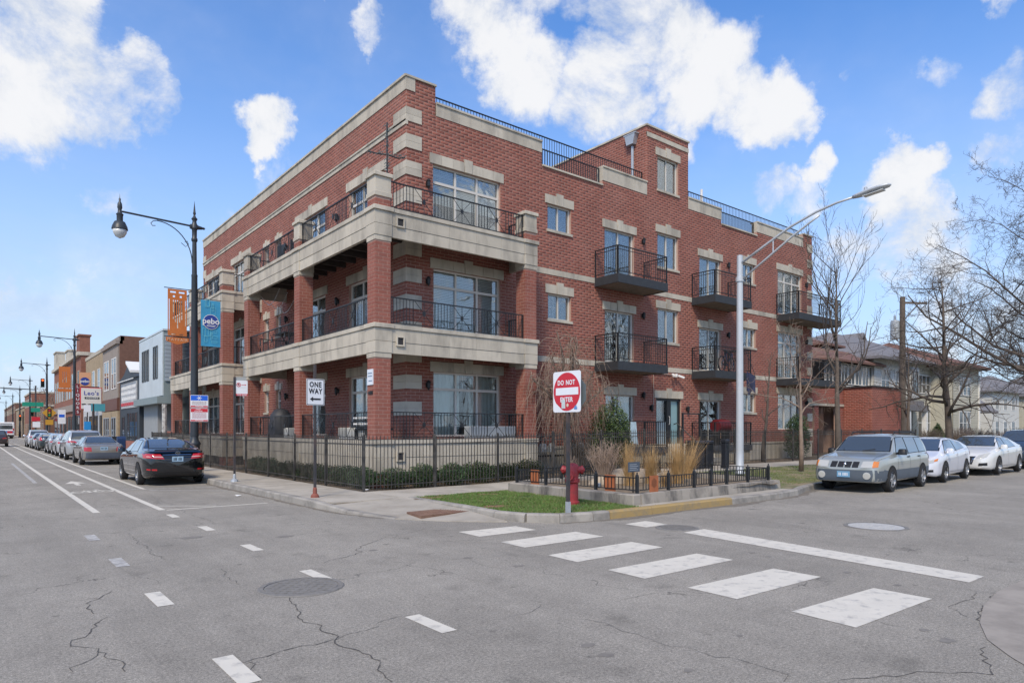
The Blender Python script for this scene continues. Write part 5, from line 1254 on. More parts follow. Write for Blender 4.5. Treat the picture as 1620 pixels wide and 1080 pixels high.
# ------------------------------------------------------------------ fire hydrant
M_HYD = mat('hydrant_red', (.36, .03, .035), .5, var=.15, vscale=8, dirt=(.20, .05, .045), dscale=6, damt=.6, bump=.2)
hx, hy = 9.72, 10.08
t = thing('fire_hydrant', 'red fire hydrant on the corner lawn behind the black sign post', 'fire hydrant', (hx, hy, .13))
m_ = MB(); m_.lathe([(.145, .12), (.145, .20), (.12, .22), (.115, .58), (.13, .60), (.145, .61), (.145, .66), (.125, .665)], 18, (hx, hy, 0)); m_.build('barrel', M_HYD, t, smooth=35)
m_ = MB(); m_.lathe([(.125, .665), (.12, .70), (.13, .78), (.13, .93), (.11, .97), (.06, .99), (.045, 1.0), (0, 1.0)], 18, (hx, hy, 0)); hd = m_.build('head', M_HYD, t, smooth=40)
for k in range(8): a = 2 * math.pi * k / 8; m_ = MB(); m_.lathe([(.014, .6), (.014, .675), (0, .675)], 6, (hx + .135 * math.cos(a), hy + .135 * math.sin(a), 0)); m_.build('bolt', M_HYD, t)
for dx, dy in ((.7, -.6), (-.85, -.45), (-.5, .7)):
    d_ = Vector((dx, dy, 0)).normalized(); c = Vector((hx, hy, .86)); zz = c if dx > 0 else Vector((hx, hy, .74)) if dy < 0 else c
    m_ = MB(); m_.tube([zz + d_ * .10, zz + d_ * .17], .075, 12); m_.tube([zz + d_ * .17, zz + d_ * .22], .088, 8); m_.tube([zz + d_ * .22, zz + d_ * .25], [.05, .03], 6); m_.build('outlet_cap', M_HYD, t, smooth=35)
m_ = MB(); m_.tube([(hx - .13, hy - .02, .86), (hx - .2, hy - .06, .80), (hx - .2, hy - .08, .70)], .008, 5); m_.build('chain', M_HYD, t)

# ------------------------------------------------------------------ gas meters, bins, small things at the wall
M_METER = mat('meter_grey', (.40, .43, .46), .5, var=.1, vscale=9)
mt0 = None
for i, x in enumerate((15.0, 15.42, 15.84, 16.85, 17.27, 17.69)):
    if mt0 is None:
        t = thing('gas_meter', 'grey gas meter on a black riser pipe', 'gas meter', (0, 0, 0), group='gas meters')
        m_ = MB(); m_.cbox(-.12, .12, -.11, .09, 0, .17, .03); m_.lathe([(.12, 0), (.125, .1), (.10, .14), (0, .15)], 12, (0, -.02, .15)); m_.build('body', M_METER, t, smooth=40)
        m_ = MB(); m_.lathe([(.06, -.135), (.06, -.11)], 12, (0, 0, .14), 'y'); m_.build('dial', M_WHITE, t)
        m_ = MB(); m_.tube([(-.09, 0, .25), (-.09, 0, .46), (-.06, 0, .52), (.06, 0, .52), (.10, 0, .46), (.10, 0, .3)], .02, 7); m_.tube([(.10, 0, .02), (.10, 0, -.12)], .02, 6); m_.build('riser_pipe', M_BLACK, t); mt0 = t; t.location = (x, 17.5, .92)
    else: dup(mt0, (x, 17.5, .92))
mt0['label'] = 'grey gas meter in the row at the foot of the brick wall'
for o in list(COL.objects):
    if o.get('group') == mt0['group']: o['label'] = f"grey gas meter, {('first', 'second', 'third', 'fourth', 'fifth', 'last')[round((o.location.x - 15) / .42) if o.location.x < 16.5 else 3 + round((o.location.x - 16.85) / .42)]} from the left in the row at the wall"
t = thing('gas_manifold', 'black horizontal gas pipe under the row of meters', 'pipe', (16.3, 17.55, .8)); m_ = MB(); m_.tube([(14.7, 17.5, .78), (18.0, 17.5, .78)], .03, 8); m_.build('pipe', M_BLACK, t)
M_BIN = mat('black_bin', (.018, .020, .026), .45, var=.15)
def bin_(x, y, w_, h_, label):
    t = thing('litter_bin', label, 'bin', (x, y, gz(x) + .15)); z = gz(x) + .15
    m_ = MB(); m_.cbox(x - w_ / 2, x + w_ / 2, y - w_ / 2, y + w_ / 2, z, z + h_ - .12, .03); m_.build('body', M_BIN, t)
    m_ = MB(); m_.cbox(x - w_ / 2 - .02, x + w_ / 2 + .02, y - w_ / 2 - .02, y + w_ / 2 + .02, z + h_ - .11, z + h_, .04); m_.build('lid', M_BIN, t)
    m_ = MB(); m_.box(x - w_ / 2 + .05, x + w_ / 2 - .05, y - w_ / 2 - .012, y - w_ / 2, z + h_ - .32, z + h_ - .18); m_.build('door_plate', M_BLACK, t)
bin_(20.0, 14.5, .50, 1.0, 'square black bin behind the dry ornamental grass'); bin_(20.62, 14.5, .42, 1.0, 'square black bin right of its twin, before the entrance steps'); bin_(21.1, 14.0, .22, 1.05, 'slim black bin beside the pale lamp pole')
t = thing('blue_towel', 'pale blue towel hung over the ground floor terrace railing', 'towel', (19.0, 16.6, 1.6)); m_ = MB(); m_.prism([(18.95, 16.58, 1.98), (19.25, 16.58, 1.98), (19.35, 16.56, 1.15), (18.9, 16.56, 1.2)], (0, -.012, 0)); m_.build('cloth', mat('towel_blue', (.40, .52, .58), .9, var=.2, vscale=9), t, fix=True)
t = thing('grill', 'red lidded barbecue grill on the right ground floor terrace', 'barbecue', (25.6, 17.2, 1.02)); m_ = MB(); m_.lathe([(.0, -.45), (.28, -.42), (.3, 0), (.28, .42), (0, .45)], 12, (25.6, 17.2, 1.85), 'x'); m_.build('lid', mat('dark_red', (.13, .01, .014), .4), t, smooth=50)
for dx in (-.35, .35): m_ = MB(); m_.box(25.6 + dx - .02, 25.6 + dx + .02, 17.0, 17.4, 1.02, 1.7); m_.build('leg', M_BLACK, t)
m_ = MB(); m_.box(25.2, 26.0, 16.95, 17.45, 1.25, 1.29); m_.build('shelf', M_BLACK, t)
# planter box on the corner terrace, furniture on the balconies
t = thing('planter_box', 'long grey planter box on the ground floor corner terrace', 'planter box', (12.8, 17.1, 1.42)); m_ = MB(); m_.cbox(11.9, 13.7, 16.85, 17.2, 1.42, 1.80, .02); m_.build('box', mat('grey_plastic', (.32, .35, .38), .6, var=.06), t)
def patio_chair(x, y, z, rz, label, m=None):
    t = thing('patio_chair', label, 'chair', (x, y, z), R(rz)); m = m or M_BLACK
    m_ = MB(); m_.cbox(-.24, .24, -.24, .24, .40, .45, .01); m_.build('seat', m, t, world=False); m_ = MB(); m_.cbox(-.24, .24, .20, .25, .45, .95, .01); m_.build('backrest', m, t, world=False)
    for a in (-.21, .21):
        for b in (-.21, .21): m_ = MB(); m_.box(a - .015, a + .015, b - .015, b + .015, 0, .4); m_.build('leg', m, t, world=False)
    return t
patio_chair(9.4, 25.6, 7.8, 100, 'dark patio chair on the top balcony over the main street'); patio_chair(9.5, 24.6, 7.8, 60, 'dark patio chair with its back to the railing on the top balcony')
patio_chair(9.3, 33.8, 7.8, 90, 'dark armchair on the far top balcony behind the blue banner'); patio_chair(9.3, 33.0, 1.41, 90, 'black armchair on the far ground floor terrace'); patio_chair(9.4, 34.4, 1.41, 80, 'black armchair further back on the far ground floor terrace')
def table(x, y, z, label):
    t = thing('patio_table', label, 'table', (x, y, z)); m_ = MB(); m_.box(x - .3, x + .3, y - .55, y + .55, z + .66, z + .70); m_.build('tabletop', M_BLACK, t)
    for s_ in (-1, 1): m_ = MB(); m_.bar((x, y - .5 * s_, z + .66), (x, y + .3 * s_, z), .03); m_.build('leg', M_BLACK, t)
table(9.2, 25.0, 4.6, 'thin black folding table on the middle balcony over the main street')
t = thing('covered_grill', 'barbecue under a dark cover on the ground floor terrace', 'barbecue', (9.3, 25.9, 1.41)); m_ = MB(); m_.lathe([(.48, 0), (.45, .5), (.40, .85), (.25, 1.05), (0, 1.12)], 10, (9.3, 25.9, 1.41)); m_.build('cover', mat('dark_cover', (.03, .032, .04), .6, var=.3, vscale=5), t, smooth=60)
for x, y, l in ((9.25, 24.0, 'long pale planter box on the ground floor terrace, left of the middle pillar'), (9.3, 19.3, 'pale storage bench behind the ONE WAY post')): t = thing('storage_box', l, 'box', (x, y, 1.41)); m_ = MB(); m_.cbox(x - .2, x + .2, y - .9, y + .9, 1.41, 1.76, .02); m_.build('box', mat('cream_plastic', (.50, .49, .45), .6, var=.1), t)
t = thing('garden_bench', 'white and black bench on the terrace beside the corner pillar', 'bench', (9.2, 18.3, 1.41))
for k in range(4): m_ = MB(); m_.box(9.0, 9.04, 17.3, 18.9, 1.75 + .09 * k, 1.80 + .09 * k); m_.build('back_slat', M_WHITE if k % 2 else M_BLACK, t)
m_ = MB(); m_.box(9.05, 9.5, 17.3, 18.9, 1.68, 1.73); m_.build('seat', M_BLACK, t)
for y in (17.4, 18.8): m_ = MB(); m_.box(9.0, 9.45, y - .03, y + .03, 1.41, 1.68); m_.build('leg', M_BLACK, t)
# the cross wrapped in fairy lights on the top corner pier
t = thing('light_cross', 'dark cross of poles wrapped in fairy lights on the top corner pier', 'decoration', (8.95, 16.75, 8.7)); mx_, my_ = 9.1, 16.95
m_ = MB(); m_.tube([(mx_, my_, 7.8), (mx_, my_, 10.35)], .024, 7); m_.build('upright', M_BLACK, t); m_ = MB(); m_.tube([(mx_ - .42, my_ + .34, 9.55), (mx_ - .2, my_ + .15, 9.47), (mx_, my_, 9.45), (mx_ + .25, my_ - .15, 9.36), (mx_ + .42, my_ - .27, 9.38)], .02, 6); m_.build('crossbar', M_BLACK, t)
m_ = MB(); r_ = random.Random(4)
for k in range(150):
    if k < 90: c = Vector((mx_, my_, r_.uniform(8.7, 10.35)))
    else: s_ = r_.uniform(-.44, .44); c = Vector((mx_ + s_, my_ - s_ * .7, 9.46 - .16 * s_))
    c += Vector((r_.gauss(0, .03), r_.gauss(0, .03), r_.gauss(0, .03))); m_.tube([c, c + Vector((r_.uniform(-.06, .06), r_.uniform(-.06, .06), r_.uniform(-.05, .05)))], .009, 4)
m_.build('light_string', mat('fairy_light_wire', (.10, .14, .14), .4, var=.8, vscale=20), t, kind='stuff')
# string lights under the second balcony
t = thing('string_lights', 'white fairy lights hanging in swags under the top balcony by the third pillar', 'lights', (9.0, 26.5, 6.9)); m_ = MB()
for k in range(3):
    for i in range(26): s_ = i / 25; m_.box(*[v for c_ in ((9.0 + .3 * k), (25.2 + 2.0 * s_), (7.0 - .45 * math.sin(math.pi * s_) - .12 * k)) for v in (c_ - .012, c_ + .012)])
m_.build('bulbs', M_WHITE, t, kind='stuff')
# bicycles on the middle right balcony
def bicycle(x, y, z, label, rz, m):
    t = thing('bicycle', label, 'bicycle', (x, y, z), R(rz))
    for wx in (-.5, .5):
        m_ = MB(); n = 20
        m_.tube([(wx + .32 * math.cos(2 * math.pi * i / n), 0, .34 + .32 * math.sin(2 * math.pi * i / n)) for i in range(n + 1)], .018, 5, cap=False); w_ = m_.build('wheel', M_BLACK, t, world=False)
        m_ = MB()
        for i in range(8): a = math.pi * i / 8; m_.bar((wx - .31 * math.cos(a), 0, .34 - .31 * math.sin(a)), (wx + .31 * math.cos(a), 0, .34 + .31 * math.sin(a)), .004)
        m_.build('spokes', M_GALV, w_, world=False)
    m_ = MB()
    for a, b in (((-.5, .34), (-.15, .85)), ((-.15, .85), (.35, .82)), ((.35, .82), (-.05, .30)), ((-.05, .30), (-.15, .85)), ((-.5, .34), (-.05, .30)), ((.5, .34), (.35, .90))): m_.tube([(a[0], 0, a[1]), (b[0], 0, b[1])], .016, 6)
    m_.build('frame', m, t, world=False); m_ = MB(); m_.cbox(-.27, -.05, -.05, .05, .88, .93, .02); m_.build('saddle', M_BLACK, t, world=False); m_ = MB(); m_.tube([(.35, -.24, .98), (.36, 0, .95), (.35, .24, .98)], .013, 6); m_.build('handlebar', M_BLACK, t, world=False)
bicycle(25.5, 16.85, 4.2, 'dark bicycle leaning inside the railing of the middle right balcony', 10, M_BLACK); bicycle(25.9, 17.05, 4.2, 'second bicycle standing behind it on the middle right balcony', 4, mat('bike_blue', (.03, .05, .12), .4))
t = thing('navy_fabric', 'dark navy cloth hanging from the corner of the middle right balcony', 'fabric', (27.0, 16.4, 4.0)); m_ = MB(); m_.tube([(26.6, 16.62, 5.2), (26.7, 16.3, 4.3), (26.75, 16.2, 3.9)], .012, 6); m_.build('pole', M_BLACK, t)  # dark cloth hung from the balcony corner, not a flag
m_ = MB(); n = 9
for i in range(n + 1): s_ = i / n; m_.v += [(26.5 + .03 * math.sin(i * 2.1) + .25 * s_, 16.5 - .25 * s_, 4.25 - .2 * s_), (26.48 + .05 * math.sin(i * 2.4) + .22 * s_, 16.5 - .3 * s_, 3.3 + .1 * math.cos(i))]
for i in range(n): m_.face(2 * i, 2 * i + 2, 2 * i + 3, 2 * i + 1)
m_.build('cloth', mat('navy_cloth', (.02, .028, .07), .8, var=.5, vscale=6), t, smooth=True)
# ------------------------------------------------------------------ cars
M_TYRE = mat('tyre', (.018, .018, .019), .85, var=.2, vscale=9); M_RIM = mat('alloy', (.42, .43, .45), .3, metal=.8); M_RIMD = mat('dark_alloy', (.16, .16, .17), .4, metal=.6)
M_CGLASS = mat('car_glass', (.05, .06, .065), .03, spec=1.0, coat=1.0); M_TRIM = mat('black_trim', (.012, .012, .013), .5); M_TAIL = mat('tail_light', (.42, .012, .018), .15, coat=1.0)
M_CHROME = mat('chrome', (.62, .62, .63), .12, metal=1.0); M_HEAD = mat('head_light', (.46, .46, .43), .12, coat=1.0, spec=.8); M_AMBER = mat('amber_light', (.62, .20, .03), .2, coat=1.0); M_PLATE = mat('licence_plate', (.30, .45, .60), .4, var=.25, vscale=12); M_UNDER = mat('underbody', (.01, .01, .01), .9)
def paint(name, c, metal=.35, rough=.28): return mat('paint_' + name, c, rough, metal=metal, coat=1.0, spec=.6)
SHAPES = {
 'sedan': dict(L=4.88, zt=[(0, .86), (.04, .98), (.15, 1.06), (.75, 1.10), (1.0, 1.20), (1.6, 1.39), (2.3, 1.45), (2.95, 1.41), (3.75, 1.02), (4.3, .92), (4.7, .79), (4.88, .62)],
    zs=[(0, .80), (.15, .98), (.8, 1.0), (2, .96), (3.6, .92), (4.3, .85), (4.7, .72), (4.88, .56)], w=[(0, .70), (.12, .80), (.4, .88), (1, .91), (4.0, .91), (4.5, .87), (4.75, .78), (4.88, .64)], zb=[(0, .30), (.3, .22), (4.5, .19), (4.88, .24)], roof=.60, H=1.45, wh=(.98, 3.82), wr=.33,
    side=[[(1.35, 1.02), (2.55, .98), (2.55, 1.36), (1.72, 1.34)], [(2.62, .98), (3.55, .96), (3.05, 1.34), (2.62, 1.36)]], rear=(.62, 1.12, .50, 1.37), front=(.70, 1.05, .56, 1.38)),
 'oldsedan': dict(L=4.65, zt=[(0, .84), (.05, .95), (.15, .98), (.9, 1.02), (1.1, 1.12), (1.6, 1.34), (2.2, 1.39), (2.9, 1.36), (3.55, .98), (4.2, .88), (4.55, .74), (4.65, .58)],
    zs=[(0, .78), (.15, .93), (.9, .93), (2, .90), (3.6, .88), (4.2, .80), (4.55, .68), (4.65, .52)], w=[(0, .76), (.1, .82), (.4, .86), (1, .87), (4.0, .87), (4.4, .83), (4.65, .70)], zb=[(0, .30), (.3, .24), (4.4, .2), (4.65, .26)], roof=.57, H=1.39, wh=(.95, 3.6), wr=.31,
    side=[[(1.30, .96), (2.35, .92), (2.35, 1.30), (1.65, 1.29)], [(2.42, .92), (3.35, .90), (2.92, 1.29), (2.42, 1.31)]], rear=(.62, 1.05, .50, 1.32), front=(.66, 1.0, .54, 1.33)),
 'suv': dict(L=4.6, zt=[(0, .96), (.06, 1.05), (.18, 1.30), (.36, 1.55), (.55, 1.63), (2.0, 1.68), (2.8, 1.62), (3.5, 1.14), (4.2, 1.02), (4.5, .85), (4.6, .66)],
    zs=[(0, .90), (.15, 1.04), (.8, 1.08), (2, 1.04), (3.5, 1.0), (4.2, .93), (4.5, .78), (4.6, .6)], w=[(0, .76), (.12, .86), (.4, .91), (1, .92), (3.8, .92), (4.3, .86), (4.6, .70)], zb=[(0, .36), (.3, .28), (4.3, .26), (4.6, .32)], roof=.64, H=1.68, wh=(.85, 3.55), wr=.35,
    side=[[(.45, 1.14), (1.05, 1.10), (1.05, 1.54), (.62, 1.52)], [(1.13, 1.10), (2.15, 1.06), (2.15, 1.56), (1.13, 1.55)], [(2.23, 1.06), (3.25, 1.04), (2.75, 1.53), (2.23, 1.57)]], rear=(.66, 1.17, .58, 1.52), front=(.74, 1.17, .60, 1.58)),
 'wagon': dict(L=4.45, zt=[(0, .92), (.05, 1.0), (.14, 1.25), (.30, 1.48), (.45, 1.54), (2.0, 1.58), (2.62, 1.53), (3.2, 1.06), (4.1, .95), (4.38, .86), (4.45, .70)],
    zs=[(0, .86), (.15, .98), (.8, 1.0), (2, .98), (3.3, .96), (4.1, .90), (4.38, .82), (4.45, .62)], w=[(0, .76), (.1, .83), (.4, .86), (1, .87), (3.8, .87), (4.2, .84), (4.38, .80), (4.45, .74)], zb=[(0, .34), (.3, .28), (4.2, .26), (4.45, .30)], roof=.62, H=1.58, wh=(.88, 3.48), wr=.335,
    side=[[(.38, 1.06), (1.02, 1.05), (1.02, 1.46), (.50, 1.45)], [(1.08, 1.05), (1.95, 1.03), (1.95, 1.47), (1.08, 1.47)], [(2.02, 1.03), (3.0, 1.01), (2.58, 1.45), (2.02, 1.48)]], rear=(.64, 1.10, .56, 1.44), front=(.69, 1.09, .58, 1.48)),
 'hatch': dict(L=4.39, zt=[(0, .90), (.04, 1.02), (.2, 1.10), (.9, 1.30), (1.6, 1.40), (2.2, 1.43), (2.75, 1.38), (3.65, .97), (4.15, .82), (4.33, .68), (4.39, .56)],
    zs=[(0, .84), (.15, 1.0), (.8, 1.0), (2, .94), (3.5, .88), (4.15, .76), (4.33, .62), (4.39, .5)], w=[(0, .70), (.1, .78), (.4, .84), (1, .86), (3.7, .86), (4.1, .82), (4.39, .62)], zb=[(0, .30), (.3, .22), (4.1, .19), (4.39, .24)], roof=.58, H=1.43, wh=(.88, 3.43), wr=.32,
    side=[[(.95, 1.06), (1.95, .99), (1.95, 1.33), (1.12, 1.24)], [(2.02, .99), (3.3, .93), (2.72, 1.30), (2.02, 1.34)]], rear=(.60, 1.06, .50, 1.28), front=(.68, 1.0, .54, 1.35)),
}
def catmull(P, n):
    out = []
    for i in range(len(P) - 1):
        p0, p1, p2, p3 = P[max(i - 1, 0)], P[i], P[i + 1], P[min(i + 2, len(P) - 1)]
        for k in range(n):
            t = k / n; out.append(tuple(.5 * (2 * b + (c - a) * t + (2 * a - 5 * b + 4 * c - d) * t * t + (3 * b - a - 3 * c + d) * t ** 3) for a, b, c, d in zip(p0, p1, p2, p3)))
    out.append(P[-1]); return out
BODY = {}
def car_body(shape):
    if shape in BODY: return BODY[shape]
    s = SHAPES[shape]; L_ = s['L']; n = 100; xs = np.linspace(0, 1, n); xs = L_ * (xs - .10 * np.sin(2 * np.pi * xs) / (2 * np.pi) * 1.0)
    def f(k, sm=1.6):
        a = s[k]; v = np.interp(xs, [p[0] for p in a], [p[1] for p in a]); ker = np.exp(-.5 * (np.arange(-5, 6) / sm) ** 2); ker /= ker.sum(); return np.convolve(np.pad(v, 5, 'edge'), ker, 'valid')
    zt, zs, w, zb = f('zt'), f('zs'), f('w'), f('zb'); zt = np.maximum(zt, zs + .015); rings = []
    hf = s['H'] - 1.0
    for i in range(n):
        hg = zt[i] - zs[i]; t = min(1, hg / hf); ws = w[i] * .955; wg = ws * .985; wr = ws - (ws - s['roof']) * t
        P = [(0, zb[i]), (w[i] * .78, zb[i]), (w[i] * .965, zb[i] + .05), (w[i], zb[i] + .45 * (zs[i] - zb[i])), (w[i] * .99, zs[i] - .09), (ws, zs[i]), (wg * (1 - .0) - (wg - wr) * .08, zs[i] + hg * .10), (wr + .02 * t, zs[i] + hg * .84), (wr * .86, zs[i] + hg * .965), (wr * .45, zt[i] - .004), (0, zt[i])]
        c = catmull(P, 3); rings.append([(xs[i], y, z) for y, z in c] + [(xs[i], -y, z) for y, z in c[-2:0:-1]])
    m = len(rings[0])
    def caps(r0, sgn):
        zc = (min(p[2] for p in r0) + max(p[2] for p in r0)) / 2; o = []
        for k in (.97, .88, .7, .45, .2, .02): o.append([(p[0] + sgn * .075 * math.sqrt(1 - k * k), p[1] * k, zc + (p[2] - zc) * k) for p in r0])
        return o
    rings = caps(rings[0], -1)[::-1] + rings + caps(rings[-1], 1)
    mb = MB()
    for r_ in rings: mb.v += [(x - L_ / 2, y, z) for x, y, z in r_]
    for i in range(len(rings) - 1):
        for j in range(m): k = (j + 1) % m; mb.face(i * m + j, i * m + k, (i + 1) * m + k, (i + 1) * m + j)
    bvh = BVHTree.FromPolygons([Vector(v) for v in mb.v], mb.f)
    BODY[shape] = (mb, bvh); return BODY[shape]
def hit(bvh, axis, a, b, sg=1):
    """point and normal of the body seen along an axis: side (x,z), front/rear (y,z), top (x,y)"""
    if axis == 'side': o, d = Vector((a, 2 * sg, b)), Vector((0, -sg, 0))
    elif axis == 'end': o, d = Vector((4 * sg, a, b)), Vector((-sg, 0, 0))
    else: o, d = Vector((a, b, 3)), Vector((0, 0, -1))
    l, nm, _, _ = bvh.ray_cast(o, d)
    if l is None: return None
    if nm.dot(d) > 0: nm = -nm
    return l, nm
def patch(bvh, axis, corners, sg=1, off=.006, nu=10, nv=6, mb=None):
    """curved panel laid on the body; corners a,b,c,d go round"""
    mb = mb or MB(); A, B, C, D = [Vector(c) for c in corners]; i0 = len(mb.v); last = None
    for j in range(nv + 1):
        for i in range(nu + 1):
            p = A.lerp(B, i / nu).lerp(D.lerp(C, i / nu), j / nv); h = hit(bvh, axis, p.x, p.y, sg)
            if h is None: h = last
            if h is None: h = (Vector((0, 0, .5)), Vector((0, 0, 1)))
            last = h; mb.v.append(tuple(h[0] + h[1] * off))
    for j in range(nv):
        for i in range(nu): a = i0 + j * (nu + 1) + i; mb.face(a, a + 1, a + nu + 2, a + nu + 1)
    return mb
def strip_(bvh, axis, pts, wd, sg=1, off=.004, mb=None):
    mb = mb or MB()
    for p, q in zip(pts, pts[1:]):
        p, q = Vector(p), Vector(q); d = (q - p).normalized(); nrm = Vector((-d.y, d.x)) * wd / 2
        patch(bvh, axis, [p - nrm, q - nrm, q + nrm, p + nrm], sg, off, max(2, int((q - p).length / .08)), 1, mb)
    return mb
def grow(c, g):
    m = sum((Vector(p) for p in c), Vector((0, 0))) / len(c); return [tuple(Vector(p) + (Vector(p) - m).normalized() * g) for p in c]
WHEELS = {}
def wheel(t, x, y, r, sg, rim=None, style=0):
    key = (r, rim.name if rim else '', style, sg)
    if key not in WHEELS:
        m_ = MB(); m_.lathe([(r * .62, -.10), (r * .9, -.105), (r, -.08), (r, .06), (r * .93, .095), (r * .64, .095)], 28, axis='y', cap=False); ty = m_.mesh('tyre', M_TYRE, 40)
        q = MB(); q.lathe([(r * .64, .085), (r * .61, .092), (r * .58, .05), (r * .58, .02)], 28, axis='y', cap=False); q.lathe([(r * .14, .03), (r * .14, .075), (0, .08)], 12, axis='y')
        n = (10, 5, 7)[style]
        for k in range(n):
            a = 2 * math.pi * k / n; ca, sa = math.cos(a), math.sin(a); wd = (.022, .05, .04)[style]; i = len(q.v); px__ = (-sa * wd, ca * wd)
            for rr, yy, f_ in ((r * .10, .07, 1), (r * .60, .08, .7)): q.v += [(ca * rr - px__[0] * f_, yy, sa * rr - px__[1] * f_), (ca * rr + px__[0] * f_, yy, sa * rr + px__[1] * f_)]
            q.face(i, i + 1, i + 3, i + 2)
        q2 = MB(); q2.lathe([(r * .60, .015), (0, .015)], 20, axis='y')
        WHEELS[key] = (ty, q.mesh('rim', rim or M_RIM, 40), q2.mesh('brake_disc', M_UNDER))
    e = bpy.data.objects.new('wheel', None); COL.objects.link(e); e.parent = t; e.location = (x, y, r); e.rotation_euler = (0, 0, 0 if sg > 0 else math.pi); e.empty_display_size = .1
    for nm_, me in zip(('tyre', 'rim', 'brake_disc'), WHEELS[key]):
        o = bpy.data.objects.new(nm_, me); COL.objects.link(o); o.parent = e
def car(shape, label, loc, rz, pm, detail=1, tail=None, head=None, lower=None, rim=None, rstyle=0, group=None, trunk_badge=False, cat='car', rails=False, grille='slot', roofc=None, plate_rear=True, spoiler=False, scale=1):
    s = SHAPES[shape]; mb, bvh = car_body(shape); L_ = s['L']; W_ = max(p[1] for p in s['w']); hx_ = L_ / 2; X = lambda x: x - hx_
    t = thing('parked_car' if cat == 'car' else cat, label, 'car', loc, R(rz), group)
    me_key = shape + pm.name
    if me_key not in BODY: BODY[me_key] = mb.mesh('body', pm, 55, fix=True)
    b = bpy.data.objects.new('body', BODY[me_key]); COL.objects.link(b); b.parent = t
    def part(nm_, m__, mt_, smooth=True): o = m__.build(nm_, mt_, t, smooth=smooth, world=False, fix=False); return o
    for sg in (1, -1):
        for c in s['side']:
            c = [(X(x), z) for x, z in c]; patch(bvh, 'side', grow(c, .035), sg, .004).build('window_trim', M_TRIM, t, smooth=True, world=False) if detail else None
            part('side_window', patch(bvh, 'side', c, sg, .008), M_CGLASS)
        for wx in s['wh']:
            g = MB(); n = 24; c0 = hit(bvh, 'side', X(wx), s['wr'] + .02, sg)
            for k in range(n + 1):
                a = math.pi * (-.08 + 1.16 * k / n)
                for rr in (0, .5, 1):
                    h = hit(bvh, 'side', X(wx) + (s['wr'] + .055) * rr * math.cos(a), s['wr'] + (s['wr'] + .055) * rr * math.sin(a), sg)
                    p_ = h[0] + h[1] * .007 if h else Vector((X(wx) + (s['wr'] + .055) * rr * math.cos(a), sg * (W_ - .03), s['wr'] + (s['wr'] + .055) * rr * math.sin(a)))
                    g.v.append(tuple(p_))
            for k in range(n):
                for q in range(2): a = k * 3 + q; g.face(a, a + 3, a + 4, a + 1)
            g.build('wheel_arch', M_UNDER, t, smooth=True, world=False)
            wheel(t, X(wx), sg * (W_ - .075), s['wr'], sg, rim, rstyle)
        if detail:
            zs_ = [p[1] for p in s['zs']]; zl = .32; mz = s['side'][-1]
            seams = []
            q0, q1 = s['side'][-1], s['side'][-2]
            xb = (q0[0][0] + q1[1][0]) / 2; xf_ = q0[1][0] - .02; xr = q1[0][0] if shape != 'wagon' and shape != 'suv' else q1[0][0]
            seams.append([(X(xb), q0[0][1]), (X(xb), zl)]); seams.append([(X(xf_), q0[1][1] - .02), (X(xf_ + .02), .6), (X(xf_ - .10), zl)]); seams.append([(X(xr), q1[0][1] - .02), (X(xr + .02), .75), (X(xr + .25), zl + .08)])
            seams.append([(X(xr + .3), zl), (X(xf_ - .1), zl)])
            for sm_ in seams: part('door_seam', strip_(bvh, 'side', sm_, .011, sg, .003), M_TRIM)
            for xh in (xb - .22, xb + .95 - .20 if False else xr + .12):
                h = hit(bvh, 'side', X(xh if xh != xb - .22 else xb + .12), .86 if s['H'] < 1.5 else .93, sg)
                if h: m__ = MB(); c = h[0]; m__.cbox(c.x - .09, c.x + .09, c.y - .02 * 1, c.y + .025 if sg > 0 else c.y - .025, c.z - .015, c.z + .015, .006); part('door_handle', m__, M_TRIM if shape == 'wagon' else pm)
        # mirrors
        q0 = s['side'][-1]; h = hit(bvh, 'side', X(q0[1][0] - .12), q0[1][1] + .03, sg)
        if h: m__ = MB(); c = h[0]; m__.cbox(c.x - .07, c.x + .10, c.y + sg * .05, c.y + sg * .25, c.z - .04, c.z + .12, .035); m__.bar(c, c + Vector((0, sg * .08, .02)), .05); part('wing_mirror', m__, pm if shape != 'wagon' else M_TRIM, 50)
    yb, zb_, yt, zt_ = s['rear']; c = [(-yb, zb_), (yb, zb_), (yt, zt_), (-yt, zt_)]
    patch(bvh, 'end', grow(c, .04), -1, .004, 14, 8).build('window_trim', M_TRIM, t, smooth=True, world=False); part('rear_window', patch(bvh, 'end', c, -1, .009, 14, 8), M_CGLASS)
    yb, zb_, yt, zt_ = s['front']; c = [(-yb, zb_), (yb, zb_), (yt, zt_), (-yt, zt_)]
    patch(bvh, 'end', grow(c, .04), 1, .004, 14, 8).build('window_trim', M_TRIM, t, smooth=True, world=False); part('windscreen', patch(bvh, 'end', c, 1, .009, 14, 8), M_CGLASS)
    for sg in (1, -1):
        for c in (tail or [[(.42, .78), (.80, .80), (.80, .92), (.50, .90)]]):
            m__ = patch(bvh, 'end', [(sg * a, z) for a, z in c], -1, .010, 8, 4); part('tail_light', m__, M_TAIL)
        for c, mm in (head or [([(.45, .60), (.74, .62), (.76, .74), (.50, .70)], M_HEAD)]): part('head_light', patch(bvh, 'end', [(sg * a, z) for a, z in c], 1, .010, 8, 4), mm)
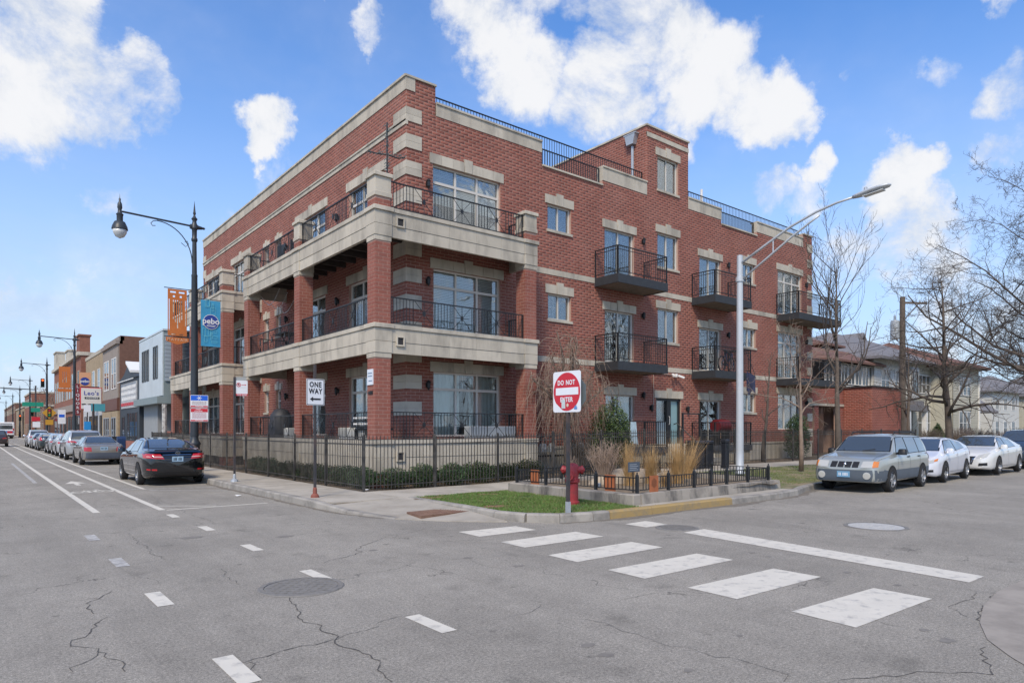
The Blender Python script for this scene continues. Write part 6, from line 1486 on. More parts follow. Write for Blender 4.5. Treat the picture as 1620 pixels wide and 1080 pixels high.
    if plate_rear:
        h = hit(bvh, 'end', 0, .80 if s['H'] < 1.5 else .85, -1); zz = h[0].z
        m__ = MB(); m__.box(h[0].x - .016, h[0].x - .004, -.155, .155, zz - .08, zz + .08); p_ = part('licence_plate', m__, M_PLATE, False)
        m__ = MB(); [m__.box(h[0].x - .019, h[0].x - .0165, -.11 + .035 * k, -.09 + .035 * k, zz - .04, zz + .03) for k in range(7) if k != 3]; m__.build('plate_characters', M_TRIM, p_, world=False)
    return t, bvh, part, X, s

# ---- main street, facing away
BLACKP = paint('black', (.006, .007, .010), .3, .08)
t, bvh, part, X, s = car('sedan', 'glossy black sedan parked nearest the corner by the lamp post', (4.84, 24.75, 0), 90, BLACKP, tail=[[(.36, .80), (.86, .84), (.86, .97), (.46, .95)]], rim=M_RIM, plate_rear=False)
for sg in (1, -1):
    for k, (a, b) in enumerate((((.40, .865), (.80, .885)), )): part('light_line', strip_(bvh, 'end', [(sg * a[0], a[1]), (sg * b[0], b[1])], .02, -1, .014), mat('pale_light', (.62, .45, .42), .2))
    part('reflector', patch(bvh, 'end', [(sg * .56, .46), (sg * .80, .48), (sg * .80, .52), (sg * .56, .51)], -1, .01, 4, 2), M_TAIL)
part('chrome_strip', strip_(bvh, 'end', [(-.40, .93), (.40, .93)], .022, -1, .012), M_CHROME)
h = hit(bvh, 'end', 0, .80, -1); m_ = MB(); m_.box(h[0].x - .02, h[0].x - .004, -.155, .155, .73, .88); p_ = part('licence_plate', m_, M_PLATE, False); m_ = MB(); [m_.box(h[0].x - .023, h[0].x - .0205, -.11 + .034 * k, -.09 + .034 * k, .76, .84) for k in range(7) if k != 3]; m_.build('plate_characters', M_TRIM, p_, world=False)
m_ = MB()
for i in range(16): a, b = 2 * math.pi * i / 16, 2 * math.pi * (i + 1) / 16; m_.bar((h[0].x - .0 - .02, .06 * math.cos(a), .985 + .042 * math.sin(a)), (h[0].x - .02, .06 * math.cos(b), .985 + .042 * math.sin(b)), .009)
m_.bar((h[0].x - .02, .02, 1.01), (h[0].x - .02, -.0, .97), .008); m_.bar((h[0].x - .02, .0, .97), (h[0].x - .02, -.03, .97), .008); part('badge', m_, M_CHROME, False)
part('bumper_lower', patch(bvh, 'end', [(-.72, .26), (.72, .26), (.68, .40), (-.68, .40)], -1, .006, 12, 3), M_TRIM)
m_ = MB(); m_.cbox(X(.02), X(.10), -.62, .62, 1.055, 1.085, .01); part('lip_spoiler', m_, BLACKP, False)
m_ = MB(); m_.tube([(X(1.3), 0, 1.33), (X(1.18), 0, 1.40)], .02, 6); part('antenna', m_, BLACKP)
t, bvh, part, X, s = car('oldsedan', 'grey older sedan with a blue-grey rear bumper, second in the kerb row', (4.85, 39.4, 0), 90, paint('pewter', (.25, .235, .21), .4, .35), tail=[[(.50, .66), (.80, .68), (.80, .86), (.52, .85)]], rim=M_RIMD, rstyle=2)
part('rear_bumper', patch(bvh, 'end', [(-.84, .32), (.84, .32), (.84, .60), (-.84, .60)], -1, .012, 16, 6), mat('bumper_blue_grey', (.075, .09, .12), .5))
car('suv', 'silver crossover with red tail lights, third in the kerb row', (4.9, 46.3, 0), 90, paint('silver', (.45, .47, .49), .5), tail=[[(.42, .95), (.88, .97), (.88, 1.08), (.52, 1.05)]], detail=0)
car('hatch', 'pale silver hatchback behind the silver crossover in the kerb row', (4.95, 53.0, 0), 90, paint('pale_silver', (.52, .54, .56), .4), detail=0)
car('hatch', 'silver compact car, fifth in the kerb row', (4.95, 58.6, 0), 90, paint('grey_silver', (.33, .35, .37), .5), detail=0)
car('hatch', 'small dark teal hatchback in the kerb row', (4.9, 67.4, 0), 90, paint('dark_teal', (.018, .032, .036), .4), detail=0, tail=[[(.62, .80), (.82, .82), (.78, 1.10), (.66, 1.08)]])
car('oldsedan', 'silver sedan just beyond the dark teal hatchback', (4.9, 74.0, 0), 90, paint('silver', (.45, .47, .49), .5), detail=0)
car('suv', 'light silver crossover with a lit amber lamp, farthest in the kerb row', (4.9, 80.5, 0), 90, paint('light_silver', (.56, .58, .62), .4), detail=0, tail=[[(.50, .92), (.86, .94), (.86, 1.06), (.55, 1.04)]])
car('suv', 'dark car driving away at the left edge of the street', (1.75, 84.5, 0), 90, paint('dark_grey', (.05, .035, .035), .4), detail=0)

# ---- side street, facing the corner
SILV = paint('champagne_silver', (.37, .39, .365), .3, .3); GREY_L = mat('cladding_grey', (.085, .105, .13), .55, var=.08)
zr = .0
t, bvh, part, X, s = car('wagon', 'silver estate car with grey lower cladding and roof rails, first in the side street', (20.62, 8.66, zr), 184, SILV, tail=[[(.6, .8), (.82, .8), (.82, 1.0), (.66, 1.0)]], head=[([(.42, .68), (.70, .68), (.70, .85), (.44, .84)], M_HEAD), ([(.70, .68), (.80, .70), (.80, .84), (.70, .85)], M_AMBER)], rim=M_RIM, rstyle=1)
for c in ([(-.36, .68), (-.20, .68), (-.20, .83), (-.36, .83)], [(-.17, .68), (-.015, .68), (-.015, .83), (-.17, .83)], [(.015, .68), (.17, .68), (.17, .83), (.015, .83)], [(.20, .68), (.36, .68), (.36, .83), (.20, .83)]): part('grille_slot', patch(bvh, 'end', c, 1, .009, 3, 3), M_TRIM)
m_ = MB(); m_.lathe([(.05, 0), (.05, .015), (0, .018)], 14, (0, 0, 0), 'x'); hh = hit(bvh, 'end', 0, .76, 1)[0]; m_.shift(tuple(hh + Vector((.01, 0, 0)))); part('badge', m_, M_CHROME)
part('front_bumper', patch(bvh, 'end', [(-.86, .32), (.86, .32), (.86, .62), (-.86, .62)], 1, .014, 18, 7), GREY_L)
for sg in (1, -1):
    part('cladding', patch(bvh, 'side', [(X(.05), .33), (X(4.4), .33), (X(4.4), .60), (X(.05), .60)], sg, .005, 30, 4), GREY_L)
    hh = hit(bvh, 'end', sg * .58, .47, 1)[0]; m_ = MB(); m_.lathe([(.095, 0), (.095, .03), (.07, .035), (0, .03)], 16, tuple(hh), 'x'); part('fog_lamp', m_, M_HEAD, 40)
    m_ = MB(); m_.tube([(X(.5), sg * .56, 1.55), (X(.6), sg * .56, 1.61), (X(2.3), sg * .56, 1.625), (X(2.45), sg * .56, 1.56)], .018, 7); part('roof_rail', m_, M_TRIM)
for x in (.95, 2.0): m_ = MB(); m_.cbox(X(x) - .03, X(x) + .03, -.60, .60, 1.625, 1.65, .01); part('roof_bar', m_, M_TRIM, False)
hh = hit(bvh, 'end', -.25, .50, 1)[0]; m_ = MB(); m_.box(hh.x + .01, hh.x + .03, -.165, .165, .42, .58); p_ = part('licence_plate', m_, mat('licence_plate_blue', (.16, .33, .50), .4), False); m_ = MB(); [m_.box(hh.x + .0305, hh.x + .033, -.12 + .035 * k, -.10 + .035 * k, .46, .54) for k in range(7) if k != 2]; m_.build('plate_characters', M_SIGNW, p_, world=False)
for w_ in (1, -1): m_ = MB(); a = hit(bvh, 'end', .0 if w_ > 0 else -.5, 1.10, 1)[0]; b = hit(bvh, 'end', .42 * w_ - .1, 1.14, 1)[0]; m_.bar(a + Vector((.02, 0, 0)), b + Vector((.02, 0, .01)), .015); part('wiper', m_, M_TRIM, False)
for x in (4.42, ): pass
part('bonnet_seam', strip_(bvh, 'top', [(X(3.35), .70), (X(4.3), .66)], .012, 1, .003), M_TRIM); part('bonnet_seam', strip_(bvh, 'top', [(X(3.35), -.70), (X(4.3), -.66)], .012, 1, .003), M_TRIM)
WH1 = paint('pearl_white', (.66, .68, .74), .1, .25); WH2 = paint('cream_white', (.70, .70, .68), .1, .25)
t, bvh, part, X, s = car('hatch', 'small white hatchback parked second in the side street', (25.35, 8.95, .02), 184.5, WH1, head=[([(.44, .58), (.72, .64), (.76, .74), (.52, .68)], M_HEAD), ([(.72, .66), (.80, .69), (.80, .77), (.74, .74)], M_AMBER)], rim=M_RIM)
part('lower_grille', patch(bvh, 'end', [(-.45, .28), (.45, .28), (.40, .42), (-.40, .42)], 1, .01, 8, 3), M_TRIM); part('upper_grille', strip_(bvh, 'end', [(-.42, .58), (.42, .58)], .06, 1, .01), M_TRIM)
for sg in (1, -1): part('fog_recess', patch(bvh, 'end', [(sg * .52, .34), (sg * .72, .35), (sg * .72, .42), (sg * .54, .41)], 1, .011, 4, 3), M_TRIM)
t, bvh, part, X, s = car('sedan', 'white sedan with a chrome and dark grille, third in the side street', (31.0, 9.0, .03), 182, WH2, head=[([(.44, .60), (.74, .66), (.80, .82), (.50, .72)], M_HEAD)], rim=M_RIM)
part('grille', patch(bvh, 'end', [(-.34, .40), (.34, .40), (.42, .68), (-.42, .68)], 1, .01, 8, 5), M_TRIM); part('grille_chrome', strip_(bvh, 'end', [(-.42, .68), (-.30, .46), (.30, .46), (.42, .68)], .03, 1, .014), M_CHROME)
for sg in (1, -1): part('fog_recess', patch(bvh, 'end', [(sg * .52, .34), (sg * .76, .36), (sg * .76, .46), (sg * .54, .44)], 1, .011, 4, 3), M_TRIM)
car('suv', 'dark blue-grey crossover with pale bonnet reflections, fourth in the side street', (37.0, 9.0, .03), 180, paint('blue_grey', (.05, .065, .085), .4), head=[([(.44, .72), (.76, .76), (.80, .88), (.50, .82)], M_HEAD)], rim=M_RIM)
car('oldsedan', 'pale grey sedan farthest along the side street, at the right edge', (43.0, 9.0, .03), 180, paint('silver', (.45, .47, .49), .5), detail=0)

# ---- the bus
t = thing('city_bus', 'white city bus with a blue and red band seen from behind, far down the street', 'bus', (4.7, 156, 0)); bx, by = 4.7, 156
m_ = MB(); m_.cbox(bx - 1.28, bx + 1.28, by, by + 12, .35, 3.05, .12); m_.build('body', M_WHITE, t)
m_ = MB(); m_.cbox(bx - 1.0, bx + 1.0, by - .02, by + .0, 1.75, 2.45, .004); m_.build('rear_window', M_CGLASS, t); m_ = MB(); m_.box(bx - 1.1, bx + 1.1, by - .02, by, 1.0, 1.45); m_.build('blue_band', mat('bus_blue', (.08, .22, .45), .5), t); m_ = MB(); m_.box(bx + .2, bx + 1.0, by - .03, by - .02, 1.0, 1.4); m_.build('red_panel', M_RED, t)
m_ = MB(); m_.box(bx - 1.2, bx + 1.2, by - .03, by - .005, .36, .7); m_.build('bumper', M_TRIM, t); m_ = MB(); m_.box(bx - .9, bx + .9, by - .03, by - .005, 2.6, 2.85); m_.build('route_panel', mat('grey_panel', (.3, .31, .32), .6), t)
for sg in (1, -1): m_ = MB(); m_.box(bx + 1.12 * sg - .08, bx + 1.12 * sg + .08, by - .03, by, 1.5, 1.9); m_.build('tail_light', M_TAIL, t)
for x in (-1.0, 1.0):
    for y in (2.5, 9.5): m_ = MB(); m_.lathe([(.48, -.14), (.5, 0), (.48, .14)], 14, (bx + x, by + y, .5), 'x'); m_.build('wheel', M_TYRE, t)
# ------------------------------------------------------------------ the other buildings along the main street
FX = 8.25
PF = prox(FX, 'x', -1)
def shopwin(par, P, u0, u1, z0, z1, nx=1, nz=1, fm=None, name='window', rec=.08, d=.05):
    """simple window of a building farther off: frame, panes"""
    mb = MB(); fm = fm or M_FRAME; w_ = .06
    fbox(mb, P, u0, u1, z0, z0 + w_, -rec, d - .02); fbox(mb, P, u0, u1, z1 - w_, z1, -rec, d - .02)
    for i in range(nx + 1): u = u0 + (u1 - u0 - w_) * i / nx; fbox(mb, P, u, u + w_, z0 + w_, z1 - w_, -rec, d - .02)
    for j in range(1, nz): z = z0 + (z1 - z0) * j / nz; fbox(mb, P, u0 + w_, u1 - w_, z - .02, z + .02, -rec, d - .025)
    f = mb.build(name, fm, par)
    for i in range(nx):
        a = u0 + (u1 - u0 - w_) * i / nx + w_; b = u0 + (u1 - u0 - w_) * (i + 1) / nx
        g = MB(); fbox(g, P, a, b, z0 + w_, z1 - w_, -.02, .004); g.build('pane', M_FARGL, f)
    return f
M_FARGL = mat('far_glass', (.05, .06, .07), .06, spec=.9, var=.4, vscale=.7)
# 1 silver clad
M_CLAD = mat('silver_cladding', (.55, .60, .62), .35, var=.12, vscale=.9, metal=.3); M_CLADD = mat('grey_green_panel', (.20, .25, .26), .6, var=.08)
b1 = thing('silver_clad_building', 'two storey building with silver metal upper box overhanging a grey ground floor', 'building', (FX, 41.2, 0))
m_ = MB(); m_.box(FX + 1.0, 20, 41.2, 48.0, 0, 3.2); m_.build('ground_floor', M_CLADD, b1)
m_ = MB(); m_.box(FX, 20, 41.2, 48.0, 3.55, 7.2); m_.build('upper_box', M_CLADD, b1)
y = 41.25
while y < 47.9: m_ = MB(); fbox(m_, PF, y + .006, min(y + .44, 47.95), 3.6, 7.15, 0, .05); m_.build('cladding_sheet', M_CLAD, b1); y += .45
m_ = MB(); m_.box(FX - .35, FX + 1.5, 41.1, 48.1, 3.15, 3.54); m_.build('canopy', M_CLADD, b1); m_ = MB(); m_.box(FX - .05, 20, 41.15, 48.05, 7.2, 7.3); m_.build('coping', M_CLAD, b1)
for i, y in enumerate((42.5, 43.2, 45.0, 45.75, 46.5)): shopwin(b1, prox(FX - .05, 'x', -1), y, y + .5, 4.6, 6.5, 1, 1, M_BLACK)
for k in range(12): m_ = MB(); m_.box(FX + .05, FX + 1.9, 41.12, 41.195, 4.4 + .22 * k, 4.6 + .22 * k); m_.build('siding_board', mat('blue_siding', (.30, .36, .42), .6), b1)
m_ = MB(); m_.box(FX + .4, FX + 1.0, 41.3, 43.6, .15, 1.6); m_.build('brick_stall', mat('far_brick', (.30, .12, .09), .85, var=.2, vscale=3), b1); shopwin(b1, prox(FX + .9, 'x', -1), 41.4, 43.4, 1.75, 3.0, 3)
m_ = MB(); m_.box(FX + .2, FX + 1.1, 43.8, 47.9, .15, 3.14); m_.build('grey_panel_wall', mat('grey_render', (.28, .30, .31), .8, var=.08), b1)
t = thing('graffiti_post', 'white painted utility post with dark scrawls beside the silver building', 'post', (FX - .1, 41.0, .15)); m_ = MB(); m_.tube([(FX, 41.0, .1), (FX, 41.0, 3.1)], .13, 8); m_.build('post', mat('scrawled_white', (.50, .49, .47), .8, dirt=(.05, .05, .06), dscale=6, damt=.9), t)
# 2 charcoal shop
M_CHAR = mat('charcoal_render', (.035, .045, .058), .6, var=.15, vscale=1.5)
b2 = thing('charcoal_shopfront', 'small charcoal shopfront with a peaked pediment and a white lettered board', 'building', (FX, 48.2, 0))
m_ = MB(); m_.box(FX, 20, 48.2, 55.4, 0, 5.1); m_.build('wall', M_CHAR, b2)
m_ = MB(); m_.prism([(FX - .1, 48.2, 5.1), (FX - .1, 55.4, 5.1), (FX - .1, 53.4, 5.4), (FX - .1, 51.6, 6.1), (FX - .1, 49.9, 5.4)], (.5, 0, 0)); m_.build('pediment', M_CHAR, b2, fix=True)
m_ = MB(); m_.prism([(FX - .25, 49.9, 5.44), (FX - .25, 51.6, 6.14), (FX - .25, 51.6, 6.3), (FX - .25, 49.9, 5.6)], (.9, 0, 0)); m_.build('gable_roof', M_WHITE, b2, fix=True)
m_ = MB(); fbox(m_, PF, 48.9, 54.6, 3.15, 4.85, 0, .06); bd = m_.build('lettered_board', mat('board_grey', (.40, .41, .42), .6, var=.5, vscale=5), b2)
r_ = random.Random(2)
for row in range(4):
    y = 49.1
    while y < 54.2: w_ = r_.uniform(.12, .45); m_ = MB(); fbox(m_, PF, y, y + w_, 4.45 - .38 * row, 4.66 - .38 * row, .065, .08); m_.build('print_block', M_WHITE if row < 3 else M_RED, bd); y += w_ + .15
m_ = MB(); m_.bar((FX - .25, 48.9, 5.0), (FX - .25, 54.8, 5.0), .05); m_.build('sign_light_bar', M_WHITE, b2)
shopwin(b2, PF, 48.9, 52.6, .95, 2.85, 4, 2, M_CHAR); m_ = MB(); fbox(m_, PF, 48.9, 52.6, .15, .93, 0, .12); m_.build('brick_stall', MATS['far_brick'], b2)
shopwin(b2, PF, 53.4, 54.6, .2, 2.6, 1, 1, M_BLACK, name='door')
# 3 brown brick two storey
M_BRB = mat('brown_brick', (.165, .085, .06), .9, var=.22, vscale=5, bump=.4, bscale=18); M_TAN = mat('tan_stone', (.33, .255, .165), .9, var=.25, vscale=3, bump=.3, bscale=10); M_GRB = mat('grey_brown_stone', (.27, .23, .20), .85, var=.12, vscale=2)
b3 = thing('brown_brick_building', 'two storey brown brick building with stone upper bay and tan stone shopfront', 'building', (FX, 55.6, 0))
m_ = MB(); m_.box(FX, 20, 55.6, 63.0, 0, 8.1); m_.build('wall', M_BRB, b3); m_ = MB(); fbox(m_, PF, 55.7, 62.9, 4.0, 7.9, 0, .10); m_.build('upper_facing', M_GRB, b3)
m_ = MB(); fbox(m_, PF, 55.6, 63, 7.9, 8.15, -.2, .25); fbox(m_, PF, 55.6, 63, 8.15, 8.45, -.3, .05); m_.build('cornice', M_GRB, b3); m_ = MB(); m_.box(FX + .05, 20, 55.6, 55.9, 8.1, 8.5); m_.build('parapet', M_BRB, b3)
shopwin(b3, prox(FX - .10, 'x', -1), 56.4, 58.6, 4.7, 7.0, 2, 2, M_WHITE); shopwin(b3, prox(FX - .10, 'x', -1), 59.8, 62.2, 4.7, 7.0, 2, 2, M_WHITE)
m_ = MB(); fbox(m_, PF, 55.7, 62.9, 3.1, 3.98, 0, .16); m_.build('brown_fascia', mat('brown_paint', (.13, .055, .04), .6), b3); m_ = MB(); fbox(m_, PF, 55.6, 63, .1, 3.05, 0, .14); m_.build('stone_ground_floor', M_TAN, b3)
shopwin(b3, prox(FX - .14, 'x', -1), 56.3, 58.3, .9, 2.6, 2, 1, M_GALV); shopwin(b3, prox(FX - .14, 'x', -1), 59.3, 62.2, .9, 2.6, 3, 1, M_GALV)
# 4 pale painted and tan brick
b4 = thing('tan_brick_building', 'taller tan brick and white painted building behind the white hanging sign', 'building', (FX + .4, 63.2, 0))
m_ = MB(); m_.box(FX + .3, 20, 63.2, 77, 0, 8.3); m_.build('wall', M_TAN, b4); m_ = MB(); m_.box(FX + 1.1, FX + 14, 63.05, 63.19, 5.2, 9.0); m_.build('painted_side', mat('pale_grey_paint', (.45, .46, .46), .8, var=.1), b4)
m_ = MB(); m_.box(FX + .25, 20, 63.1, 77, 8.3, 8.6); m_.build('coping', M_STONE, b4)
for k in range(4): shopwin(b4, prox(FX + .3, 'x', -1), 64.2 + 3.3 * k, 65.8 + 3.3 * k, 4.8, 7.0, 1, 2, M_WHITE)
m_ = MB(); fbox(m_, prox(FX + .3, 'x', -1), 63.2, 77, .1, 3.5, 0, .2); m_.build('white_shopfront', mat('pale_grey_paint', (.45, .46, .46), .8, var=.1), b4)
for k in range(4): shopwin(b4, prox(FX + .1, 'x', -1), 64 + 3.3 * k, 66.2 + 3.3 * k, .6, 2.9, 2, 1, M_BLACK)
# 5 orange brick with stone trim
M_ORB = mat('orange_brick', (.235, .10, .068), .9, var=.2, vscale=4)
b5 = thing('orange_brick_building', 'long orange brick building with stone cornice and small gables far down the street', 'building', (FX, 78, 0))
m_ = MB(); m_.box(FX, 21, 78, 106, 0, 9.0); m_.build('wall', M_ORB, b5); m_ = MB(); m_.box(FX - .3, 21, 77.9, 106.1, 9.0, 9.35); m_.build('cornice', M_STONE, b5)
for y, w_, h_ in ((78.2, 2.5, 1.6), (88, 3, 1.0), (101.5, 3.5, 2.0)): m_ = MB(); m_.box(FX - .1, FX + .8, y, y + w_, 9.35, 9.35 + h_); m_.box(FX - .2, FX + .9, y - .1, y + w_ + .1, 9.35 + h_, 9.5 + h_); m_.build('roof_gable', M_ORB if w_ < 3 else M_STONE, b5)
for k in range(10): shopwin(b5, PF, 79.2 + 2.65 * k, 80.8 + 2.65 * k, 5.0, 7.6, 1, 2, M_STONE)
m_ = MB(); fbox(m_, PF, 78, 106, 3.6, 4.3, 0, .2); m_.build('stone_band', M_GRB, b5)
for k in range(7): shopwin(b5, PF, 79 + 3.9 * k, 82 + 3.9 * k, .6, 3.1, 2, 1, M_BLACK)
# farther blocks
for i, (y0, y1, x, h_, m, lab) in enumerate(((112, 128, 10.5, 4.6, mat('beige_render', (.42, .34, .27), .9, var=.1), 'low beige building past the orange brick block'), (134, 150, 9.0, 5.5, M_BRB, 'low brown building near the traffic lights'), (154, 176, 8.5, 8.5, M_ORB, 'distant orange brick block with a flat roof'), (180, 215, 8.6, 6.5, M_TAN, 'distant tan building beyond the junction'), (220, 300, 8.6, 8.5, M_BRB, 'farthest brown building on the right side of the street'))):
    t = thing('distant_building', lab, 'building', (x, y0, 0)); m_ = MB(); m_.box(x, x + 14, y0, y1, 0, h_); m_.build('wall', m, t); m_ = MB(); m_.box(x - .15, x + 14.1, y0 - .1, y1 + .1, h_, h_ + .3); m_.build('cornice', M_STONE, t)
    for k in range(int((y1 - y0) / 4)):
        for z in ((.8, 2.8), (h_ - 2.4, h_ - .8)):
            if z[0] > 2.9 or z[0] == .8: shopwin(t, prox(x, 'x', -1), y0 + 1 + 4 * k, y0 + 3.2 + 4 * k, z[0], z[1], 1, 1, M_STONE)
    for k in range(2): shopwin(t, prox(y0, 'y', -1), x + 2 + 4 * k, x + 4 + 4 * k, .9, 2.7, 1, 1, M_STONE)
for i, (y0, y1, x, h_, m, lab) in enumerate(((170, 215, -24, 9, M_ORB, 'distant orange brick building on the left side of the street'), (225, 330, -24, 7, M_TAN, 'farthest tan building on the left side of the street'), (322, 340, -6, 10, M_BRB, 'brown building closing the far end of the street'))):
    t = thing('distant_building', lab, 'building', (x, y0, 0)); m_ = MB(); m_.box(x, x + 12, y0, y1, 0, h_); m_.build('wall', m, t)
    for k in range(4): shopwin(t, prox(y0, 'y', -1), x + 1 + 2.8 * k, x + 2.6 + 2.8 * k, h_ - 3, h_ - 1.2, 1, 1, M_STONE)
# hanging sign
t = thing('shop_sign', 'square white hanging sign reading Leo\'s Liquors beer wine spirits, framed in red', 'sign', (7.5, 63.8, 3.2))
m_ = MB(); m_.box(6.68, 8.2, 63.7, 63.95, 3.3, 5.1); m_.build('frame', M_RED, t); m_ = MB(); m_.box(6.74, 8.14, 63.66, 63.70, 3.36, 5.04); m_.build('face', mat('sign_cream', (.66, .65, .62), .5), t)
for s_, z, sz, m in (("Leo's", 4.62, .46, mat('sign_ink_blue', (.09, .10, .35), .5)), ('BEER - WINE - SPIRITS', 3.72, .125, M_SIGNB)): tm = text_mb(s_, sz, .008, .004, 1, 1.1); tm.shift((7.44, 63.65, z)); tm.build('lettering', m, t)
m_ = MB(); m_.box(6.98, 8.0, 63.645, 63.66, 4.16, 4.32); m_.build('black_strip', M_SIGNB, t); tm = text_mb('LIQUORS', .15, .004, .004, 1.1, 1.3); tm.shift((7.49, 63.63, 4.24)); tm.build('lettering', M_SIGNW, t)
t = thing('vertical_sign', 'narrow dark red vertical sign reading LIQUORS beyond the white sign', 'sign', (7.9, 66, 3)); m_ = MB(); m_.box(6.60, 6.90, 66.0, 66.15, 2.9, 5.5); m_.build('board', mat('dark_red_board', (.16, .02, .03), .5), t)
for k, c in enumerate('LIQUORS'): tm = text_mb(c, .32, .004, .004); tm.shift((6.75, 65.99, 5.25 - .35 * k)); tm.build('lettering', M_SIGNW, t)
m_ = MB(); m_.box(6.95, 8.3, 66.05, 66.1, 5.2, 5.3); m_.build('bracket', M_BLACK, t)
# street furniture farther off
def post_sign(name, label, cat, x, y, parts, r=.04, h=3.0):
    t = thing(name, label, cat, (x, y, .15)); m_ = MB(); m_.tube([(x, y, .1), (x, y, h)], r, 7); m_.build('post', M_POSTD, t)
    for nm_, x0, x1, z0, z1, m in parts: m_ = MB(); m_.box(x + x0, x + x1, y - .06 - .01 * len(t.children), y - .04 - .01 * len(t.children), z0, z1); m_.build(nm_, m, t)
    return t
t = post_sign('signal_ahead_sign', 'yellow diamond sign with a traffic light symbol and a yellow plate below', 'sign', 6.4, 88, []); M_YS = mat('sign_yellow', (.52, .28, .03), .5)
m_ = MB(); m_.prism([(5.75, 87.9, 3.5), (6.4, 87.9, 2.85), (7.05, 87.9, 3.5), (6.4, 87.9, 4.15)], (0, .02, 0)); m_.build('diamond', M_YS, t, fix=True); m_ = MB(); m_.box(6.22, 6.58, 87.86, 87.89, 3.05, 3.95); m_.build('black_symbol', M_SIGNB, t)
for z, m in ((3.75, M_RED), (3.5, M_YS), (3.25, mat('sign_green_dot', (.02, .25, .06), .5))): m_ = MB(); m_.lathe([(.1, -.02), (.1, 0), (0, 0)], 10, (6.4, 87.855, z), 'y'); m_.build('dot', m, t)
m_ = MB(); m_.box(6.05, 6.75, 87.88, 87.9, 2.2, 2.75); m_.build('lower_plate', M_YS, t)
post_sign('route_sign', 'pale blue and white sign board beside the yellow diamond sign', 'sign', 7.3, 86, [('plate', -.3, .4, 2.3, 3.8, M_SIGNW), ('blue_print', -.2, .3, 3.0, 3.3, MATS['sign_blue'])])
post_sign('parking_board', 'teal and white parking board on a black post before the brown building', 'sign', 6.9, 58, [('teal_plate', -.15, .75, 3.05, 3.6, mat('teal_sign', (.06, .28, .34), .5)), ('white_plate', -.6, -.15, 3.0, 3.5, M_SIGNW)], .09, 3.6)
post_sign('blue_sign', 'small bright blue sign low on a post before the brown building', 'sign', 6.7, 59.5, [('plate', -.22, .22, 1.2, 2.3, mat('bright_blue', (.02, .25, .62), .5))])
post_sign('street_name_sign', 'green street name signs crossed above a small red and white board', 'sign', 7.0, 118, [('green_plate', -1.6, .9, 5.0, 5.6, mat('street_sign_green', (.01, .25, .16), .5)), ('green_plate', -.6, .5, 4.2, 4.8, MATS['street_sign_green']), ('red_plate', -.5, .5, 2.9, 3.5, M_RED), ('white_plate', -.4, .5, 2.0, 2.8, M_SIGNW)], .08, 6)
t = thing('mailbox', 'blue rounded mailbox at the kerb before the charcoal shopfront', 'mailbox', (7.2, 48.0, .15)); m_ = MB(); m_.cbox(6.97, 7.43, 47.77, 48.23, .3, 1.05, .04); m_.lathe([(.225, -.225), (.225, .225)], 16, (7.2, 48.0, 1.05), 'x'); m_.build('box', mat('mail_blue', (.012, .035, .11), .4), t)
for a in (-.18, .18):
    for b in (-.18, .18): m_ = MB(); m_.box(7.2 + a - .03, 7.2 + a + .03, 48 + b - .03, 48 + b + .03, .15, .3); m_.build('leg', M_BLACK, t)
t = thing('sandwich_board', 'black sandwich board with a pale round emblem on the far pavement', 'sign', (7.6, 55.0, .15)); m_ = MB(); m_.prism([(7.3, 54.8, .15), (8.0, 54.8, .15), (8.0, 54.98, 1.2), (7.3, 54.98, 1.2)], (0, .03, 0)); m_.prism([(7.3, 55.2, .15), (8.0, 55.2, .15), (8.0, 55.02, 1.2), (7.3, 55.02, 1.2)], (0, .03, 0)); m_.build('boards', M_BLACK, t, fix=True); m_ = MB(); m_.lathe([(.18, -.06), (.18, -.04)], 14, (7.65, 54.92, .85), 'y'); m_.build('emblem', MATS['board_grey'], t)
# traffic signals
def signal(label, x, y, z, face=True, arm=0, hgt=7.0, lit=None):
    t = thing('traffic_signal', label, 'traffic light', (x, y, .15)); m_ = MB(); m_.tube([(x, y, .1), (x, y, hgt)], .11, 8); m_.build('pole', M_POSTD, t)
    if arm: m_ = MB(); m_.tube([(x, y, hgt - .6), (x - arm, y, hgt - .3)], .07, 7); m_.build('mast_arm', M_POSTD, t)
    hs = [(x - .45, z)] + ([(x - arm * .75, hgt - 1.0)] if arm else [])
    for hx__, hz__ in hs:
        m_ = MB(); m_.box(hx__ - .2, hx__ + .2, y - .35, y - .1, hz__ - .55, hz__ + .55); h = m_.build('signal_head', M_BLACK, t)
        for k in range(3):
            m = {0: mat('signal_red', (.5, .03, .01), .4, emit=(1, .15, .03, 2.0)), 1: mat('signal_amber', (.12, .07, .01), .4), 2: mat('signal_green', (.01, .08, .04), .4)}[k]
            m_ = MB(); m_.lathe([(.12, -.02), (.12, 0)], 10, (hx__, y - .36, hz__ + .34 - .34 * k), 'y'); m_.build('lens', m, h)
            m_ = MB(); m_.lathe([(.15, -.22), (.15, 0)], 10, (hx__, y - .35, hz__ + .34 - .34 * k), 'y', cap=False); m_.build('visor', M_BLACK, h)
signal('traffic signal on a mast arm reaching over the street, red lamp lit', 7.2, 122, 4.2, arm=9.5, hgt=8.2); signal('black traffic signal cluster on a pole past the white sign', 7.3, 104, 7.6, hgt=8.5); signal('traffic signal on a short pole at the far side of the junction', 7.0, 150, 3.8, hgt=5); signal('distant traffic signal at the left of the junction', 1.0, 148, 5.2, hgt=5.5)


